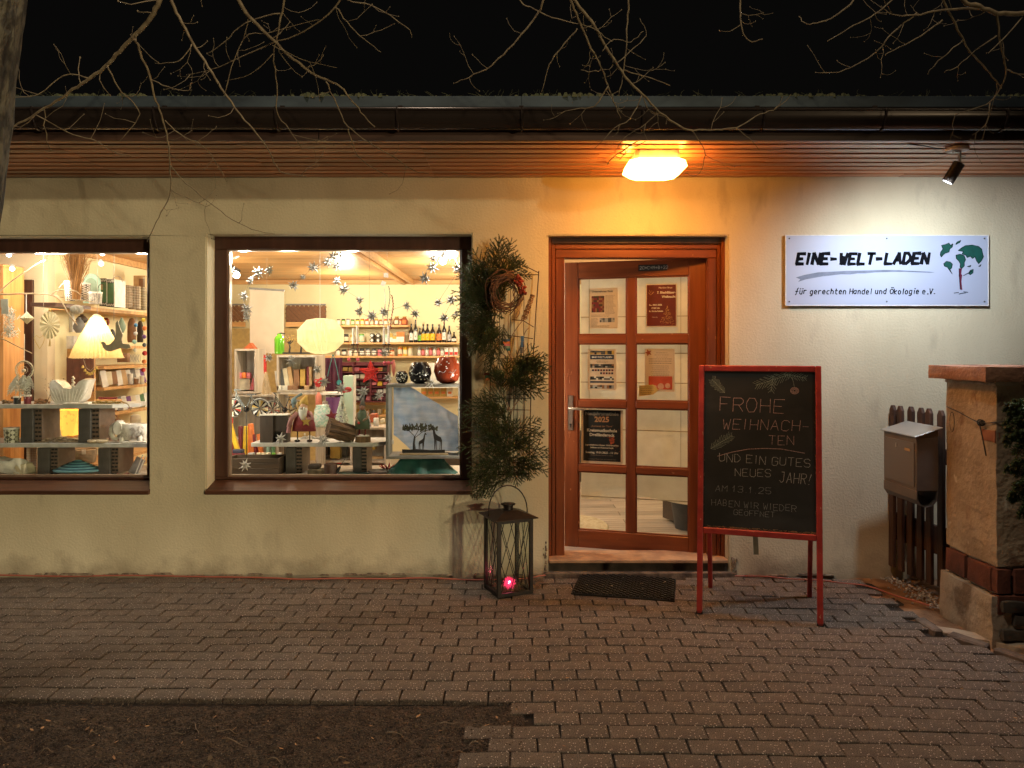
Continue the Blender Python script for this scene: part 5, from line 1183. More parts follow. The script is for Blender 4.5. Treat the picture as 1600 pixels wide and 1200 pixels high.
bw = MB(); bw.bb(-6, LWX, PY_, PY_+.099, 0, 2.5); tag(bw.build('partition_wall', mat('partition_paint', (.66, .56, .40), .9, (.60, .50, .36), (2, 2, 2))), kind='structure')
bw = MB(); bw.bb(RX1, RX1+.1, FT, RY, 0, 2.5); tag(bw.build('right_wall', room_wall), kind='structure')
bw = MB(); bw.bb(-6.1, -6, FT, PY_, 0, 2.5); tag(bw.build('far_left_wall', room_wall), kind='structure')
ce = MB(); ce.bb(-6.1, RX1+.1, FT, RY+.1, CZ+.02, CZ+.12); ceo = tag(ce.build('shop_ceiling', C['darkbrown']), kind='structure')
for i in range(40):
    y = FT+.05+i*.112; 
    if y > RY-.02: break
    MB().bb(-6, RX1, y-.05, y+.0535, CZ, CZ+.018).build('ceiling_board', ceil_m, ceo)
for x in (-1.36, -1.25): MB().bb(x-.02, x+.02, FT+.1, RY-.005, CZ-.058, CZ-.002).build('ceiling_batten', wood_shelf, ceo)
MB().bb(-1.43, -1.385, FT+.1, RY-.005, CZ-.03, CZ-.002).build('ceiling_batten', mat('beige_duct', (.55, .40, .28), .6), ceo)
MB().bb(-3.7, RX1, RY-.05, RY-.004, CZ-.055, CZ-.002).build('cornice', wood_shelf, ceo)
MB().bb(LWX+.002, LWX+.04, PY_+.1, RY-.055, CZ-.06, CZ-.002).build('cornice', wood_shelf, ceo)
MB().bb(-6, RX1, 4.45, 4.695, FZ, .60).build('low_base_cupboard', C['darkbrown']) if False else None
# inner door with dark glass in the partition
idr = thing('inner_door', 'brown framed inner door with dark glass behind the left display', 'door', (0, PY_-.03, 0))
d = 6.17; X0, X1, Z1 = PX(-30, d), PX(50, d), PZ(437, d)
MB().bb(X1-.07, X1, 0, .028, FZ, Z1).build('frame_side', frame_brown, idr); MB().bb(X0, X1-.072, 0, .028, Z1-.06, Z1).build('frame_top', frame_brown, idr)
MB().bb(X0, X1-.072, .01, .026, FZ, Z1-.062).build('glass', mat('dark_olive_glass', (.07, .065, .04), .25), idr); MB().bb(X1-.14, X1-.12, .003, .009, FZ, Z1-.1).build('door_edge', C['cream'], idr)
bk = thing('pine_bookcase', 'orange pine bookcase upright at the far left of the left window', 'bookcase', (PX(-60, 5.9), .80, FZ))
x1_ = PX(12, 5.85)-PX(-60, 5.9)
for nm, b in (('side_panel', (x1_-.025, x1_, 0, .25, 0, PZ(418, 5.85)-FZ)), ('back_board', (-.3, x1_-.025, .23, .25, 0, PZ(422, 5.85)-FZ)), ('shelf', (-.3, x1_-.027, 0, .228, .95, .975)), ('shelf', (-.3, x1_-.027, 0, .228, .55, .575)), ('top_board', (-.3, x1_, 0, .25, PZ(418, 5.85)-FZ+.001, PZ(418, 5.85)-FZ+.02))):
    MB().bb(*b).build(nm, pine_v, bk, bevel=.003)

# ------------------------------------------------------------------ display decks and hollow-brick stands
for (xa, xb, lab) in ((-4.55, -2.15, 'pale low display deck behind the left window'), (-2.10, -.17, 'pale low display deck behind the right window')):
    t = thing('display_deck', lab, 'display deck', (0, .27, 0)); MB().bb(xa, xb, 0, .62, .565, .585).build('deck_board', crate_m, t); MB().bb(xa+.03, xb-.03, .56, .60, FZ, .564).build('deck_front', crate_m, t)
grey_board = plain('board_greywhite', (.55, .54, .52)); brick_dk = plain('hollow_brick', (.10, .09, .085), bump=.2); brick_sd = plain('hollow_brick_side', (.20, .14, .11)); 
def board(px0, px1, py, d0, dd, lab, th=.028):
    X0, X1, Z = PX(px0, d0), PX(px1, d0), PZ(py, d0)
    m_ = MB(); m_.add([(x, y, z) for z in (Z-th, Z) for x, y in ((X0, d0-5), (X1-.02, d0-5), (X1+.10, d0-5+dd*.45), (X1+.06, d0-5+dd), (X0, d0-5+dd))], [(4, 3, 2, 1, 0), (5, 6, 7, 8, 9)]+[(i, (i+1) % 5, 5+(i+1) % 5, 5+i) for i in range(5)])
    return one('display_board', m_, grey_board, lab, 'board', bevel=.002)
def hbrick(px0, px1, pyt, pyb, d, lab, group=None):
    X0, X1 = PX(px0, d), PX(px1, d); z0, z1 = PZ(pyb, d), PZ(pyt, d); t = thing('hollow_brick', lab, 'brick', (X0, d-5, z0), 0, group)
    w_ = X1-X0; f = .62; h = z1-z0
    MB().bb(0, w_*f, 0, .24, 0, h).build('solid_face', brick_dk, t, bevel=.003); MB().bb(w_*f+.001, w_, .02, .24, 0, h).build('core', brick_sd, t, bevel=.002)
    m_ = MB(); nr = 8
    for i in range(nr):
        for j in range(2):
            z = h*(i+.5)/nr; x = w_*f+(w_*(1-f))*(.27+.46*j+(.06 if i % 2 else -.04)); m_.bb(x-.009, x+.009, .0165, .0195, z-.006, z+.006)
    m_.build('hole', C['black'], t)
board(-60, 180, 632, 5.42, .34, 'upper grey display board in the left window carrying the bird planter')
board(-60, 236, 693, 5.42, .36, 'lower grey display board in the left window carrying the elephant planter')
board(392, 588, 692, 5.45, .34, 'grey display board in the right window carrying the bark log')
for a in ((32, 63, 639, 692.6, 'hollow brick under the upper board below the dreamcatcher'), (122, 153, 639, 692.6, 'hollow brick under the upper board right of the amber lamp'), (58, 88, 700, 744, 'hollow brick under the lower board left of the blue woven basket'), (153, 183, 700, 744, 'hollow brick under the lower board right of the blue woven basket')):
    hbrick(a[0], a[1], a[2], a[3]-.6, 5.47, a[4])
hbrick(446, 471, 699, 742, 5.5, 'hollow brick under the right display board below the tin santa'); hbrick(551, 572, 699, 742, 5.5, 'hollow brick under the right display board below the green coat figure')

# ================================================================== LEFT WINDOW THINGS
def loft(mb, rings):
    """rings of (cx,cy,cz,rx,ry) -> closed skin, 14 sides"""
    n = 14; vs = []; 
    for cx, cy, cz, rx, ry in rings:
        for j in range(n): a = 2*math.pi*j/n; vs.append((cx+rx*math.cos(a), cy+ry*math.sin(a), cz))
    fs = [(i*n+j, i*n+(j+1) % n, (i+1)*n+(j+1) % n, (i+1)*n+j) for i in range(len(rings)-1) for j in range(n)]+[tuple(reversed(range(n))), tuple((len(rings)-1)*n+j for j in range(n))]
    mb.add(vs, fs)
ZB1 = PZ(632, 5.42); ZB2 = PZ(693, 5.42)
# bird-shaped planter: open bowl with raised head and tail, outline swept through the depth
t = thing('bird_planter', 'white ribbed ceramic bird-shaped bowl on the upper left display board', 'planter', (PX(113, 5.52), .52, ZB1))
u_ = 5.52/1200
prof = [(-22, 0), (14, 0), (24, 8), (27, 20), (31, 34), (33, 38), (26, 39), (18, 35), (12, 28), (4, 23), (-8, 25), (-14, 32), (-22, 37), (-28, 36), (-31, 31), (-30, 20), (-28, 8)]
m_ = MB(); sl = [(-1, .55), (-.8, .86), (-.3, 1), (.3, 1), (.8, .86), (1, .55)]; n = len(prof)
m_.add([(x*u_*(.80+.2*s), y*.055, (z+.5)*u_*(1 if z < 24 else .93+.07*s)) for y, s in sl for x, z in prof], [tuple(range(n)), tuple(reversed(range(5*n, 6*n)))]+[(k*n+i, (k+1)*n+i, (k+1)*n+(i+1) % n, k*n+(i+1) % n) for k in range(5) for i in range(n)])
m_.build('body', C['ceramic'], t, smooth=60)
m_ = MB()
for k in range(13):
    x0 = (-24+k*3.7)*u_; a = -.9+k*.14; m_.bar((x0, -.056, .02), (x0+math.sin(a)*.07, -.057, .02+.085), .003, .002)
m_.build('rib_relief', C['white'], t)
m_ = MB(); 
for k in range(9): m_.ball((.012+.006*math.sin(k*2), -.01, .11+k*.010), .011-.0004*k, 7, 5)
m_.build('white_plume', C['white'], t, smooth=True)
MB().ball((-.075, -.005, .125), .028, 10, 6, .6).build('pinkish_shell', plain('shell', (.70, .48, .38)), t, smooth=True)
one('planter_dish', MB().bb(-.04, .145, -.055, -.005, 0, .012), C['ceramic'], 'white flat dish in front of the bird-shaped bowl', 'dish', (PX(113, 5.46), .46, ZB1+.0005), bevel=.004)
# elephant planter
t = thing('elephant_planter', 'white patterned ceramic elephant planter at the right end of the lower board', 'planter', (PX(205, 5.5), .50, ZB2))
u_ = 5.5/1200; m_ = MB()
loft(m_, [(.01, 0, .022, .085, .045), (.01, 0, .05, .105, .055), (.015, 0, .09, .108, .058), (.02, 0, .125, .100, .055), (.02, 0, .133, .088, .046), (.02, 0, .115, .07, .03)]); m_.build('body', C['ceramic'], t, smooth=50)
m_ = MB(); m_.ball((-.085, 0, .115), .045, 12, 8, 1.0); m_.tube([(-.11, 0, .12), (-.135, 0, .10), (-.142, 0, .06), (-.13, 0, .03), (-.105, 0, .02), (-.09, -.01, .035)], [.026, .022, .018, .015, .012, .010], 9); m_.build('head', C['ceramic'], t, smooth=True)
m_ = MB(); m_.lathe([(.004, -.006), (.040, -.004), (.042, .002), (.004, .005)], (0, 0, 0), 14); m_.v = [(-.075+v[0]*.8, -.045+v[2], .105+v[1]*1.2) for v in m_.v]; m_.build('ear', C['ceramic'], t, smooth=50)
for x, y in ((-.05, -.03), (-.05, .03), (.075, -.03), (.075, .03)): MB().lathe([(.021, 0), (.018, .02), (.02, .05)], (x, y, 0), 10).build('leg', C['ceramic'], t, smooth=True)
m_ = MB()
for k in range(46): a = rnd.uniform(-2.6, -.5); z = rnd.uniform(.04, .115); cx, cy = .012+.108*math.cos(a), .060*math.sin(a); m_.tube([(cx+.006*math.cos(q), cy-.0015, z+.006*math.sin(q)) for q in [i*.9 for i in range(7)]], .0012, 3)
m_.build('scroll_relief', plain('relief_grey', (.36, .31, .26)), t)
one('white_slab', MB().bb(-.06, .11, -.03, -.0, 0, .012), C['ceramic'], 'flat white slab before the feet of the elephant planter', 'slab', (PX(208, 5.46), .455, ZB2+.0005), bevel=.003)
# dreamcatcher
t = thing('dreamcatcher', 'white feathered dreamcatcher hanging on a ribbon in the left window', 'dreamcatcher', at(38, 578, 5.36)); Rr = .062
m_ = MB(); m_.tube([(Rr*math.cos(a), 0, Rr*math.sin(a)) for a in [i*.3927 for i in range(17)]], .0045, 6); m_.build('ring', C['cream'], t, smooth=True)
m_ = MB()
for k in range(9):
    a, b = k*.698, (k+2)*.698; m_.bar((Rr*math.cos(a), 0, Rr*math.sin(a)), (Rr*math.cos(b), 0, Rr*math.sin(b)), .0016); m_.bar((Rr*.45*math.cos(a+.3), 0, Rr*.45*math.sin(a+.3)), (Rr*.45*math.cos(b+.3), 0, Rr*.45*math.sin(b+.3)), .0014)
m_.build('web', C['white'], t); MB().ball((.0, -.004, -.004), .013, 8, 6).build('bead', plain('pearl', (.8, .66, .5)), t, smooth=True)
m_ = MB(); m_.bar((0, 0, Rr), (.001, 0, .25), .005, .002); m_.build('ribbon', C['white'], t)
def feather(mb, p, L, wd, a, r):
    ax = Vector((math.sin(a), 0, -math.cos(a))); sd = Vector((ax.z*-1, 0, ax.x)); n = 9
    for i in range(n):
        s = i/(n-1); c = Vector(p)+ax*L*s; w_ = wd*math.sin(math.pi*min(.97, s*.9+.12))
        for q in (-1, 1): mb.add([c, c+ax*L*.10, c+ax*L*.16+sd*q*w_+Vector((0, r.uniform(-.008, .004), 0)), c+ax*L*.05+sd*q*w_*.9], [(0, 1, 2, 3)])
for k in range(16): 
    m_ = MB(); a = rnd.uniform(-.5, .5); x = rnd.uniform(-.085, .085); feather(m_, (x, rnd.uniform(-.02, .01), -Rr*.5-rnd.uniform(0, .03)-abs(x)*.1), rnd.uniform(.07, .15), rnd.uniform(.012, .022), a, rnd); m_.build('feather', C['white'], t)
m_ = MB()
for k in range(5): m_.bar((-.03+k*.016, 0, -Rr), (-.035+k*.018, 0, -.19), .002)
m_.build('string', string_m, t)
# macrame hanging at the left edge
t = thing('macrame_hanging', 'white shaggy macrame tassel with paper tag at the left window edge', 'wall hanging', at(14, 500, 5.36)); m_ = MB()
for k in range(150):
    x = rnd.gauss(0, .020); z = rnd.uniform(-.10, .10); x += .02*max(0, -z*6); m_.tube([(x, rnd.uniform(-.02, .02), z), (x+rnd.uniform(-.012, .012), rnd.uniform(-.025, .02), z-.012), (x+rnd.uniform(-.02, .02), rnd.uniform(-.02, .02), z-.03)], .0022, 3)
m_.build('yarn', C['white'], t); MB().bb(-.04, .012, -.028, -.026, .085, .145).build('paper_tag', C['white'], t)
# driftwood mobile
for i, (pts, lab, r_) in enumerate([
    ([(-20, 475), (10, 446), (40, 424), (60, 411), (71, 406)], 'pale peeled twig rising to the right in the left window', .0055), ([(-10, 458), (10, 460), (30, 459), (60, 459), (80, 461), (95, 470), (108, 492), (121, 508)], 'pale forked twig bending down beside the paper rosette', .0065),
    ([(80, 461), (88, 455), (100, 453), (118, 455), (128, 463)], 'short pale curved twig over the basket shelf', .005), ([(-10, 528), (5, 530), (25, 540), (50, 552)], 'thin brown hanging twig below the macrame', .0045), ([(80, 461), (110, 467), (148, 472)], 'thin straight pale twig above the honeycomb ball', .004)]):
    m_ = MB(); P = smooth_path([at(a, b, 5.34+.01*i) for a, b in pts], 4); m_.tube(P, [r_*(1-.4*k/len(P)) for k in range(len(P))], 7); one('hanging_twig', m_, plain('peeled_twig', (.66, .48, .30)), lab, 'twig', smooth=True)
# paper ornaments
def cordup(px, py0, py1, d, lab, r=.0016, m=None, grp=None):
    m_ = MB(); m_.tube([at(px, py0, d), at(px, py1, d)], r, 4); return one('thread', m_, m or string_m, lab, 'cord', group=grp)
def honeycomb(px, py, d, Rx, profile, m, lab, n=22, name='paper_ornament'):
    t = thing(name, lab, 'paper ornament', at(px, py, d)); mA = MB()
    for k in range(n):
        a = 2*math.pi*k/n; c, s = math.cos(a), math.sin(a); P = [(r, z) for r, z in profile]
        vs = [(0, 0, P[0][1])]+[(r*c, r*s, z) for r, z in P]+[(0, 0, P[-1][1])]+[(r*.5*math.cos(a+math.pi/n), r*.5*math.sin(a+math.pi/n), z) for r, z in P]
        q = len(P); mA.add(vs, [tuple(range(0, q+2))]); 
        mA.add([(r*c*.98, r*s*.98, z) for r, z in P]+[(r*.8*math.cos(a+math.pi/n), r*.8*math.sin(a+math.pi/n), z) for r, z in P], [(i, i+1, q+i+1, q+i) for i in range(q-1)])
        mA.add([(r*math.cos(a+2*math.pi/n)*.98, r*math.sin(a+2*math.pi/n)*.98, z) for r, z in P]+[(r*.8*math.cos(a+math.pi/n), r*.8*math.sin(a+math.pi/n), z) for r, z in P], [(i, i+1, q+i+1, q+i) for i in range(q-1)])
    mA.build('folded_paper', m, t); return t
honeycomb(120, 484, 5.5, .045, [(.012, .035), (.034, .026), (.044, .008), (.044, -.008), (.034, -.024), (.012, -.033)], plain('grey_paper', (.40, .36, .30)), 'round grey honeycomb paper ball under the basket shelf', 20)
honeycomb(42, 497, 5.5, .05, [(.003, .046), (.022, .022), (.048, 0), (.022, -.022), (.003, -.042)], C['cream'], 'cream diamond-shaped honeycomb paper ornament beside the macrame', 20)
t = thing('paper_rosette', 'pleated cream paper rosette with tassel hanging in the left window', 'paper ornament', at(78, 508, 5.42), R(35)); m_ = MB(); n = 30
m_.add([(0, 0, 0)]+[(.062*math.cos(2*math.pi*k/n), .006*(1 if k % 2 else -1), .098*math.sin(2*math.pi*k/n)) for k in range(n)], [(0, 1+k, 1+(k+1) % n) for k in range(n)]); m_.build('pleats', plain('cream_paper', (.78, .66, .42)), t)
m_ = MB()
for k in range(12): m_.bar((0, 0, -.098), (rnd.uniform(-.008, .008), 0, -.15), .0018)
m_.ball((0, 0, .105), .010, 8, 5); m_.build('tassel', C['gold'], t)
# hanging grey dove
t = thing('dove_silhouette', 'grey cut-out dove hanging in front of the pleated lamp', 'dove', at(178, 535, 5.33)); u_ = 5.33/1200
dv = [(-21, -1), (-17, 2), (-13, -1), (-12, -4), (-6, -3), (0, 3), (3, 10), (3, 30), (6, 34), (9, 24), (14, 12), (12, 4), (14, -2), (24, -3), (27, -8), (20, -10), (10, -9), (-5, -14), (-12, -13), (-17, -8), (-18, -3)]
MB().prism([(x*u_, z*u_) for x, z in reversed(dv)], -.004, .004).build('body', plain('grey_plywood', (.44, .37, .27)), t)
cordup(178, 501, 392, 5.33, 'thin thread from which the grey dove hangs'); cordup(152, 497, 392, 5.55, 'thin cable of the pleated lamp shade')
cordup(68, 485, 392, 5.42, 'thin thread from which the paper rosette hangs'); cordup(41, 488, 459, 5.5, 'white ribbon of the diamond paper ornament', .003, C['white'])
# heart wire, hoops
m_ = MB(); m_.tube([at(a, b, 5.45) for a, b in [(62, 545), (56, 535), (53, 528), (57, 524), (62, 528), (67, 524), (70, 529), (67, 537), (62, 545)]], .0018, 4); one('wire_heart', m_, C['gold'], 'thin wire heart right of the dreamcatcher ribbon', 'heart ornament')
for px0, py0, rr_, lab, mm in ((104, 478, 17, 'thin bare hoop left of the dry grass bundle', string_m), (159, 446, 6, 'dark basket handle above the green pattern panels', C['darkbrown']), (183, 437, 9, 'thin pale basket handle above the brown crochet basket', string_m)):
    m_ = MB(); m_.tube([at(px0+rr_*math.cos(a)*.9, py0-18*(rr_ == 17)-rr_*1.3*math.sin(a)*(1 if rr_ == 17 else .8)+4, 5.9) for a in [i*math.pi/10 for i in range(11)]], .0028, 5); one('basket_hoop', m_, mm, lab, 'hoop')
# dry grass bundle, in a vase on the shelf
m_ = MB()
for k in range(330):
    a = rnd.gauss(0, .30); x0, y0 = rnd.gauss(0, .010), rnd.gauss(0, .010); L = rnd.uniform(.34, .50); wd = rnd.uniform(.3, 1)
    P = [(x0, y0, 0), (x0*1.1+a*.03, y0, .12), (x0*1.5+a*.10, y0*1.5+rnd.gauss(0, .006), L*.6), (x0+a*.20*wd, y0*2+rnd.gauss(0, .02), L)]
    m_.tube(P, [.0024, .002, .0016, .0006], 3)
for k in range(40):
    a = rnd.choice((-1, 1))*rnd.uniform(.5, 1.0); L = rnd.uniform(.30, .42); m_.tube([(0, 0, .08), (a*.05, 0, L*.6), (a*.12, 0, L*.9), (a*.20, 0, L*(1-.1*abs(a)))], [.0014, .0012, .001, .0006], 3)
tag(one('dry_grass_bundle', m_, mat('dry_grass', (.46, .25, .09), .8, (.33, .16, .055), (60, 60, 8), rand=.4), 'tall bundle of brown dry grass standing on the basket shelf', 'dry grass', at(119, 468, 5.85)))
# shelf on the left wall and its goods
SZ = 1.822
sh = thing('wall_shelf', 'long pale pine wall shelf carrying patterned baskets in the left window', 'shelf'); MB().bb(LWX+.002, -3.47, 1.21, 4.2, SZ-.028, SZ).build('shelf_board', wood_shelf, sh, bevel=.002); MB().bb(LWX+.16, -3.40, .72, 1.20, SZ-.026, SZ+.002).build('shelf_end_board', sill_wood, sh)
for y in (1.5, 2.6, 3.6): MB().bb(LWX+.002, LWX+.03, y, y+.03, SZ-.2, SZ-.029).build('bracket', C['white'], sh)
def checker_mat(nm, c1, c2, sc_, kind='checker'):
    m = plain(nm, c1); 
    def f(N, L):
        tc = N.new('ShaderNodeTexCoord'); mp = N.new('ShaderNodeMapping'); mp.inputs['Rotation'].default_value = (0, R(45), 0); L.new(tc.outputs['Object'], mp.inputs[0])
        v = N.new('ShaderNodeTexChecker'); v.inputs['Scale'].default_value = sc_; L.new(mp.outputs[0], v.inputs[0]); return v.outputs['Fac']
    extra_mix(m, f, c2); return m
leafpat = checker_mat('black_leaf_pattern', (.74, .66, .58), (.03, .028, .028), 75)
def pot(px, pyb, d, wpx, hpx, m, lab, cat='plant pot', name='plant_pot', taper=1.12, n=16, cap=True):
    p = at(px, pyb, d); r0 = wpx/2*d/1200; h = hpx*d/1200; t = thing(name, lab, cat, p)
    MB().lathe([(r0/taper, 0), (r0, h), (r0*.93, h), (r0*.93/taper, .01)], (0, 0, 0), n).build('wall', m, t, smooth=40); MB().lathe([(r0*1.02, h-.008), (r0*1.02, h+.003), (r0*.95, h+.003)], (0, 0, 0), n).build('rim', C['white'], t); return t
pot(109, 470, 6.0, 15, 30, leafpat, 'tall narrow pot with black leaf pattern left of the dry grass')
pot(131, 470, 6.15, 19, 27, leafpat, 'white pot with bold black leaf pattern right of the dry grass')
pot(149, 475, 6.05, 20, 18, checker_mat('fine_leaf_pattern', (.66, .58, .50), (.05, .045, .04), 130), 'short pot with fine dark leaf pattern on the basket shelf')
t = thing('arched_green_panel', 'mint green panel with rounded arch top behind the patterned pots', 'panel', at(142, 474, 6.35)); u_ = 6.35/1200; ar = [(-13, 0), (13, 0), (13, 34)]+[(13*math.cos(a), 34+13*math.sin(a)) for a in [i*math.pi/9 for i in range(1, 9)]]+[(-13, 34)]; MB().prism([(x*u_, z*u_) for x, z in ar], 0, .03).build('board', C['mint'], t, bevel=.004); MB().prism([(x*u_*.7, z*u_*.8+.01) for x, z in ar], -.004, -.0005).build('inset', C['sage'], t)
for i, px in enumerate((161, 173)):
    t = thing('pattern_panel', ['upright green box with black and white zigzag bands, with tag', 'upright green box with black and white zigzag bands beside the brown basket'][i], 'box', at(px, 478+i*1.5, 6.5)); u_ = 6.5/1200
    MB().bb(-5.6*u_, 5.2*u_, 0, .18, 0, 43*u_).build('body', C['green'], t, bevel=.003)
    for z0_ in (0, 37): 
        m_ = MB(); m_.bb(-5.65*u_, 5.25*u_, -.002, -.0003, z0_*u_, (z0_+6)*u_); m_.build('dark_band', C['black'], t); m_ = MB()
        for k in range(4): m_.bar(((-5+k*2.6)*u_, -.004, (z0_+1)*u_), ((-3.7+k*2.6)*u_, -.004, (z0_+5)*u_), .003, .002, up=(0, 1, 0)); m_.bar(((-3.7+k*2.6)*u_, -.004, (z0_+5)*u_), ((-2.4+k*2.6)*u_, -.004, (z0_+1)*u_), .003, .002, up=(0, 1, 0))
        m_.build('zigzag', C['white'], t)
    MB().bb(5.3*u_, 6.3*u_, 0, .18, 0, 43*u_).build('white_edge', C['white'], t)
    if i == 0: MB().bb(-4*u_, -.2*u_, -.006, -.003, 25*u_, 34*u_).build('price_tag', C['tan'], t)
crochet = checker_mat('crochet_brown', (.16, .10, .05), (.42, .34, .24), 90); crochet2 = checker_mat('crochet_light', (.55, .46, .32), (.16, .11, .07), 80)
for px, wd, hh, m, lab, dd in ((193, 25, 35, crochet, 'dark brown crocheted basket on the wall shelf', 6.75), (210, 17, 36, crochet2, 'brown and white speckled basket on the wall shelf', 6.9), (221, 15, 36, checker_mat('straw_pattern', (.62, .50, .28), (.10, .07, .04), 60), 'pale straw patterned basket at the shelf end', 7.0)):
    p = at(px, 481+(px-193)*.13, dd); u_ = dd/1200; t = thing('storage_basket', lab, 'basket', p); m_ = MB()
    for k in range(9): m_.lathe([(wd/2*u_*(1+.02*(k % 2)), 0), (wd/2*u_*1.03, hh*u_/18), (wd/2*u_*(1+.02*(k % 2)), hh*u_/9)], (0, 0, k*hh*u_/9), 14)
    m_.build('woven_rows', m, t, smooth=True)
t = thing('brown_carton', 'orange brown carton standing on top behind the shelf baskets', 'carton', at(217, 462, 7.25)); MB().bb(-.05, .06, 0, .14, 0, .19).build('body', C['tan'], t); MB().bb(.001, .058, -.003, -.0005, .03, .16).build('side_label', C['brown'], t)
# felt ball strings
for i, (px, top, cols, r_) in enumerate(((211, 508, ['skyblue', 'white', 'mint', 'cream'], .014), (225, 500, ['yellow', 'orange', 'violet', 'darkgrey', 'red', 'orange', 'red'], .015))):
    t = thing('felt_ball_string', ['string of blue, white and mint felt balls in the left window', 'string of yellow, purple and red felt balls at the right edge of the left window'][i], 'felt ball string', at(px, top, 5.36)); m_ = MB(); m_.bar((0, 0, .3 if i else .25), (0, 0, -.09*len(cols)), .0016); m_.build('thread', string_m, t)
    for k, cc in enumerate(cols): MB().ball((rnd.uniform(-.006, .006), 0, -k*.058), r_*rnd.uniform(.9, 1.2), 10, 6).build('felt_ball', C[cc], t, smooth=True)
# pleated lit lamp shade
shade_m = mat('lit_pleated_shade', (.90, .70, .40), .8, (.82, .60, .30), (40, 40, 40), trans=.55, emit=.40, ecol=(1, .66, .30))
t = thing('pleated_lamp', 'lit cream pleated conical lamp shade hanging in the left window', 'lamp', at(151, 495, 5.55)); u_ = 5.55/1200; m_ = MB(); n = 76; ri = []
for z, r0, amp in ((0, 8, .02), (-8, 12, .03), (-50, 33, .05), (-62, 36.5, .07), (-65, 37.5, .09)):
    ri.append([((r0*(1+amp*(1 if k % 2 else -1)))*u_*math.cos(2*math.pi*k/n), (r0*(1+amp*(1 if k % 2 else -1)))*u_*.8*math.sin(2*math.pi*k/n), z*u_+(.004 if (z == -65 and k % 2) else 0)) for k in range(n)])
m_.add([v for r_ in ri for v in r_], [(i*n+k, i*n+(k+1) % n, (i+1)*n+(k+1) % n, (i+1)*n+k) for i in range(4) for k in range(n)]); m_.build('shade', shade_m, t); MB().lathe([(.02, 0), (.03, .006), (.012, .02)], (0, 0, 0), 10).build('shade_cap', C['cream'], t)
MB().ball((0, 0, -.17), .032, 12, 8).build('bulb', mat('warm_bulb', (1, .8, .5), .3, emit=40, ecol=(1, .74, .40)), t, smooth=True)
lamp('pleated_lamp_light', 'POINT', tuple(at(151, 495, 5.55)+Vector((0, 0, -.10))), 5.5, (1, .74, .40), size=.03)
# amber glowing lantern under the upper board
t = thing('amber_lamp', 'glowing yellow patterned table lamp behind the bricks of the left window', 'lamp', at(112, 690, 5.95)); u_ = 5.95/1200; m_ = MB(); m_.add([(x*u_, y, z*u_) for z, h_ in ((10, 8), (50, 17)) for x, y in ((-h_, -.06), (h_, -.06), (h_, .06), (-h_, .06))], [(0, 1, 5, 4), (1, 2, 6, 5), (2, 3, 7, 6), (3, 0, 4, 7)]); am = mat('amber_shade', (.95, .62, .12), .7, (.5, .26, .04), (30, 30, 30), thr=(.55, .68), emit=1.0, ecol=(1, .50, .07)); m_.build('shade', am, t); MB().lathe([(.05, 0), (.04, .012), (.012, .02), (.012, .05)], (0, 0, 0), 12).build('foot', C['brown'], t)
lamp('amber_light', 'POINT', tuple(at(112, 665, 5.95)), 1.5, (1, .6, .15), size=.03)
# tiny star lights
for i, (px, py) in enumerate(((14, 398), (19, 420), (160, 396), (158, 412))):
    t = thing('mini_light', ['small round white light hanging at the top left of the left window', 'small round white light under its twin at the top left', 'small round white light above the green pattern panels', 'lower small white light above the green pattern panels'][i], 'light', at(px, py, 5.6)); MB().ball((0, 0, 0), .017, 10, 6).build('bulb', mat('cool_bulb', (1, 1, 1), .3, emit=9, ecol=(.95, .93, 1)), t, smooth=True); MB().lathe([(.010, .014), (.014, .03)], (0, 0, 0), 8).build('socket', C['silver'], t)
# small goods on the boards
def cone_pile(px, pyb, d, n, lab, c='brown', sp_=.05, sz=.016):
    m_ = MB()
    for k in range(n): 
        x = rnd.gauss(0, sp_*.5); z = abs(rnd.gauss(0, .012))+.008; m_.ball((x, rnd.uniform(-.03, .03), z), sz*rnd.uniform(.6, 1.1), 6, 4, .7)
    return one('cone_pile', m_, mat('cone_'+c, C[c].node_tree.nodes['Principled BSDF'].inputs[0].default_value[:3], .8, (.40, .24, .12), (70, 70, 70), rand=.4), lab, 'cones', at(px, pyb, d))
cone_pile(64, 631.5, 5.5, 34, 'heap of small brown cones between dreamcatcher and bird bowl', 'brown', .045); cone_pile(12, 631.5, 5.5, 14, 'few dark cones at the left end of the upper board', 'darkbrown', .03)
m_ = MB()
for k in range(60):
    x = rnd.uniform(-.10, .12); a = rnd.uniform(-.5, .5); L = rnd.uniform(.02, .07); m_.tube([(x, rnd.uniform(-.03, .03), .004), (x+L*.5, 0, .010+rnd.uniform(0, .014)), (x+L, rnd.uniform(-.03, .03), .006+a*.01)], .0025, 3)
m_.tube([(.08, 0, .012), (.14, -.01, .02), (.20, -.03, .0), (.225, -.04, -.045)], .003, 4); one('feather_and_grass_bunch', m_, plain('olive_straw', (.30, .22, .07)), 'bunch of olive grass and a long feather beside the bird bowl', 'dry bunch', at(160, 631.5, 5.5))
t = thing('pine_tray', 'small wooden tray with red felt goods at the right of the upper board', 'tray', at(170, 631, 5.85)); MB().bb(-.08, .08, -.04, .04, 0, .035).build('tray', wood_shelf, t, bevel=.002)
m_ = MB()
for k in range(10): m_.ball((-.07+k*.014, 0, .042), .010, 7, 4)
m_.build('red_goods', C['maroon'], t)
one('ceramic_ring', MB().tube([(.026*math.cos(a), 0, .032+.032*math.sin(a)) for a in [i*.449 for i in range(15)]], .007, 8), C['white'], 'white ceramic ring with black base under the dreamcatcher', 'ring', at(36, 631, 5.6), smooth=True)
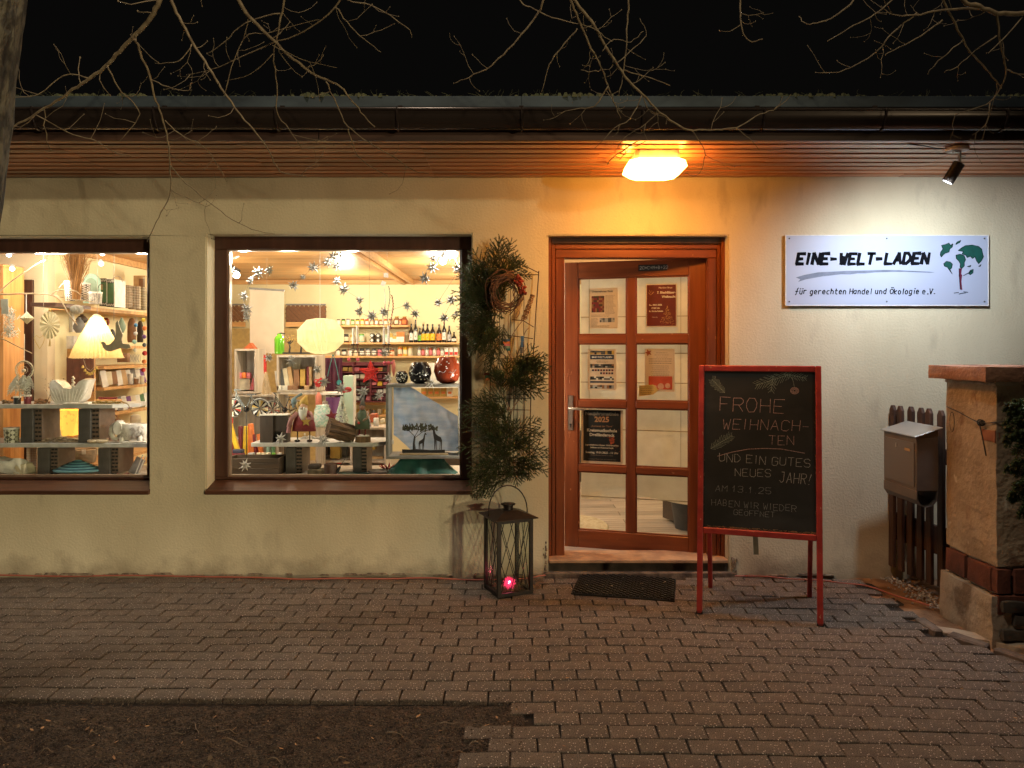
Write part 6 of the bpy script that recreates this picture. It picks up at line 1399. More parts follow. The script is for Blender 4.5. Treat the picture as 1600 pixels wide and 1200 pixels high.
for px, c_, lab, h_ in ((27, 'black', 'small dark round tealight cup beside the ceramic ring', 12), (43, 'maroon', 'small dark red tealight glass beside the cone heap', 14)):
    pot(px, 631.5, 5.48, 11, h_, C[c_], lab, 'tealight', 'tealight_cup')
m_ = MB()
for k in range(120):
    x = rnd.uniform(-.15, .17); a = rnd.uniform(-.6, .6); L = rnd.uniform(.02, .06); zz = rnd.uniform(.004, .045)*(1-abs(x)*3.2); m_.bar((x, rnd.uniform(-.04, .04), max(.004, zz)), (x+L*math.cos(a), rnd.uniform(-.04, .04), max(.004, zz+L*.35*math.sin(a))), .006, .004)
one('driftwood_garland', m_, mat('driftwood', (.46, .36, .27), .8, (.26, .18, .12), (60, 60, 60), rand=.4), 'heap of grey driftwood sticks between the bricks on the lower board', 'driftwood', at(86, 692.5, 5.5))
pot(18, 692.5, 5.5, 22, 24, checker_mat('dotted_cream', (.62, .60, .46), (.10, .09, .06), 45), 'cream cup with dotted pattern at the left of the lower board', 'cup', 'dotted_cup')
for k, px in enumerate((146, 160)): m_ = MB(); m_.lathe([(.012, 0), (.034, .006), (.042, .018), (.034, .026), (.008, .022)], (0, 0, 0), 14); one('wood_bowl', m_, plain('pale_wood', (.62, .50, .34)), ['flat pale wooden bowl beside the brick on the lower board', 'flat pale wooden bowl left of the elephant planter'][k], 'bowl', at(px, 692.5, 5.45), smooth=50)
m_ = MB()
for k in range(16): m_.ball((rnd.uniform(-.05, .05), rnd.uniform(-.02, .02), .012+rnd.uniform(0, .02)), rnd.uniform(.010, .017), 7, 5)
one('felt_pebbles', m_, plain('dusty_pink', (.55, .36, .28)), 'pinkish felt pebbles between bowl and elephant planter', 'felt pebbles', at(175, 692, 5.6), smooth=True)
# behind the bricks, below
def basket_coil(px, pyb, d, r_, h_, m, lab, rows=7, cat='basket', flare=1.2):
    t = thing('coiled_basket', lab, cat, at(px, pyb, d)); m_ = MB()
    for k in range(rows): rr = r_*(1/flare+(1-1/flare)*k/rows); z = h_*(k+.5)/rows; m_.tube([(rr*math.cos(a), rr*math.sin(a), z) for a in [i*2*math.pi/18 for i in range(19)]], h_/rows*.58, 6)
    m_.build('coils', m, t, smooth=True); MB().lathe([(r_/flare, 0), (r_/flare, .006)], (0, 0, 0), 16).build('base', m, t); return t
t = thing('woven_plate', 'blue and turquoise striped coiled plate lying at the bottom of the left window', 'woven plate', (PX(122, 5.5), .50, .59)); m1, m2 = MB(), MB()
for k in range(9): (m1 if k % 2 else m2).tube([(.165*(k+1)/9*math.cos(a), .12*(k+1)/9*math.sin(a)*.7, .085-.008*k) for a in [i*2*math.pi/24 for i in range(25)]], .010, 6)
m1.build('dark_coils', plain('petrol', (.02, .09, .13)), t, smooth=True); m2.build('pale_coils', plain('turquoise', (.16, .36, .42)), t, smooth=True)
basket_coil(133, 722, 6.1, .085, .105, plain('seagrass', (.36, .27, .17), bump=.4), 'grey brown seagrass basket on a shelf behind the blue plate', 9)
basket_coil(24, 719, 6.2, .075, .05, wood_shelf, 'shallow round chip basket low at the left of the left window', 4)
one('cloth_pile', rough_block(-.09, .12, -.06, .06, 0, .10, 5, .03, 3), C['white'], 'crumpled white lace cloth pile at the bottom left of the left window', 'cloth', (PX(14, 5.5), .50, .586), smooth=True)
m_ = rough_block(-.05, .05, -.05, .05, 0, .075, 5, .02, 6); one('wool_hank', m_, C['cream'], 'cream wool hank next to the white lace cloth', 'wool', (PX(38, 5.5), .50, .586), smooth=True)
t = thing('patterned_scarf', 'hanging pale scarf with brown print below the lower left board', 'scarf', at(50, 742, 5.75)); MB().box((0, 0, .105), (.075, .012, .21)).build('cloth', checker_mat('scarf_print', (.70, .58, .48), (.42, .28, .20), 110), t)
for k, (px, py, hh) in enumerate(((105, 713, .03), (200, 713, .03))):
    MB_ = MB().bb(PX(px-14, 6.3), PX(px+26, 6.3), 1.2, 1.5, PZ(py+6, 6.3)-.03, PZ(py+6, 6.3)); one('low_shelf', MB_, wood_shelf, ['low pine shelf behind the seagrass basket', 'low pine shelf behind the card stand'][k], 'shelf')
t = thing('card_stand', 'tilted acrylic stand with white frame at the bottom right of the left window', 'stand', (PX(212, 5.45), .44, .588)); m_ = MB(); m_.bar((0, 0, 0), (.055, 0, .14), .006); m_.bar((.02, 0, 0), (.075, 0, .13), .006); m_.bar((0, 0, 0), (.04, 0, .0), .01); m_.build('frame', C['white'], t); MB().bar((-.03, .03, 0), (.03, .03, .11), .07, .004, up=(0, 1, 0)).build('card', C['silver'], t)
cone_pile(190, 744, 5.5, 20, 'small red and white goods at the foot of the right brick', 'pink', .06, .010)
# goods on small shelves at the left wall, behind lamp and dove
for i, (z, y0, y1, lab) in enumerate(((1.505, 1.6, 2.6, 'second wall shelf with wooden goods below the basket shelf'), (1.33, 1.5, 2.6, 'third wall shelf with tins below the wooden goods'), (1.15, 1.5, 2.6, 'book shelf on the left wall'), (.925, 1.4, 2.6, 'card shelf on the left wall'), (.52, 1.4, 2.6, 'lowest shelf on the left wall'))):
    one('wall_shelf', MB().bb(LWX+.002, -3.45, y0, y1, z-.024, z), wood_shelf, lab, 'shelf')
one('shelf_upright', MB().bb(LWX+.002, -3.52, 1.47, 1.495, FZ, 1.48), wood_shelf, 'pine upright of the left wall book shelves', 'upright')
bkc = ['white', 'cream', 'brown', 'white', 'tan', 'white', 'grey', 'white', 'violet', 'cream', 'white', 'green']
for z, st0, nm_, cc, hh in ((1.15, 'book', 'book', bkc, .145), (.925, 'greeting_card', 'card', bkc[3:]+bkc[:3], .13)):
    for k in range(12):
        y = 1.58+k*.085; c_ = cc[k]
        o = one(st0, MB().box((0, 0, hh*.5), (.02, .052, hh*rnd.uniform(.75, 1.05)), rot=Matrix.Rotation(rnd.uniform(.1, .3), 3, 'X')), C[c_], '%s %s %s from the front on the %s shelf of the left wall' % (c_, nm_, ORD[k], nm_), nm_, (-3.50, y, z+.001), group='%ss on the left wall shelves' % nm_, rz=-.5); o.rotation_euler.y = 0
for i, (px, pb_, d, w_, h_, c_, lab, nm) in enumerate(((166, 528, 6.9, 9, 32, 'terracotta', 'glazed brown figure-of-eight carving beside the pleated lamp', 'carved_figure'), (175, 536, 6.8, 10, 22, 'darkgrey', 'black and white carved mask beside the pleated lamp', 'carved_mask'), (190, 520, 6.7, 12, 24, 'sage', 'green flowered ornament on the second wall shelf', 'flower_ornament'), (206, 535, 6.8, 14, 38, 'brown', 'large round brown wooden drum on the second wall shelf', 'wooden_drum'), (219, 535, 6.9, 10, 34, 'darkbrown', 'dark brown carving next to the wooden drum', 'dark_carving'), (128, 505, 6.3, 17, 14, 'darkbrown', 'dark round nut ornament above the grey vase', 'nut_ornament'), (124, 520, 6.25, 18, 24, 'grey', 'grey rounded vase left of the pleated lamp', 'grey_vase'),
        (112, 545, 6.4, 12, 20, 'white', 'white price card on the partition shelf', 'price_card'), (193, 566, 6.7, 16, 14, 'brown', 'brown tin on the third wall shelf', 'brown_tin'), (210, 566, 6.8, 18, 12, 'silver', 'silver wire goods on the third wall shelf', 'wire_goods'), (178, 670, 6.6, 17, 22, 'brown', 'brown woven handbag behind the elephant planter', 'handbag'), (212, 665, 6.8, 18, 18, 'cream', 'round pale wooden box on its side behind the elephant', 'round_box'), (20, 660, 6.0, 10, 8, 'yellow', 'small yellow lit cube on the left bookcase shelf', 'yellow_cube'))):
    p = at(px, pb_, d); r_ = w_/2*d/1200; h = h_*d/1200; m_ = MB()
    if nm in ('grey_vase', 'nut_ornament', 'flower_ornament'): m_.lathe([(r_*.5, 0), (r_*.95, h*.25), (r_, h*.45), (r_*.6, h*.75), (r_*.25, h*.9), (r_*.3, h)], (0, 0, 0), 14)
    elif nm in ('wooden_drum', 'round_box', 'dark_carving'): m_.lathe([(r_*.9, 0), (r_, h*.1), (r_, h*.5), (r_*.9, h*.8), (r_*.5, h*.97), (r_*.1, h)], (0, 0, 0), 16, 1, .5)
    elif nm == 'carved_figure': m_.tube([(r_*.7*math.cos(a), 0, h*.78+r_*1.1*math.sin(a)) for a in [i*.63 for i in range(11)]], .012, 8); m_.lathe([(r_*.8, 0), (r_, h*.2), (r_*.4, h*.55)], (0, 0, 0), 10)
    elif nm == 'carved_mask': m_.ball((0, 0, h/2), r_, 12, 8, h/2/r_)
    elif nm == 'handbag': m_.box((0, 0, h*.35), (r_*2, .08, h*.7), taper=.85); m_.tube([(r_*.7*math.cos(a), 0, h*.7+h*.3*math.sin(a)) for a in [i*math.pi/8 for i in range(9)]], .006, 6)
    elif nm == 'wire_goods':
        for k in range(7): m_.tube([((k-3)*.014+.012*math.cos(a), 0, h*.5+h*.5*math.sin(a)) for a in [i*.7 for i in range(10)]], .002, 4)
    else: m_.box((0, 0, h/2), (r_*2, .05, h))
    one(nm, m_, C[c_], lab, nm.replace('_', ' '), p, bevel=(.003 if nm in ('price_card', 'brown_tin', 'yellow_cube') else 0), smooth=50)
m_ = MB()
for k in range(5): m_.bar((-.10+k*.05, 0, 0), (-.10+k*.05, 0, .27), .006)
for k in range(4): m_.bar((-.1, 0, .02+k*.08), (.1, 0, .02+k*.08), .005)
m_.bb(-.11, .11, .01, .02, 0, .28); one('wire_rack', m_, plain('dark_red_rack', (.16, .07, .05)), 'dark wire grid rack behind the bird-shaped bowl', 'rack', at(124, 612, 6.3))

t = thing('bell_string', 'string of small brass bells hanging from the pleated lamp edge', 'bell string', at(137, 566, 5.42)); m_ = MB(); m_.tube([(-.03, 0, .02), (-.01, 0, -.04), (.02, 0, -.06), (.05, 0, -.03), (.06, 0, .03)], .0018, 4); m_.build('cord', string_m, t)
for k in range(7): MB().lathe([(.011, -.012), (.009, 0), (.003, .008)], (-.035+k*.016, 0, -.03-.05*math.sin(k*.5)), 8).build('bell', C['gold'], t, smooth=40)
m_ = MB()
for k in range(6): a = .4+k*.28; m_.tube(smooth_path([(0, 0, 0), (.05*math.cos(a)+.01*k, 0, .09), (.11*math.cos(a)+.012*k, 0, .13+.04*math.sin(k*2.1))], 3), .0022, 4)
for k in range(26): m_.ball((rnd.uniform(-.04, .12), rnd.uniform(-.02, .02), rnd.uniform(.05, .19)), rnd.uniform(.003, .006), 5, 4)
one('dry_branch', m_, plain('dry_branch', (.42, .33, .22)), 'dry thorny branch with seed heads left of the bird-shaped bowl', 'dry branch', at(72, 631, 5.6))
for k, (px, py, w_) in enumerate(((123, 550, 10), (8, 484, 11), (131, 706, 7))): one('price_tag', MB().bb(-w_*.0022, w_*.0022, -.002, 0, -w_*.0026, w_*.0026), C['white'], ['square white price tag on the partition right of the rosette', 'white price tag above the macrame tassel', 'small white price tag on the seagrass basket'][k], 'price tag', at(px, py, [6.1, 5.33, 5.96][k]))
for k in range(5): pot(150+k*3 if False else 186+k*9, 601-.6, 7.0, 7, 10+k % 3*3, C[['silver', 'tan', 'white', 'brown', 'cream'][k]], ['silver', 'tan', 'white', 'brown', 'cream'][k]+' small tin standing at the end of the book shelf', 'tin', 'small_tin')
# ================================================================== RIGHT WINDOW THINGS: back wall
BD = 9.7; BU = BD/1200
def bshelf(px0, px1, py, lab, dep=.22, m=wood_shelf, th=.022):
    z = PZ(py, BD-dep); o = one('back_shelf', MB().bb(PX(px0, BD-dep), PX(px1, BD-dep), RY-dep, RY-.002, z-th, z), m, lab, 'shelf'); return z
def jar(x, y, z, r_, h, body, lid, lab, grp, label_m=None):
    t = thing('jar', lab, 'jar', (x, y, z+.0005), 0, grp); MB().lathe([(r_*.95, 0), (r_, .004), (r_, h*.75), (r_*.85, h*.84)], (0, 0, 0), 10).build('glass_body', body, t, smooth=40); MB().lathe([(r_*.9, h*.842), (r_*.9, h)], (0, 0, 0), 10).build('lid', lid, t)
    if label_m: MB().lathe([(r_*1.03, h*.18), (r_*1.03, h*.66)], (0, 0, 0), 10).build('label', label_m, t)
def bottle(x, y, z, r_, h, body, capm, labm, lab, grp, sh=.62):
    t = thing('bottle', lab, 'bottle', (x, y, z+.0005), 0, grp); MB().lathe([(r_*.94, 0), (r_, .006), (r_, h*sh), (r_*.45, h*(sh+.13)), (r_*.32, h*.85), (r_*.32, h*.93)], (0, 0, 0), 12).build('glass_body', body, t, smooth=40); MB().lathe([(r_*.38, h*.90), (r_*.38, h)], (0, 0, 0), 10).build('cap', capm, t)
    MB().lathe([(r_*1.03, h*.12), (r_*1.03, h*(sh-.12))], (0, 0, 0), 12).build('label', labm, t)
    MB().lathe([(r_*.4*1.045, h*.22), (r_*.4*1.045, h*.30)], (0, -r_*.66, 0), 6).build('label_print', C['darkgrey'], t)
yy = RY-.11
z = bshelf(500, 638, 508, 'uppermost pine shelf on the back wall with honey jars')
cols = [('white', 'black'), ('lime', 'black'), ('white', 'darkgrey'), ('lime', 'black'), ('yellow', 'black'), ('yellow', 'red'), ('orange', 'red'), ('tan', 'white'), ('orange', 'gold'), ('maroon', 'gold'), ('orange', 'red'), ('tan', 'maroon'), ('cream', 'gold'), ('orange', 'maroon')]
for k, (a, b) in enumerate(cols): 
    px = 529+k*7.4
    jar(PX(px, BD-.11), yy, z, .024, .075+.004*(k % 3), C[a], C[b], '%s jar with %s lid, %s from left on the uppermost back shelf' % (a, b, ORD[k]), 'jars on the uppermost back shelf', C['cream'] if k % 2 else C['white'])
for k, (px, c_) in enumerate(((620, 'brown'), (632, 'terracotta'))):
    t = thing('honey_crock', ['brown rounded crock with red label, last but one on the top shelf', 'dark brown rounded crock with orange label at the right end of the top shelf'][k], 'crock', (PX(px, BD-.11), yy, z)); MB().lathe([(.036, 0), (.046, .03), (.044, .06), (.022, .095), (.02, .10)], (0, 0, 0), 12).build('body', C[c_], t, smooth=40); MB().bb(-.022, .022, -.048, -.046, .02, .062).build('label', C['orange' if k else 'cream'], t); MB().lathe([(.024, .10), (.024, .112)], (0, 0, 0), 10).build('lid', C['gold'], t)
z = bshelf(500, 720, 535, 'long middle pine shelf on the back wall with dark oil bottles')
bt = [(642.5, 7, 29, 'white', 'black'), (649.5, 6.5, 35, 'white', 'black'), (656, 6, 22, 'lime', 'black'), (661.5, 6.5, 28, 'yellow', 'black'), (668, 8, 28.5, 'yellow', 'black'), (676, 8, 28.5, 'yellow', 'black'), (686, 8, 28, 'orange', 'black'), (694, 7, 32, 'white', 'maroon'), (702, 6.5, 26, 'silver', 'darkgrey'), (709.5, 8, 16, 'white', 'black')]
for k, (px, wd, hh, lb, cp) in enumerate(bt):
    bottle(PX(px, BD-.11), yy, z, wd/2*BU*.95, hh*BU, C['gloss_black'], C[cp], C[lb], '%s bottle from left of the dark row on the middle shelf, %s label, %s cap' % (ORD[k], lb, cp), 'dark oil and wine bottles on the middle shelf', .60 if hh > 20 else .5)
mid = [(541, 8, 13, 'darkbrown', 'black'), (551, 8, 12, 'gold', 'gold'), (565, 9, 13, 'mint', 'lime')]
for k, (px, wd, hh, a, b) in enumerate(mid): jar(PX(px, BD-.11), yy, z, wd/2*BU, hh*BU, C[a], C[b], '%s jar with %s lid on the left half of the middle back shelf' % (a, b), 'jars on the middle back shelf', C['cream'])
for k in range(4):
    px = 581+(k % 2)*9.5; zz = z+(k//2)*.058; t = thing('rolled_pack', ['lower left', 'lower right', 'upper left', 'upper right'][k]+' black and white round pack in the stack on the middle shelf', 'pack', (PX(px, BD-.14), yy-.03, zz)); m_ = MB(); m_.tube([(0, 0, .028), (0, .09, .028)], .028, 12); m_.build('roll', C['black'], t); m_ = MB(); m_.tube([(0, -.002, .028), (0, -.0005, .028)], .017, 10); m_.build('white_end', C['white'], t)
for k, (px, c_) in enumerate(((603, 'mint'), (611, 'gold'), (617, 'gold'), (623, 'orange'), (629, 'orange'))):
    hh = (12, 14, 10, 16, 16)[k]; t = thing('tea_box', ['mint green', 'golden', 'small golden', 'white and orange', 'second white and orange'][k]+' upright packet on the middle back shelf', 'packet', (PX(px, BD-.11), yy, z)); MB().bb(-.024, .024, -.03, .03, 0, hh*BU).build('box', C[c_], t, bevel=.002); MB().bb(-.0235, .0235, -.0325, -.0305, .004, hh*BU*.55).build('label', C['white'], t)
z = bshelf(500, 720, 556, 'lower pine shelf on the back wall with jars and red packets')
lab_c = ['white', 'white', 'white', 'cream', 'white', 'white', 'white', 'pink', 'white', 'cream', 'orange']
for k in range(10):
    px = 528+k*9.4; jar(PX(px, BD-.11), yy, z, .030, .078+(.012 if 3 < k < 9 else 0), C[['cream', 'black', 'white', 'cream', 'darkgrey', 'silver', 'grey', 'pink', 'silver', 'orange'][k]], C['black'], '%s spread jar with %s label from left on the lower back shelf' % (ORD[k], lab_c[k]), 'spread jars on the lower back shelf', C[lab_c[k]])
for k, (px, c_, b_, hh) in enumerate(((625, 'orange', 'gold', 15), (633, 'yellow', 'yellow', 14), (641, 'cream', 'gold', 14))): jar(PX(px, BD-.11), yy, z, .029, hh*BU, C[c_], C[b_], ['orange preserve jar with gold lid', 'yellow preserve jar with yellow lid', 'cream preserve jar with gold lid'][k]+' on the lower back shelf', 'preserve jars on the lower back shelf', C['cream'])
for k in range(7): 
    px = 655+k*6.0; bottle(PX(px, BD-.11), yy, z, .021, (14.5 if k not in (1, 6) else 12.5)*BU, C['terracotta'] if k % 2 else C['silver'], C['silver'], C['pink' if k % 2 else 'white'], '%s slim spice bottle from left on the lower back shelf' % ORD[k], 'slim spice bottles on the lower back shelf', .72)
for k in range(3): 
    t = thing('tea_packet', '%s white packet with red print from left at the shelf end' % ORD[k], 'packet', (PX(698+k*7.4, BD-.11), yy, z), 0, 'white packets with red print'); MB().bb(-.024, .024, -.03, .03, 0, 13*BU).build('box', C['white'], t, bevel=.002); MB().bb(-.02, .02, -.0325, -.0305, .012, .048).build('print', C['red'], t)
for k in range(2): one('price_sign', MB().prism([(-.028, 0), (.028, 0), (0, .026)], 0, .004), C['white'], ['left', 'right'][k]+' small white folded price sign above the spice bottles', 'sign', (PX(669+k*9.5, BD-.2), RY-.20, z+.13)) if False else None
bshelf(553, 607, 630, 'pine shelf under the dark red rack on the back wall'); z = bshelf(553, 607, 648, 'pine shelf with small cups on the back wall')
for k in range(6): jar(PX(558+k*8.6, BD-.11), yy, z, .026, .06, C[['gold', 'cream', 'tan', 'grey', 'cream', 'gold'][k]], C[['gold', 'white', 'tan', 'gold', 'white', 'gold'][k]], '%s small cup from left on the shelf below the dark red rack' % ORD[k], 'small cups on the back wall shelf')
z = bshelf(640, 720, 620, 'pine shelf seen through the grey display box')
for k in range(5): t = thing('yellow_tea_box', '%s %s box from left on the shelf seen through the display box' % (ORD[k], 'yellow' if k < 4 else 'white'), 'box', (PX(663+k*10, BD-.11), yy, z), 0, 'boxes seen through the display box'); MB().bb(-.036, .036, -.03, .03, 0, .105).build('box', C['gold' if k < 4 else 'white'], t, bevel=.002); MB().bb(-.022, .022, -.0325, -.0305, .03, .06).build('print', C['orange'], t)
one('notice_board', MB().bb(PX(642, 9.4), PX(724, 9.4), 4.38, 4.40, PZ(606, 9.4), PZ(567, 9.4)), C['white'], 'white board standing behind the three glazed bowls', 'board')
# dark red confectionery racks
rk = thing('chocolate_rack', 'dark red display rack of sweets under the back wall shelves', 'rack', (PX(568, 9.3), 4.3, 0))
x0_, x1_ = PX(497, 9.3)-PX(568, 9.3), PX(606, 9.3)-PX(568, 9.3); zt_, zb_ = PZ(566, 9.3), PZ(628, 9.3); redrack = plain('rack_red', (.11, .012, .022))
MB().bb(x0_, x1_, .16, .18, zb_, zt_).build('back_panel', redrack, rk)
ncol = 4; cw = (x1_-x0_)/ncol
for i in range(ncol+1): MB().bb(x0_+i*cw-.008, x0_+i*cw+.008, 0, .159, zb_, zt_).build('divider', redrack, rk)
for j in range(6): MB().bb(x0_+.009, x1_-.009, -.01, .158, zb_+j*.088, zb_+j*.088+.008).build('tier', redrack, rk)
pc = ['black', 'white', 'orange', 'red', 'yellow', 'darkbrown', 'white', 'pink', 'gold', 'black', 'maroon', 'cream']
for i in range(ncol):
    for j in range(5):
        base = rnd.choice(pc); n_ = 3
        for k in range(n_):
            o = one('chocolate_bar', MB().box((0, 0, 0), (cw/n_*.80, .012, rnd.uniform(.035, .062))), C[rnd.choice([base, base, rnd.choice(pc)])], 'wrapped sweet packet, %s in the %s tier, %s column of the dark red rack' % (['left', 'middle', 'right'][k], ['bottom', 'fourth', 'middle', 'second', 'top'][j], ['left', 'second', 'third', 'right'][i]), 'sweet packet', (PX(568, 9.3)+x0_+(i+(k+.5)/n_)*cw, 4.36, zb_+j*.088+.043), group='wrapped sweets in the dark red rack'); o.rotation_euler.x = -.3
one('brown_plank_door', MB().bb(PX(446, 9.6), PX(508, 9.6), 4.62, 4.65, PZ(503, 9.6), PZ(479, 9.6)), plain('dark_plank', (.10, .045, .022)), 'dark brown boarded panel left of the back shelves', 'panel')
for nm, a, b, lab in (('boarded_panel', 446, 508, 'dark brown diagonal boards between banner and back shelves'), ('boarded_panel', 330, 382, 'dark brown diagonal boards at the left of the right window')):
    t = thing(nm, lab, 'boarded panel', (0, 4.58, 0)); X0, X1, Z0, Z1 = PX(a, 9.55), PX(b, 9.55), PZ(503, 9.55), PZ(477, 9.55); pm = MB(); k = X0-.2
    while k < X1:
        pa, pb2 = max(X0, k), min(X1, k+.20)
        if pb2 > pa: pm.bar((pa, 0, Z1-(pa-k)*1.0), (pb2, 0, Z1-(pb2-k)*1.0), .035, .012, up=(0, 1, 0))
        k += .055
    pm.build('diagonal_slats', plain('slat_brown', (.19, .085, .04)), t); MB().bb(X0, X1, -.01, .01, Z1, Z1+.02).build('top_trim', C['grey'], t); MB().bb(X0, X1, -.02, .01, Z0-.06, Z0).build('bottom_rail', wood_shelf, t)
bshelf(330, 720, 999, 'x') if False else None
one('olive_lower_wall', MB().bb(PX(340, 9.55), PX(500, 9.55), 4.60, 4.64, FZ, PZ(513, 9.55)), plain('olive_paint', (.50, .36, .15)), 'olive painted lower wall panel behind the crates', 'wall panel')

# ------------------------------------------------------------------ middle distance
t = thing('cloth_banner', 'tall cream cloth banner hanging from the ceiling on a rod', 'banner', at(418, 452, 7.3)); u_ = 7.3/1200
m_ = MB(); xs = frange(-28*u_, 26*u_, .02); zs = frange(-100*u_, 0, .03); n = len(zs)
m_.add([(x, .012*math.sin(x*22)*(-z*2), z-.03*x) for x in xs for z in zs], [(i*n+j, (i+1)*n+j, (i+1)*n+j+1, i*n+j+1) for i in range(len(xs)-1) for j in range(n-1)]); m_.build('cloth', mat('banner_cloth', (.68, .60, .50), .9, (.60, .52, .43), (5, 5, 5), trans=.3), t, smooth=True)
MB().bar((-28*u_, -.01, .008), (27*u_, -.01, -.012), .018).build('rod', C['grey'], t)
cordup(417, 449, 392, 7.3, 'thin cord carrying the cream banner'); cordup(500, 497, 392, 6.0, 'thin white cable of the round paper lantern', .002, C['white'])
# whitewashed crates: an open box of boards
def crate(lab, px0, px1, pyt, pyb, d, dep, mid=None, m=crate_m, name='wooden_crate', back=True, th=.018, vert=None):
    X0, X1, Z0, Z1 = PX(px0, d), PX(px1, d), PZ(pyb, d), PZ(pyt, d); t = thing(name, lab, 'crate', (X0, d-5, Z0)); w_, h = X1-X0, Z1-Z0
    MB().bb(0, th, 0, dep, 0, h).build('side_board', m, t, bevel=.002); MB().bb(w_-th, w_, 0, dep, 0, h).build('side_board', m, t, bevel=.002)
    MB().bb(th+.001, w_-th-.001, .001, dep, 0, th).build('bottom_board', m, t); MB().bb(th+.001, w_-th-.001, .001, dep, h-th, h).build('top_board', m, t)
    if back: MB().bb(th+.001, w_-th-.001, dep-.012, dep-.001, th+.001, h-th-.001).build('back_board', m, t)
    for q in (mid or []): MB().bb(th+.001, w_-th-.001, .001, dep-.013, h*q-th/2, h*q+th/2).build('shelf', m, t)
    for q in (vert or []): MB().bb(w_*q-th/2, w_*q+th/2, .002, dep-.013, th+.001, h-th-.001).build('divider', m, t)
    return t
crate('narrow whitewashed crate with pink candles standing left in the right window', 366, 400, 545, 615, 6.9, .28)
crate('whitewashed crate wall behind the pinwheel bicycles', 350, 430, 616.5, 745, 6.9, .35, mid=[.45])
crate('tall whitewashed crate shelf with bottles and paper goods in the right window', 432, 495, 555, 612, 6.7, .30)
crate('lower whitewashed crate with candles and tins behind the santa figure', 432, 496, 613, 742, 6.7, .30, mid=[.36, .62], back=False)
crate('whitewashed shelf with baskets behind the log and green coat figure', 498, 603, 668, 748, 7.0, .32, mid=[.33], vert=[.48])
t = thing('display_column', 'pale green lit column with glass tree in the middle of the right window', 'column', at(545, 668, 6.8)); MB().bb(-.04, .045, -.04, .04, 0, .46).build('body', mat('mint_column', (.52, .70, .56), .4, (.44, .62, .50), (3, 3, 3)), t, bevel=.003); MB().bb(.046, .056, -.04, .04, 0, .46).build('white_edge', C['white'], t)
one('white_garland_shelf', MB().bb(PX(495, 6.75), PX(536, 6.75), 1.72, 2.0, PZ(617, 6.75), PZ(614, 6.75)), C['white'], 'thin white shelf with scalloped edge under the red stars', 'shelf')
# candles, packets
def cyl(px, pyb, d, w_, h_, c_, lab, cat='candle', name='candle', lean_=0, grp=None):
    p = at(px, pyb, d); r_ = w_/2*d/1200; h = h_*d/1200; o = one(name, MB().lathe([(r_*.96, 0), (r_, .003), (r_, h-.004), (r_*.9, h), (r_*.35, h-.004)], (0, 0, 0), 12), c_ if not isinstance(c_, str) else C[c_], lab, cat, p, group=grp, smooth=45); o.rotation_euler.y = lean_; return o
for k, (px, c_, w_) in enumerate(((376, 'pink', 5), (381, 'orange', 7), (389, 'pink', 8))): cyl(px, 591, 7.0, w_, 9, c_, ['slim pink candle', 'squat orange candle', 'broad pink candle'][k]+' on the box in the narrow crate')
one('cardboard_cube', MB().bb(-.055, .055, 0, .10, 0, .10), plain('greybeige', (.52, .46, .36)), 'square grey beige box inside the narrow crate', 'box', at(381, 609, 7.0)); 
for k in range(2): o = one('pink_packet', MB().box((0, 0, .055), (.014, .06, .11)), C['pink'], ['left', 'right'][k]+' slanted pink packet beside the beige box', 'packet', at(393+k*3, 609, 7.0)); o.rotation_euler.y = .25
roll = [(358, 'red', 12, 65, 0), (376, 'maroon', 7, 52, 0), (383, 'yellow', 9, 52, .05), (390, 'orange', 6, 50, 0), (396, 'orange', 9, 56, -.08), (402, 'maroon', 7, 40, -.18), (409, 'orange', 8, 40, -.1), (419, 'sage', 7, 46, 0), (427, 'green', 7, 46, 0)]
for k, (px, c_, w_, h_, le) in enumerate(roll): cyl(px, 718, 6.2, w_, h_ if c_ not in ('sage', 'green') else 28, c_, '%s rolled candle, %s from left of the upright row in the right window' % (c_, ORD[k]), 'rolled candle', 'rolled_candle', le, 'rolled candles standing upright')
t = thing('yellow_box', 'long yellow box leaning out of the dark blue and maroon cup', 'box', at(371, 703, 5.75)); u_ = 5.75/1200; o = MB().box((0, 0, 20*u_), (6.5*u_, .03, 44*u_)).build('box', C['yellow'], t, bevel=.002); o.rotation_euler.y = -.28
t = thing('fabric_cup', 'dark blue and maroon soft cup holding the yellow box', 'cup', at(373, 716, 5.7)); MB().bb(-.040, .040, -.03, .03, 0, .040).build('lower_part', C['maroon'], t, bevel=.004); MB().bb(-.038, .036, -.028, .028, .041, .066).build('upper_part', plain('navy_cloth', (.03, .035, .07)), t, bevel=.004)
for k, (px, c_, w_) in enumerate(((393, 'silver', 11), (405, 'cream', 8), (412, 'cream', 6), (419, 'cream', 8), (428, 'lime', 6), (437, 'white', 7))): 
    p = at(px, 719, 5.85); r_ = w_/2*5.85/1200; t = thing('candle_jar', '%s small %s candle glass from left above the dark crate' % (ORD[k], c_), 'candle glass', p); MB().lathe([(r_, 0), (r_, .055), (r_*.9, .056)], (0, 0, 0), 12).build('glass_body', C[c_], t); MB().bb(-r_*.5, r_*.5, -r_-.002, -r_*.9, .012, .035).build('label', C['white'], t)
one('pale_ledge', MB().bb(PX(352, 5.7), PX(388, 5.7), .62, .78, PZ(719, 5.7), PZ(717, 5.7)), C['white'], 'narrow white ledge under the fabric cup', 'ledge')
t = thing('dark_wood_crate', 'dark brown wooden slatted crate at the lower left of the right window', 'crate', (PX(352, 5.42), .42, .586)); wD = PX(436, 5.42)-PX(352, 5.42); dkw = mat('dark_crate_wood', (.085, .055, .035), .7, (.045, .03, .02), (4, 30, 30), bump=.3)
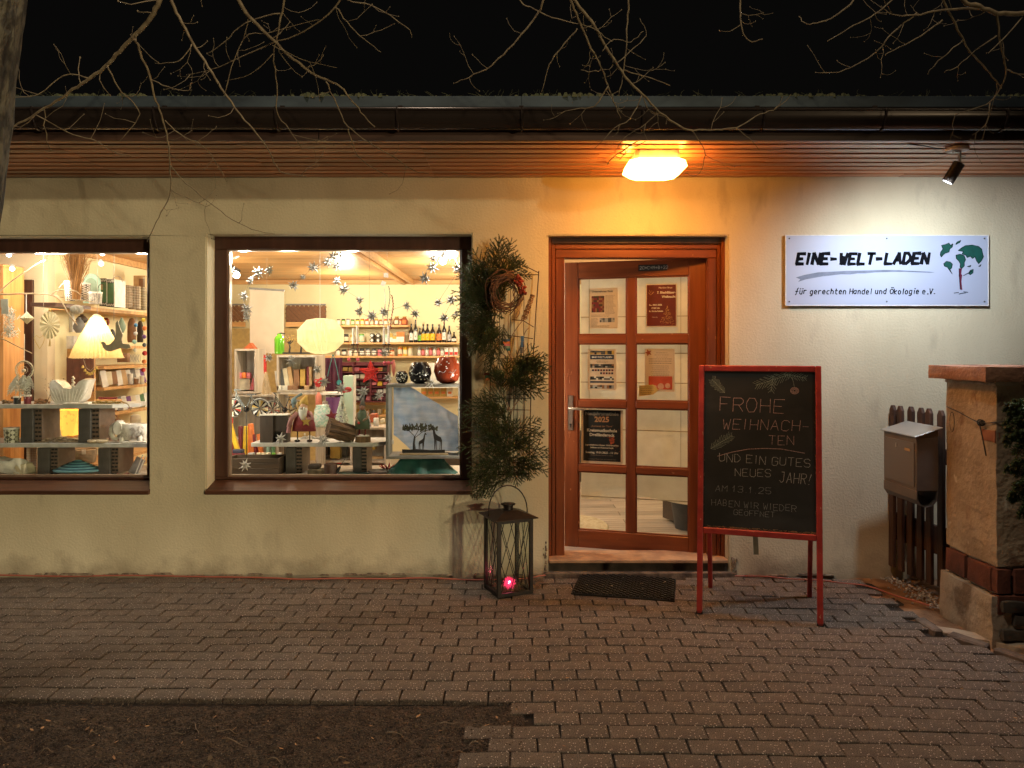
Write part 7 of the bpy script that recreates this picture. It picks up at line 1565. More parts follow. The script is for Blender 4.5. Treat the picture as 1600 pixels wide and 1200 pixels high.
for z0, z1 in ((0, .048), (.052, .082), (.086, .118)): MB().bb(0, wD, 0, .012, z0, z1).build('front_slat', dkw, t, bevel=.002); MB().bb(0, wD, .20, .212, z0, z1).build('rear_slat', dkw, t)
MB().bb(0, .012, .0125, .1995, 0, .12).build('end_board', dkw, t); MB().bb(wD-.012, wD, .0125, .1995, 0, .12).build('end_board', dkw, t); MB().bb(0, .14, -.006, -.0005, .05, .115).build('front_plate', dkw, t)
# things in crate shelf
for k, (px, w_, h_, c_, le) in enumerate(((436, 7, 24, 'white', -.1), (443, 6, 26, 'darkgrey', -.12), (450, 7, 28, 'cream', -.15), (457, 6, 30, 'tan', -.15), (465, 9, 26, 'brown', -.05), (474, 8, 26, 'gold', 0), (482, 4, 30, 'maroon', 0), (486, 4, 30, 'tan', 0))):
    p = at(px, 603, 6.78); u_ = 6.78/1200; o = one('paper_goods', MB().box((0, 0, h_*u_/2), (w_*u_, .05, h_*u_)), C[c_], '%s %s notebook or pack leaning in the upper crate shelf' % (ORD[k], c_), 'pack', p, bevel=.002); o.rotation_euler.y = le
for k, (px, c_) in enumerate(((437, 'white'), (446, 'white'), (454, 'brown'), (462, 'brown'), (480, 'tan'))): one('small_box', MB().bb(-.022, .022, -.02, .02, 0, .04), C[c_], '%s small %s box in front on the upper crate shelf' % (ORD[k], c_), 'small box', at(px, 609.5, 6.72), bevel=.002)
t = thing('green_glass_jug', 'green ribbed recycled glass jug on top of the crate shelf', 'jug', at(436.5, 553, 6.85)); m_ = MB(); n = 24
m_.add([((.040+.003*(k % 2))*s*math.cos(2*math.pi*k/n), (.040+.003*(k % 2))*s*math.sin(2*math.pi*k/n), z) for z, s in ((0, .92), (.02, 1), (.13, 1), (.155, .8), (.165, .45), (.18, .42)) for k in range(n)], [(i*n+k, i*n+(k+1) % n, (i+1)*n+(k+1) % n, (i+1)*n+k) for i in range(5) for k in range(n)]+[tuple(reversed(range(n)))])
m_.build('ribbed_body', mat('green_glass', (.16, .48, .03), .1, (.08, .30, .02), (30, 30, 8)), t, smooth=40); m_ = MB(); m_.tube([(-.02, 0, .175), (.02, 0, .185), (.05, 0, .178)], .006, 6); m_.build('twig_collar', C['black'], t)
t = thing('metal_tree_ornament', 'black metal tree cut-out candle screen beside the green jug', 'ornament', at(462, 553, 6.75)); m_ = MB(); MB().bb(-.11, .12, -.02, .03, 0, .014).build('foot', C['black'], t)
for s in (-.055, .045):
    m_.tube([(s, 0, .014), (s+.005, 0, .06), (s-.004, 0, .10)], [.010, .008, .005], 6)
    for k in range(14): a = rnd.uniform(.2, 2.9); L = rnd.uniform(.04, .085); m_.tube([(s, 0, .08), (s+math.cos(a)*L*.5, 0, .09+math.sin(a)*L*.5), (s+math.cos(a+.3)*L, 0, .09+math.sin(a+.3)*L)], [.004, .003, .0012], 4)
m_.build('branches', C['black'], t); m_ = MB()
for k in range(70): a = rnd.uniform(0, 6.28); q = rnd.uniform(.0, .085); m_.ball((rnd.choice((-.055, .045))+math.cos(a)*q, rnd.uniform(-.008, .0), .125+math.sin(a)*q*.6), rnd.uniform(.003, .006), 5, 4)
m_.build('metal_leaves', C['gold'], t)
t = thing('orange_felt_house', 'small orange felt roof cone on top of the narrow crate', 'felt cone', at(389, 545, 7.0)); MB().prism([(-.055, 0), (.055, 0), (.03, .03), (.008, .055), (-.03, .02)], 0, .08).build('body', plain('rust_felt', (.55, .13, .04)), t)
# hanging natural tassels
m_ = MB()
for k in range(26): x = rnd.uniform(-.045, .055); m_.tube([(x*.15, 0, .19), (x*.5+rnd.uniform(-.008, .008), rnd.uniform(-.01, .01), .10), (x, rnd.uniform(-.01, .01), 0)], .004, 4)
one('jute_tassel', m_, plain('jute', (.60, .45, .28)), 'long pale jute tassel hanging beside the narrow crate', 'tassel', at(415, 616, 6.6)); 
one('red_banner', MB().bb(-.012, .012, 0, .01, 0, .17), C['red'], 'narrow red cloth strip behind the jute tassel', 'cloth strip', at(414, 584, 6.8))
# shawls and teal cord behind, under the paper lantern
m_ = MB(); xs = frange(-.11, .15, .012); m_.add([(x, .02*math.sin(x*70), z) for x in xs for z in (0, .36)], [(2*i, 2*i+2, 2*i+3, 2*i+1) for i in range(len(xs)-1)]); one('purple_shawl', m_, plain('plum_cloth', (.09, .018, .05)), 'dark plum shawl hanging behind the round paper lantern', 'shawl', at(512, 616, 7.6), smooth=True)
m_ = MB(); m_.add([(x, .02*math.sin(x*60), z) for x in xs for z in (0, .30)], [(2*i, 2*i+2, 2*i+3, 2*i+1) for i in range(len(xs)-1)]); one('purple_shawl', m_, C['violet'], 'dark violet shawl hanging under the white scalloped shelf', 'shawl', at(512, 668, 7.6), smooth=True)
t = thing('teal_necklace', 'teal cord necklace with round pendant hanging below the paper lantern', 'necklace', at(520, 554, 6.45)); m_ = MB(); m_.tube([(0, 0, 0), (-.025, 0, -.10), (-.045, 0, -.185)], .004, 5); m_.tube([(.005, 0, 0), (.03, 0, -.10), (.052, 0, -.215)], .004, 5); m_.build('cord', plain('teal_cord', (.05, .22, .24)), t); m_ = MB(); m_.lathe([(.006, -.004), (.022, -.002), (.022, .002), (.006, .004)], (0, 0, 0), 14); m_.v = [(v[0]+.053, v[2], v[1]-.235) for v in m_.v]; m_.build('pendant', plain('teal_pendant', (.04, .30, .34)), t)
# folded round paper lantern, lit
lan_m = mat('lantern_paper', (.86, .78, .58), .85, emit=.30, ecol=(1, .80, .46), trans=.5)
t = thing('paper_lantern', 'large lit round folded paper lantern with diamond creases', 'lantern', at(501, 525, 5.95)); u_ = 5.95/1200; m_ = MB(); n = 26
prof = [(7, 27.5), (21, 25), (34.5, 9), (34.5, -10), (21, -24), (8, -28)]; vs = []
for i, (r0, z) in enumerate(prof):
    for k in range(n): a = 2*math.pi*(k+(.5 if i % 2 else 0))/n; vs.append((r0*u_*math.cos(a)*1.03, r0*u_*math.sin(a)*1.03, z*u_)); a2 = 2*math.pi*(k+(1. if i % 2 else .5))/n; q = .84 if 0 < i < 5 else .92; vs.append((r0*u_*q*math.cos(a2), r0*u_*q*math.sin(a2), z*u_))
N2 = 2*n; 
for i in range(5):
    off = 0
    for k in range(N2):
        a, b = i*N2+k, i*N2+(k+1) % N2; sh_ = (1 if i % 2 == 0 else -1); 
        c, d_ = (i+1)*N2+(k+1-1*(1 if i % 2 == 0 else 0)) % N2, (i+1)*N2+(k-1*(1 if i % 2 == 0 else 0)) % N2
        if i % 2: c, d_ = (i+1)*N2+(k+2) % N2, (i+1)*N2+(k+1) % N2
        m_.f.append((a, b, c)); m_.f.append((a, c, d_))
m_.v = vs; m_.build('folded_shade', lan_m, t)
lamp('paper_lantern_light', 'POINT', tuple(at(501, 525, 5.95)), 1.3, (1, .84, .52), size=.04)
MB().lathe([(.035, .132), (.03, .137)], (0, 0, 0), 12).build('top_cap', C['cream'], t)
# spot heads at the top right
for i, (px, py) in enumerate(((692, 408), (709, 398))):
    t = thing('display_spot', ['bright round display spot left of its twin at the top right of the right window', 'bright round display spot in the top right corner of the right window'][i], 'spotlight', at(px, py, 5.62)); MB().ball((0, 0, 0), .026, 12, 8).build('bulb', mat('hot_bulb', (1, 1, 1), .3, emit=60, ecol=(1, .97, .92)), t, smooth=True); m_ = MB(); m_.tube([(0, .01, .01), (.02, .04, .06)], .028, 10); m_.build('housing', C['silver'], t)
t = thing('display_spot', 'black and chrome clamp spot at the upper left of the right window', 'spotlight', at(366, 426, 5.5)); m_ = MB(); m_.tube([(-.04, 0, .04), (.015, -.01, -.01)], [.03, .042], 12); m_.build('housing', C['gloss_black'], t); MB().ball((.022, -.015, -.018), .026, 10, 6).build('bulb', mat('warm_spot', (1, .95, .85), .3, emit=6, ecol=(1, .93, .8)), t)
m_ = MB(); m_.tube([(-.05, 0, .03), (-.03, 0, .09), (.03, .02, .12)], .008, 6); m_.build('clamp', C['silver'], t)
# bead strings with white tag
for i, (px, c_, n_, top) in enumerate(((600, 'white', 26, 452), (607, 'sage', 24, 448), (612, 'maroon', 22, 462))):
    t = thing('bead_necklace', ['white', 'pale green', 'dark red'][i]+' bead necklace hanging in front of the back shelves', 'necklace', at(px, top, 6.2)); m_ = MB()
    for k in range(n_): m_.ball((.010*math.sin(k*.25)+.003*(k % 2), 0, -k*.0125), .0062, 6, 4)
    m_.build('beads', C[c_], t, smooth=True)
for i, (px, py) in enumerate(((603, 430), (599, 443))): one('white_tag', MB().box((0, 0, 0), (.036, .002, .036 if i == 0 else .04), rot=Matrix.Rotation(.4*i, 3, 'Y')), C['white'], ['square white tag hanging above the bead necklaces', 'tilted white price tag above the bead necklaces'][i], 'tag', at(px, py, 6.2))
cordup(577, 508, 392, 6.3, 'thin dark wire with loop hanging left of the necklaces', .0012, C['darkgrey']); cordup(605, 428, 392, 6.2, 'thread carrying the white tag')
# candle holders on black stands
t = thing('advent_candle_rack', 'black metal rack with slim white candles in front of the back shelves', 'candle holder', at(580, 540, 6.6)); u_ = 6.6/1200
for px, h_ in ((552, 24), (558, 28), (600, 24), (607, 28)): MB().lathe([(.011, 0), (.010, h_*u_), (.003, h_*u_+.006)], ((px-580)*u_, 0, .016), 10).build('candle', C['white'], t, smooth=40); MB().lathe([(.020, .002), (.022, .014)], ((px-580)*u_, 0, 0), 10).build('cup', C['black'], t); MB().lathe([(.003, -.06), (.003, 0)], ((px-580)*u_, 0, 0), 5).build('stem', C['black'], t)
m_ = MB(); m_.bb(-31*u_, 32*u_, -.003, .003, -.03, -.024); m_.bb(-31*u_, 32*u_, -.003, .003, -.062, -.056)
m_.build('cross_bars', C['black'], t)
# red wire star, baubles
t = thing('red_wire_star', 'big red wire star hanging in the middle of the right window', 'star', at(579, 582, 5.9), R(8)); u_ = 5.9/1200; m_ = MB(); P5 = star_poly(0, 0, 19*u_, 8*u_)
for y in (-.012, .012):
    for i in range(10): a, b = P5[i], P5[(i+1) % 10]; m_.bar((a[0], y, a[1]), (b[0], y, b[1]), .004)
for k in range(120):
    a, b = rnd.randrange(10), rnd.randrange(10); p, q = Vector((P5[a][0], 0, P5[a][1]))*rnd.uniform(.3, .98), Vector((P5[b][0], 0, P5[b][1]))*rnd.uniform(.3, .98)
    if abs(a-b) in (0, 1, 9) or (p.length < .05 or q.length < .05): m_.bar(p+Vector((0, rnd.uniform(-.012, .012), 0)), q+Vector((0, rnd.uniform(-.012, .012), 0)), .0032)
m_.build('red_wire', plain('bright_red', (.75, .035, .03)), t)
for i, (pxs, py) in enumerate((((545, 559), 562), ((601, 607, 613), 567))):
    t = thing('bauble_cluster', ['pair of pink felt balls with wire heart left of the red star', 'row of three pink felt balls right above the red star'][i], 'baubles', at(pxs[0], py, 6.0))
    for px in pxs: MB().ball(((px-pxs[0])*.005, 0, 0), .015, 10, 6).build('felt_ball', plain('hot_pink', (.62, .10, .15)), t, smooth=True)
    m_ = MB(); m_.bar((0, 0, 0), (0, 0, .14), .0015); m_.bar(((pxs[-1]-pxs[0])*.005, 0, 0), ((pxs[-1]-pxs[0])*.005, 0, .14), .0015); m_.build('thread', C['red'], t)
t = thing('red_tassel_cone', 'coral red slim spiral ornament right of the felt balls', 'ornament', at(615, 580, 6.0)); m_ = MB(); m_.lathe([(.003, -.04), (.014, .0), (.016, .05), (.006, .09)], (0, 0, 0), 8); m_.build('cone', plain('coral', (.70, .22, .16)), t, smooth=True)
for i, (px, py, lab) in enumerate(((501, 598, 'tangle of red felt loops on the crate shelf left of the column'), (540, 609, 'flat red star garland on top of the pale green column'))):
    m_ = MB()
    for k in range(7): m_.tube([(rnd.uniform(-.03, .03)+.03*math.cos(a), .02*math.sin(a+k), .03*math.sin(a*1.1)*(.5 if i else 1)+rnd.uniform(-.01, .01)) for a in [q*.7 for q in range(9)]], .005, 5)
    one('red_felt_loops', m_, plain('felt_red', (.55, .03, .035)), lab, 'felt loops', at(px, py, 6.5))
one('red_felt_drop', MB().lathe([(.01, 0), (.03, .04), (.025, .12), (.006, .15)], (0, 0, 0), 10), plain('coral', (.70, .22, .16)), 'coral red felt drop hanging left under the scalloped shelf', 'felt ornament', at(498, 640, 6.6), smooth=True)
t = thing('frosted_glass_jar', 'pale turquoise crackled glass jar behind the bark log', 'jar', at(504, 667, 6.3)); MB().lathe([(.05, 0), (.066, .02), (.072, .08), (.066, .14), (.05, .17), (.055, .18)], (0, 0, 0), 16).build('body', mat('crackle_glass', (.42, .68, .60), .25, (.75, .82, .76), (60, 60, 60), thr=(.45, .55)), t, smooth=True)
t = thing('glass_tree', 'sparkling whitish glass Christmas tree before the pale green column', 'glass tree', at(534, 668, 6.3)); m_ = MB()
for k in range(420): 
    q = rnd.random(); a = rnd.uniform(0, 6.28); r_ = .062*(1-q)+.004; m_.box((r_*math.cos(a), r_*math.sin(a), q*.25), (.010, .008, .014), rot=Matrix.Rotation(a, 3, 'Z') @ Matrix.Rotation(rnd.uniform(0, 3), 3, 'X'))
m_.build('crystal_flakes', mat('ice_flakes', (.72, .78, .68), .25, (.5, .6, .5), (60, 60, 60)), t)
m_ = MB(); m_.prism(star_poly(0, 0, .055, .022, 5, 1.7), -.004, .004); o = one('dark_wood_star', m_, C['maroon'], 'small dark red wooden star leaning against the glass tree', 'star', at(518, 650, 6.1))
# tinware: pinwheel bicycles
def bicycle(px, py, d, L, lab, flip=1, rz=0):
    t = thing('pinwheel_bicycle', lab, 'ornamental bicycle', at(px, py, d), rz); Rw = L*.22; cs = [C['white'], C['black'], C['white'], C['red'], C['cream'], C['black'], C['white'], C['black'], C['orange'], C['black']]
    for cx in (-L*.34, L*.34):
        wh = thing_part('wheel', t, (cx, 0, 0)); m_ = MB(); m_.tube([(Rw*math.cos(a), 0, Rw*math.sin(a)) for a in [i*2*math.pi/24 for i in range(25)]], .0028, 5); m_.build('rim', C['darkgrey'], wh)
        for mm in range(5):
            q = MB()
            for k in range(mm, 20, 5): a = 2*math.pi*k/20; q.add([(Rw*.18*math.cos(a), -.003, Rw*.18*math.sin(a)), (Rw*.93*math.cos(a-.11), .004, Rw*.93*math.sin(a-.11)), (Rw*.93*math.cos(a+.12), -.004, Rw*.93*math.sin(a+.12))], [(0, 1, 2)])
            q.build('vane', [C['cream'], C['black'], C['white'], C['gloss_black'], [C['red'], C['gold']][cx > 0]][mm], wh)
        m_ = MB(); m_.tube([(cx+Rw*1.13*math.cos(a), 0, Rw*1.13*math.sin(a)) for a in [.3+i*2.4/10 for i in range(11)]], .0032, 5); m_.build('mudguard', C['silver'], t)
    m_ = MB(); hx, sx = -L*.24*flip, L*.13*flip
    for a, b in (((-L*.34*flip, 0), (hx, Rw*1.9)), ((hx, Rw*1.6), (0, -Rw*.1)), ((hx, Rw*1.3), (-L*.02*flip, -Rw*.15)), ((0, -Rw*.1), (sx, Rw*1.55)), ((0, -Rw*.1), (L*.34*flip, 0)), ((sx*.9, Rw*1.3), (L*.34*flip, 0)), ((hx, Rw*1.9), (hx-.02*flip, Rw*2.15)), ((hx-.02*flip, Rw*2.15), (hx+.03*flip, Rw*2.1))): m_.bar((a[0], 0, a[1]), (b[0], 0, b[1]), .0062)
    m_.build('frame', plain('bike_grey', (.07, .08, .08)), t); MB().bb(sx-.03, sx+.03, -.01, .01, Rw*1.52, Rw*1.62).build('saddle', C['darkgrey'], t); MB().ball((0, 0, -Rw*.1), .022, 10, 6).build('crank', C['gloss_black'], t)
    m_ = MB(); m_.tube([(0, 0, -Rw*.1), (0, 0, -.36)], .0032, 6); m_.build('rod', C['black'], t)
bicycle(385, 638, 5.5, .285, 'left tin bicycle with striped pinwheel wheels on a long rod'); bicycle(445, 639, 5.75, .26, 'second tin bicycle with pinwheel wheels behind the dark wooden house', 1, R(25))
# dark wooden house
ZB3 = PZ(692, 5.45)
dw = mat('smoked_wood', (.055, .036, .026), .7, (.03, .02, .015), (30, 30, 5), bump=.4)
t = thing('dark_wooden_house', 'dark brown square wooden block house with small opening on the right display board', 'wooden house', (PX(433, 5.55), .50, ZB3)); u_ = 5.5/1200; W2_, H2 = 21*u_, 42*u_
MB().bb(-W2_, 0-.001, -.04, .055, 0, H2).build('left_half', dw, t, bevel=.003); MB().bb(0, W2_, -.032, .055, .035*2.2, H2-.002).build('right_upper', dw, t, bevel=.003); MB().bb(.028+.02, W2_, -.032, .055, 0, .0765).build('right_post', dw, t, bevel=.002); MB().bb(.001, .0475, .0, .055, 0, .0765).build('dark_recess', C['black'], t)
MB().bb(-W2_-.002, W2_+.002, -.042, .057, H2+.0005, H2+.008).build('pale_top', C['white'], t)
# santa figure of tin
t = thing('tin_santa', 'painted tin santa figure in red coat with long white beard on thin legs', 'santa figure', (PX(475, 5.5), .50, ZB3)); u_ = 5.5/1200; m_ = MB()
loft(m_, [(0, 0, 17*u_, 19*u_, .028), (0, 0, 30*u_, 17*u_, .030), (0, 0, 44*u_, 12*u_, .026), (0, 0, 50*u_, 7*u_, .020)]); m_.build('coat', plain('santa_red', (.24, .03, .04)), t, smooth=True)
m_ = MB(); m_.tube([(-10*u_, -.01, 46*u_), (-19*u_, -.02, 36*u_), (-22*u_, -.02, 24*u_)], [.016, .018, .020], 8); m_.tube([(10*u_, -.01, 46*u_), (15*u_, -.03, 38*u_), (4*u_, -.045, 36*u_)], [.016, .016, .010], 8); m_.build('sleeve', plain('santa_mauve', (.42, .20, .20)), t, smooth=True)
m_ = MB(); m_.ball((0, -.012, 55*u_), .030, 12, 8, 1.1); m_.build('face', plain('santa_skin', (.62, .38, .26)), t, smooth=True)
m_ = MB(); loft(m_, [(0, -.030, 34*u_, .008, .006), (0, -.034, 42*u_, .028, .012), (0, -.030, 51*u_, .033, .018), (0, -.02, 54*u_, .028, .016)]); m_.ball((-.014, -.044, 53.5*u_), .010, 7, 5); m_.ball((.012, -.044, 53.5*u_), .010, 7, 5); m_.build('beard', C['white'], t, smooth=True)
m_ = MB(); m_.ball((0, -.042, 55.5*u_), .006, 7, 5); m_.build('nose', plain('santa_skin', (.62, .38, .26)), t, smooth=True)
m_ = MB(); loft(m_, [(0, -.006, 58*u_, .034, .028), (0, -.004, 64*u_, .030, .024), (0.004, 0, 68*u_, .020, .016), (.02, 0, 73*u_, .008, .007)]); m_.build('hat', C['gold'], t, smooth=True)
m_ = MB(); 
for s in (-10, 9): m_.tube([(s*u_, 0, 17*u_), (s*u_, 0, 2*u_)], .0045, 6); m_.ball((s*u_, -.006, 2*u_), .022, 10, 6, .5)
m_.build('legs', C['gloss_black'], t, smooth=True); o = MB().prism(star_poly(6*u_, 33*u_, .036, .016), -.052, -.046).build('gold_star', C['gold'], t); m_ = MB(); m_.tube([(-22*u_, -.02, 24*u_), (-23*u_, -.02, 15*u_)], .018, 8); m_.build('bag', plain('mauve_bag', (.35, .14, .16)), t)
m_ = MB(); m_.tube([(-18*u_, .0, 52*u_), (-14*u_, 0, 68*u_), (-4*u_, 0, 74*u_)], .010, 7); m_.ball((-16*u_, -.01, 62*u_), .022, 8, 6, 1.3); one('tin_bird', m_, plain('steel_blue', (.16, .24, .28)), 'blue grey tin bird perched behind the santa figure', 'bird', (PX(475, 5.55), .56, ZB3+.003), smooth=True)
# bark log
t = thing('bark_log', 'split log with deep brown bark lying on the right display board', 'log', (PX(531, 5.5), .50, ZB3)); m_ = MB(); n = 26; vs = []
for i in range(11):
    s = i/10; cx = -.105+.19*s; cz = .098-.034*s; 
    for k in range(n): a = 2*math.pi*k/n; rr_ = (.062+.008*noise.noise(Vector((k*.9, s*3, 0)))+.007*math.sin(k*2.4+s*2.0)+.004*noise.noise(Vector((k*2.1, s*14, 1)))); vs.append((cx+.02*math.cos(a)*0, -.006+rr_*math.cos(a)*.9, cz*0+.066+rr_*math.sin(a)+.02*(.5-s)))
m_.add(vs, [(i*n+k, i*n+(k+1) % n, (i+1)*n+(k+1) % n, (i+1)*n+k) for i in range(10) for k in range(n)]+[tuple(range(n))])
m_.build('bark', mat('log_bark', (.17, .10, .055), .9, (.06, .035, .022), (8, 60, 60), bump=1, bscale=(10, 70, 70), dist=.01), t); m_ = MB(); m_.add(vs[-n:], [tuple(range(n))]); m_.v = [(x+.0006, y, z) for x, y, z in m_.v]; m_.build('cut_face', plain('log_end', (.05, .03, .02)), t); t.rotation_euler = (0, .22, .50); t.location.z += .012
# green coat figure on wood slice
t = thing('green_coat_figure', 'small figure in dark green felt coat with grey hat and red feet', 'figure', (PX(567, 5.52), .50, ZB3+.052)); u_ = 5.5/1200; m_ = MB()
loft(m_, [(0, 0, 9*u_, 12*u_, .030), (0, 0, 20*u_, 11.5*u_, .030), (0, 0, 33*u_, 8*u_, .024), (0, 0, 39*u_, 4*u_, .014)]); m_.build('coat', plain('felt_green', (.085, .12, .075)), t, smooth=True)
MB().ball((0, -.004, 43*u_), .020, 10, 8, 1.1).build('face', plain('fig_skin', (.33, .16, .11)), t, smooth=True); m_ = MB(); loft(m_, [(0, 0, 45*u_, .024, .02), (.002, 0, 52*u_, .014, .012), (.006, 0, 60*u_, .003, .003)]); m_.build('hat', plain('fig_hat', (.15, .14, .13)), t, smooth=True)
m_ = MB(); m_.tube([(-7*u_, 0, 35*u_), (-9*u_, -.02, 26*u_), (-4*u_, -.032, 20*u_)], .008, 7); m_.tube([(7*u_, 0, 35*u_), (9*u_, -.02, 27*u_), (2*u_, -.032, 22*u_)], .008, 7); m_.build('arms', plain('fig_arm', (.36, .24, .15)), t, smooth=True)
for s in (-4.5, 4.5): m_ = MB(); m_.tube([(s*u_, 0, 9*u_), (s*u_, 0, 1*u_), (s*u_-.004, -.016, .5*u_)], .0065, 7); m_.build('leg', C['maroon'], t, smooth=True)
MB().ball((-4*u_, -.036, 19*u_), .009, 8, 5).build('red_apple', C['red'], t, smooth=True)
t = thing('wood_slice', 'round wood slice base with snow top under the green coat figure', 'wood slice', (PX(567, 5.5), .50, ZB3)); MB().lathe([(.056, 0), (.055, .04), (.05, .042)], (0, 0, 0), 16, 1, .7).build('slice', mat('slice_bark', (.22, .13, .06), .9, (.10, .06, .035), (40, 40, 8), bump=.6), t); MB().lathe([(.050, .0425), (.044, .050)], (0, 0, 0), 16, 1, .7).build('snow', C['white'], t, smooth=True)
o = one('candy_gift_strip', MB().bb(-.018, .018, -.003, .003, 0, .12), checker_mat('red_white_strip', (.7, .68, .64), (.5, .03, .03), 55), 'red and white patterned strip behind the green coat figure', 'card strip', at(577, 668, 5.8)); o.rotation_euler.y = -.2
one('candy_cane', MB().tube([(0, 0, 0), (0, 0, .045), (.006, 0, .062), (.02, 0, .064), (.028, 0, .05)], .005, 7), C['white'], 'white candy cane between log and wood slice', 'candy cane', (PX(549, 5.5), .50, ZB3), smooth=True)
# low things on the right deck
t = thing('wooden_trough', 'dark carved wooden trough with scoop at the bottom of the right window', 'trough', (PX(505, 5.45), .44, .586)); MB().bb(-.10, -.02, -.03, .05, .045, .075).build('upper_block', dw, t, bevel=.006); MB().bb(-.10, .02, -.04, .05, 0, .042).build('lower_block', mat('weathered_block', (.20, .16, .10), .9, (.07, .05, .03), (20, 20, 20), bump=.5), t, bevel=.005); MB().lathe([(.045, 0), (.050, .03), (.046, .078), (.038, .078)], (.055, 0, 0), 14).build('round_cup', plain('cup_brown', (.09, .045, .03)), t, smooth=40)
m_ = MB(); m_.tube([(.10, -.01, .02), (.125, -.01, .06)], [.014, .008], 8); m_.tube([(.125, -.01, .06), (.16, 0, .12), (.175, 0, .20)], .0022, 5); m_.build('cord_switch', C['black'], t)
m_ = MB(); n = 12
for k in range(n): a = 2*math.pi*k/n; m_.add([(0, 0, .005), (.05*math.cos(a-.2), .05*math.sin(a-.2), .03), (.078*math.cos(a), .078*math.sin(a), .045+.012*(k % 2)), (.05*math.cos(a+.2), .05*math.sin(a+.2), .03)], [(0, 1, 2, 3)])
one('red_paper_flower', m_, plain('flower_red', (.60, .025, .03)), 'red paper poinsettia star at the bottom of the right window', 'paper flower', (PX(607, 5.6), .58, .588))
one('dark_bowl', MB().lathe([(.07, 0), (.085, .018), (.08, .026), (.06, .022)], (0, 0, 0), 16), plain('bowl_dark', (.035, .02, .018)), 'flat dark bowl left of the red paper flower', 'bowl', (PX(594, 5.5), .48, .586), smooth=40)
one('dark_green_mat', rough_block(-.10, .14, -.05, .06, 0, .012, 5, .01, 4), plain('deep_teal', (.02, .07, .06)), 'crumpled dark green cloth under the hollow brick', 'cloth', (PX(551, 5.5), .46, .586))
# green velvet covered pedestal with the grey box frame on it
m_ = MB(); n = 60; rg_ = []
for (z, s, amp) in ((.0, 1.0, .16), (.035, .86, .12), (.085, .68, .06), (.118, .62, .01)):
    for k in range(n):
        a = 2*math.pi*k/n; q = 1+amp*math.sin(a*7+z*9)+amp*.5*math.sin(a*12+2); c, s2 = math.cos(a), math.sin(a); e = (abs(c)**4+abs(s2)**4)**-.25; rg_.append((.235*s*q*e*c, .115*s*q*e*s2, z))
m_.add(rg_, [(i*n+k, i*n+(k+1) % n, (i+1)*n+(k+1) % n, (i+1)*n+k) for i in range(3) for k in range(n)]+[tuple(3*n+k for k in range(n))])
one('green_velvet_cover', m_, mat('velvet_green', (.012, .095, .075), .6, (.006, .055, .045), (9, 9, 9), bump=.15), 'dark green velvet cloth draped over a block under the grey display box', 'cloth', (PX(660, 5.55), .52, .586), smooth=True)
gb = thing('grey_display_box', 'grey open wooden box frame showing blue cloth in the right window', 'display box', (PX(663, 5.45), .40, .7045), R(3)); gw = plain('grey_wood', (.19, .18, .165), bump=.2); wb, hb, db, th = .262, .535, .26, .020
wb = (PX(722, 5.45)-PX(606, 5.45))/2; hb = PZ(600, 5.45)-.7045
MB().bb(-wb, wb, 0, db, 0, th).build('bottom_board', gw, gb, bevel=.002); MB().bb(-wb, wb, 0, db, hb-th, hb).build('top_board', gw, gb, bevel=.002); MB().bb(-wb, -wb+th, 0, db, th+.001, hb-th-.001).build('side_board', gw, gb, bevel=.002); MB().bb(wb-th, wb, 0, db, th+.001, hb-th-.001).build('side_board', gw, gb, bevel=.002)
# blue cloth hung diagonally in the box
m_ = MB(); P = []; nu, nv = 26, 22; x0_, x1_ = -wb+.035, wb-.025
for i in range(nu+1):
    for j in range(nv+1):
        u, v = i/nu, j/nv; x = x0_+(x1_-x0_)*u; zt2 = (hb-.03)-.17*max(0, u-.28)/.72*1.25; zb2 = .03+.12*max(0, .30-u)/.3; z = zb2+(zt2-zb2)*v; P.append((x, .19+.012*math.sin(u*17+v*9)+.010*math.sin(u*41-v*14)*.5, z))
m_.add(P, [(i*(nv+1)+j, (i+1)*(nv+1)+j, (i+1)*(nv+1)+j+1, i*(nv+1)+j+1) for i in range(nu) for j in range(nv)])
bc = mat('batik_blue', (.26, .38, .62), .8, (.42, .52, .72), (7, 7, 26), bump=.3, bscale=(20, 20, 60), trans=.6); extra_mix(bc, noise_fac((30, 30, 9), .52, .70, 4), (.40, .46, .58)); extra_mix(bc, voro_fac(28, .035, .015), (.8, .82, .85)); extra_mix(bc, noise_fac((5, 5, 5), .52, .68, 2), (.20, .36, .46))
o = one('blue_batik_cloth', m_, bc, 'blue mottled batik cloth hung diagonally inside the grey box', 'cloth', (PX(663, 5.45), .40, .7045), smooth=True); o.rotation_euler.z = R(3)
# giraffes under an acacia
gt = thing('giraffe_silhouette', 'black cut-out acacia tree with two giraffes on a wooden strip in the grey box', 'silhouette', (PX(662, 5.5), .47, .7250)); u_ = 5.5/1200; MB().bb(-.165, .18, -.03, .03, 0, .012).build('wood_base', plain('strip_wood', (.40, .28, .15)), gt, bevel=.002)
bk_ = C['black']; MB().prism([(-.15, .0125), (.155, .0125), (.155, .035), (.05, .033), (-.05, .040), (-.09, .036), (-.15, .038)], -.004, .004).build('ground_strip', bk_, gt)
m_ = MB(); m_.tube([(-.063, 0, .034), (-.066, 0, .08), (-.060, 0, .13)], [.012, .008, .006], 7)
for a, b in (((-.060, .13), (-.10, .17)), ((-.060, .13), (-.03, .18)), ((-.060, .12), (.0, .165)), ((-.10, .17), (-.14, .175)), ((-.03, .18), (.03, .185)), ((.0, .165), (.05, .18)), ((-.1, .17), (-.09, .20)), ((-.03, .175), (-.04, .205)), ((.02, .175), (.08, .178))): m_.bar((a[0], 0, a[1]), (b[0], 0, b[1]), .004)
m_.build('tree_trunk', bk_, gt); m_ = MB()
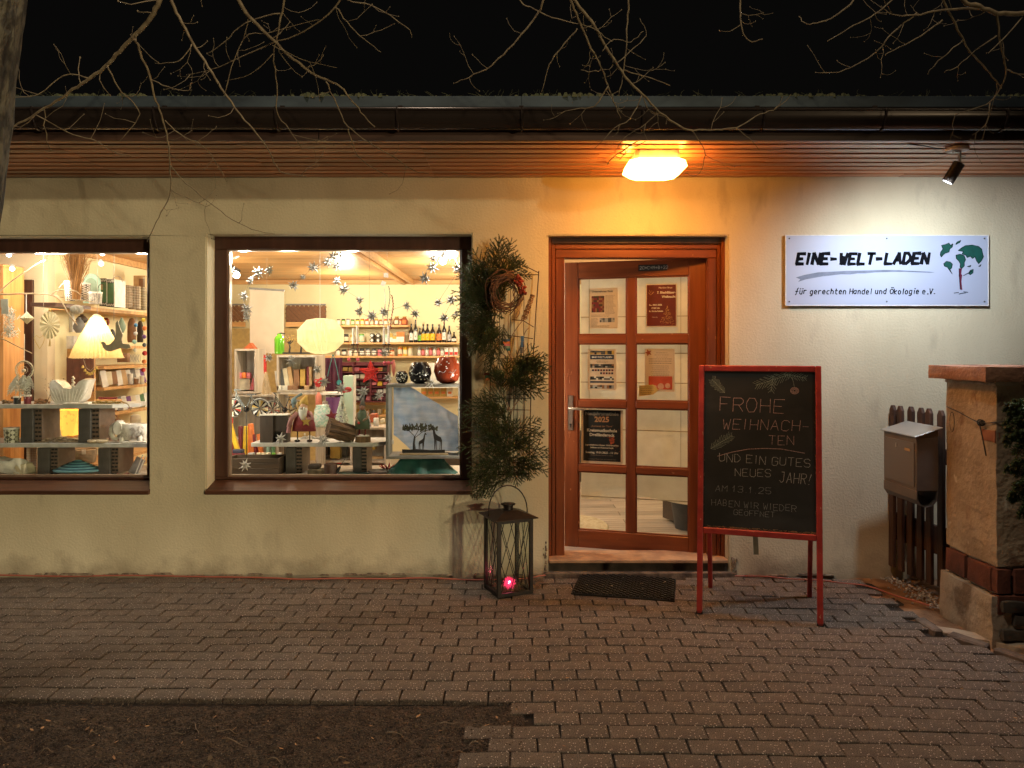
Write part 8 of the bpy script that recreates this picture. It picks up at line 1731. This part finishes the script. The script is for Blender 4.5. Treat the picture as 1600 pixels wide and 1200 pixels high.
for k in range(85): x = rnd.uniform(-.15, .10); zc = .185+.035*math.sqrt(max(0, 1-((x+.03)/.14)**2))*rnd.uniform(-.35, 1); m_.box((x, rnd.uniform(-.006, .006), zc), (rnd.uniform(.008, .016), .003, rnd.uniform(.014, .03)), rot=Matrix.Rotation(rnd.uniform(-.5, .5), 3, 'Y'), taper=.5)
m_.build('tree_crown', mat('olive_leaf', (.07, .07, .035), .6, (.025, .025, .02), (60, 60, 60)), gt)
def giraffe(x, s, f, nm):
    P = [(-.20, 0), (-.17, 0), (-.16, .34), (-.10, .42), (.12, .46), (.16, .0), (.20, 0), (.21, .50), (.235, .70), (.27, 1.05), (.36, 1.02), (.37, 1.07), (.30, 1.14), (.27, 1.20), (.24, 1.15), (.19, 1.05), (.12, .78), (.02, .68), (-.15, .62), (-.22, .52), (-.24, .30), (-.25, .55), (-.23, .45)]
    P = [(-.20, 0), (-.17, 0), (-.15, .36), (.10, .44), (.15, 0), (.18, 0), (.20, .48), (.25, .72), (.28, 1.02), (.38, 1.00), (.38, 1.05), (.30, 1.14), (.25, 1.14), (.20, 1.02), (.12, .75), (.0, .66), (-.16, .58), (-.22, .44)]
    m_ = MB(); m_.prism([(x+a*s*f, .036+b*s) for a, b in (P if f > 0 else list(reversed(P)))], -.0035, .0035); m_.bar((x-.12*s*f, 0, .036+.4*s), (x-.10*s*f, 0, .036), .004); m_.bar((x+.08*s*f, 0, .036+.42*s), (x+.07*s*f, 0, .036), .004); m_.build(nm, bk_, gt)
giraffe(-.012, .105, .9, 'small_giraffe'); giraffe(.105, .150, -.9, 'large_giraffe')
# three glazed gourds on the box
ztop = .7045+hb
def gourd(px, d, r_, h, m, lab, dots, crack=True):
    t = thing('gourd_lantern', lab, 'gourd', (PX(px, d), d-5, ztop+.001)); MB().lathe([(r_*.45, 0), (r_*.80, h*.12), (r_, h*.45), (r_*.93, h*.72), (r_*.66, h*.93), (r_*.60, h*.98), (r_*.5, h*.98)], (0, 0, 0), 26).build('body', m, t, smooth=60); q = MB()
    for k in range(dots):
        a = rnd.uniform(-2.7, -.4); z_ = rnd.uniform(.15, .85)*h; rr = r_*(1-.6*abs(z_/h-.5)**1.9*2)*1.0; q.ball((rr*math.cos(a)*1.0, rr*math.sin(a)*1.0, z_), .0042, 6, 4)
    q.build('dots', C['white'], t); q = MB(); 
    for k in range(2): a0 = -2.2+k*.8; q.tube([(r_*1.003*math.cos(a0+.12*i), r_*1.003*math.sin(a0+.12*i), h*(.38+.02*i+.05*math.sin(i*1.3+k))) for i in range(6)], .0016, 4)
    q.build('etched_line', C['silver'], t)
gourd(628, 5.56, .047, .090, C['gloss_black'], 'smallest black dotted gourd on the grey display box', 24); gourd(656.5, 5.52, .083, .158, C['gloss_black'], 'round black dotted gourd in the middle of the grey display box', 12); gourd(699, 5.52, .098, .196, C['darkrust'], 'big glazed red-brown gourd at the right on the grey display box', 9)
# ------------------------------------------------------------------ garland of folded paper stars
star_m = mat('star_paper', (.62, .60, .57), .5, (.36, .35, .34), (45, 45, 45), rand=.15, trans=.2)
def star_mesh(seed):
    r = random.Random(seed); m_ = MB(); Rr = .047
    for k in range(8):
        a = 2*math.pi*k/8+r.uniform(-.12, .12); L = Rr*r.uniform(.82, 1.12); tip = Vector((L*math.cos(a), r.uniform(-.008, .008), L*math.sin(a))); w1, w2 = a-.42, a+.42; q = .020; A, B = Vector((q*math.cos(w1), 0, q*math.sin(w1))), Vector((q*math.cos(w2), 0, q*math.sin(w2)))
        f_ = Vector((q*.6*math.cos(a), -.011, q*.6*math.sin(a))); bb2 = Vector((q*.6*math.cos(a), .011, q*.6*math.sin(a))); m_.add([tip, A, B, f_, bb2, Vector((0, -.012, 0)), Vector((0, .012, 0))], [(0, 1, 3), (0, 3, 2), (0, 2, 4), (0, 4, 1), (3, 1, 5), (3, 5, 2), (4, 2, 6), (4, 6, 1)])
    for k in range(4):
        a = 2*math.pi*k/4+.4; c = Vector((.013*math.cos(a), -.008, .013*math.sin(a))); tip = c*1.7+Vector((0, -.026, 0)); s1 = Vector((math.cos(a+1.57), 0, math.sin(a+1.57)))*.009; m_.add([c+s1, c-s1, tip, c*.4+Vector((0, -.006, 0))], [(0, 1, 2), (0, 2, 3), (1, 2, 3)])
    me = bpy.data.meshes.new('paper_star'); me.from_pydata(m_.v, [], m_.f); bm = bmesh.new(); bm.from_mesh(me); bmesh.ops.recalc_face_normals(bm, faces=bm.faces); bm.to_mesh(me); bm.free(); me.materials.append(star_m); return me
sms = [star_mesh(i) for i in range(5)]
stars = [(362, 424, 'beside the black clamp spot'), (382, 462, 'top left of the cream banner'), (393, 438, 'below the left ceiling boards'), (404, 426, 'left of the banner cord'), (421, 422, 'at the banner cord'), (385, 483, 'before the left boarded panel'), (386, 495, 'at the left edge of the cream banner'), (459, 446, 'alone above the paper lantern'), (473, 433, 'smallest one above the paper lantern'), (490, 418, 'left of the cluster at the top'), (512, 409, 'first of the cluster at the top'), (521, 401, 'second of the cluster at the top'), (532, 398, 'third of the cluster at the top'), (527, 415, 'just below the top cluster'), (526, 439, 'above the right of the paper lantern'), (538, 452, 'right above the paper lantern'), (562, 469, 'over the uppermost shelf'), (562, 487, 'touching the first shelf jars'), (581, 494, 'before the middle of the top shelf jars'), (600, 488, 'at the bead necklaces'), (636, 478, 'left above the dark bottles'), (649, 490, 'on the dark bottle necks'), (663, 435, 'under the ceiling at the right'), (675, 418, 'lower left of the display spots'), (678, 404, 'left of the display spots'), (700, 396, 'between the display spots'), (715, 421, 'right window edge below the display spots'), (685, 473, 'above the right end of the bottle row'), (705, 469, 'beside the spruce at the window edge'), (694, 497, 'over the last bottles'), (713, 490, 'lowest at the right window edge'),
         (420, 559, 'on top of the jute tassel'), (455, 564, 'in front of the upper crate shelf'), (496, 577, 'at the right crate post'), (507, 597, 'before the red felt loops'), (533, 607, 'left of the pale green column'), (600, 552, 'over the lower back shelf'), (607, 590, 'right of the red wire star'), (592, 618, 'left of the grey display box'), (567, 612, 'above the green coat figure'), (672, 598, 'lying against the black gourd')]
for i, (px, py, w_) in enumerate(stars):
    d = 5.32+rnd.uniform(-.02, .03); o = bpy.data.objects.new('paper_star', sms[i % 5]); col.objects.link(o); o.location = at(px, py, d if i < 31 else d+.02)
    o.rotation_euler = (rnd.uniform(-.3, .3), rnd.uniform(0, 6), rnd.uniform(-.6, .6)); s_c = rnd.uniform(.82, 1.08)*(.65 if px in (473, 713) else 1); o.scale = (s_c, s_c, s_c)
    tag(o, 'folded grey paper star of the garland, '+w_, 'paper star', 'folded paper stars in the right window')
ones = [(505, 688, ZB3, 'folded white paper star standing between santa and log'), (438, 685, None, 'folded white paper star leaning on the dark wooden house'), (383, 727, None, 'folded white paper star on the dark slatted crate')]
for i, (px, py, z_, lab) in enumerate(ones):
    o = bpy.data.objects.new('paper_star', sms[i]); col.objects.link(o); o.location = at(px, py, 5.38+.03*i*0); o.rotation_euler = (.2, rnd.uniform(0, 6), .2); tag(o, lab, 'paper star', 'folded paper stars in the right window')
for i, (seq, lab) in enumerate(((range(0, 7), 'thin wire of the star garland at the left'), (range(7, 22), 'thin wire of the star garland in the middle'), (range(22, 31), 'thin wire of the star garland at the right'))):
    seq = list(seq); P = [at(stars[k][0], stars[k][1], 5.34) for k in seq]; 
    if i == 0: P = [at(*stars[k][:2], 5.34) for k in (0, 1, 5, 6)]; P = [at(421, 422, 5.34), at(404, 426, 5.34), at(393, 438, 5.34), at(382, 462, 5.34), at(385, 483, 5.34), at(386, 495, 5.34)]
    m_ = MB(); m_.tube(smooth_path(P, 4), .0011, 4); one('garland_wire', m_, C['darkgrey'], lab, 'wire')
# goods at the foot of the lower crate shelves
for k, (px, py, d, w_, h_, c_, lab) in enumerate(((480, 738, 6.9, 16, 10, 'tan', 'pale wooden box on the lower crate shelf behind the brick'), (478, 728, 6.9, 12, 14, 'silver', 'silver wrapped parcel on the lower crate shelf'), (525, 716, 7.1, 16, 22, 'gold', 'golden woven basket under the bark log'), (518, 724, 7.05, 34, 4, 'red', 'red paper chain on the shelf under the golden basket'), (589, 722, 7.15, 22, 9, 'lightwood', 'light wooden tray with red goods behind the green coat brick'), (509, 712, 7.1, 10, 26, 'darkbrown', 'dark upright bag beside the golden basket'), (581, 702, 7.2, 14, 5, 'gold', 'yellow band on the whitewashed shelf'), (585, 660, 7.3, 12, 14, 'terracotta', 'small brown wooden box with round hole on the whitewashed shelf'), (598, 660, 7.3, 6, 6, 'cream', 'small cream bowl on the whitewashed shelf'))):
    u_ = d/1200; one(['wooden_box', 'wrapped_parcel', 'woven_basket', 'paper_chain', 'wooden_tray', 'upright_bag', 'yellow_band', 'hole_box', 'cream_bowl'][k], rough_block(-w_/2*u_, w_/2*u_, -.04, .04, 0, h_*u_, 3, .004, k), C[c_], lab, ['box', 'parcel', 'basket', 'paper chain', 'tray', 'bag', 'band', 'box', 'bowl'][k], at(px, py, d), smooth=40)
# seen through the lower door panes
t = thing('floor_basket', 'dark oval rubber basket standing inside behind the lower right door pane', 'basket', (1.42, .98, FZ)); MB().lathe([(.15, 0), (.19, .24), (.20, .27), (.185, .27), (.15, .02)], (0, 0, 0), 22, 1, .8).build('tub', plain('rubber_grey', (.05, .05, .05)), t, smooth=50); m_ = MB(); m_.tube([(.19*math.cos(a), .16*math.sin(a), .272) for a in [i*2*math.pi/24 for i in range(25)]], .009, 6); m_.build('rim', plain('rim_green', (.12, .15, .13)), t, smooth=True)
t = thing('light_wood_rack', 'pale wooden low rack edge behind the lower right door pane', 'rack', (1.20, 1.25, FZ), R(-68)); MB().bb(0, .9, 0, .03, .18, .24).build('rail', wood_shelf, t); MB().bb(0, .9, .031, .30, .02, .18).build('box_front', C['darkbrown'], t); 
for k in range(4): MB().bb(.12+k*.15, .22+k*.15, .05, .20, .245, .36).build('packet', [C['blue'], C['white'], C['darkgrey'], C['tan']][k], t)
one('inner_skirting', MB().bb(-.9, 1.15, 3.05, 3.10, FZ, .62), C['darkbrown'], 'dark wooden counter front far behind the door', 'counter')
one('oval_rug', MB().lathe([(.26, 0), (.25, .008)], (0, 0, 0), 26, 1.0, 1.5), mat('rug', (.55, .47, .33), 1, (.42, .34, .22), (30, 30, 30), bump=.8, bscale=(90, 90, 90)), 'pale fluffy oval rug on the plank floor behind the door', 'rug', (.50, 1.05, FZ+.001))
# dark letters of a roof neon seen through the gap over the door
m_ = MB()
for k in range(5): m_.bar((.30+k*.03, 1.3, 2.26), (.30+k*.03, 1.3, 2.335), .006)
m_.bb(.28, .46, 1.295, 1.305, 2.27, 2.275); one('hanging_wire_grid', m_, C['black'], 'small black wire grid at the ceiling seen above the door leaf', 'wire grid')

for o in bpy.data.objects:
    if o.parent and o.name.split('.')[0] in ('chalk_writing', 'picture', 'scratch_marks', 'text_lines', 'logo_row', 'bauble_print', 'needle', 'emblem_ground'): o['kind'] = 'stuff'

basket_coil(352, 612, 6.6, .05, .10, C['gold'], 'golden brown woven ball basket at the left edge of the right window', 8)
m_ = MB()
for k in range(40): m_.ball((rnd.uniform(-.10, .11), rnd.uniform(-.03, .03), .012+abs(rnd.gauss(0, .012))), rnd.uniform(.006, .013), 6, 4)
one('string_light_heap', m_, plain('pale_beads', (.62, .60, .55)), 'heap of pale bead lights on the display board behind the santa figure', 'bead lights', at(492, 688, 5.7))
for k, (px, py, c_) in enumerate(((508, 640, 'silver'), (588, 666, 'white'), (446, 660, 'lime'))): cyl(px, py, 6.7, 9, 13, c_, ['silver lidded tin behind the red felt loops', 'white candle on the whitewashed shelf', 'green candle glass in the lower crate'][k], 'tin' if k == 0 else 'candle', 'lidded_tin' if k == 0 else 'candle')
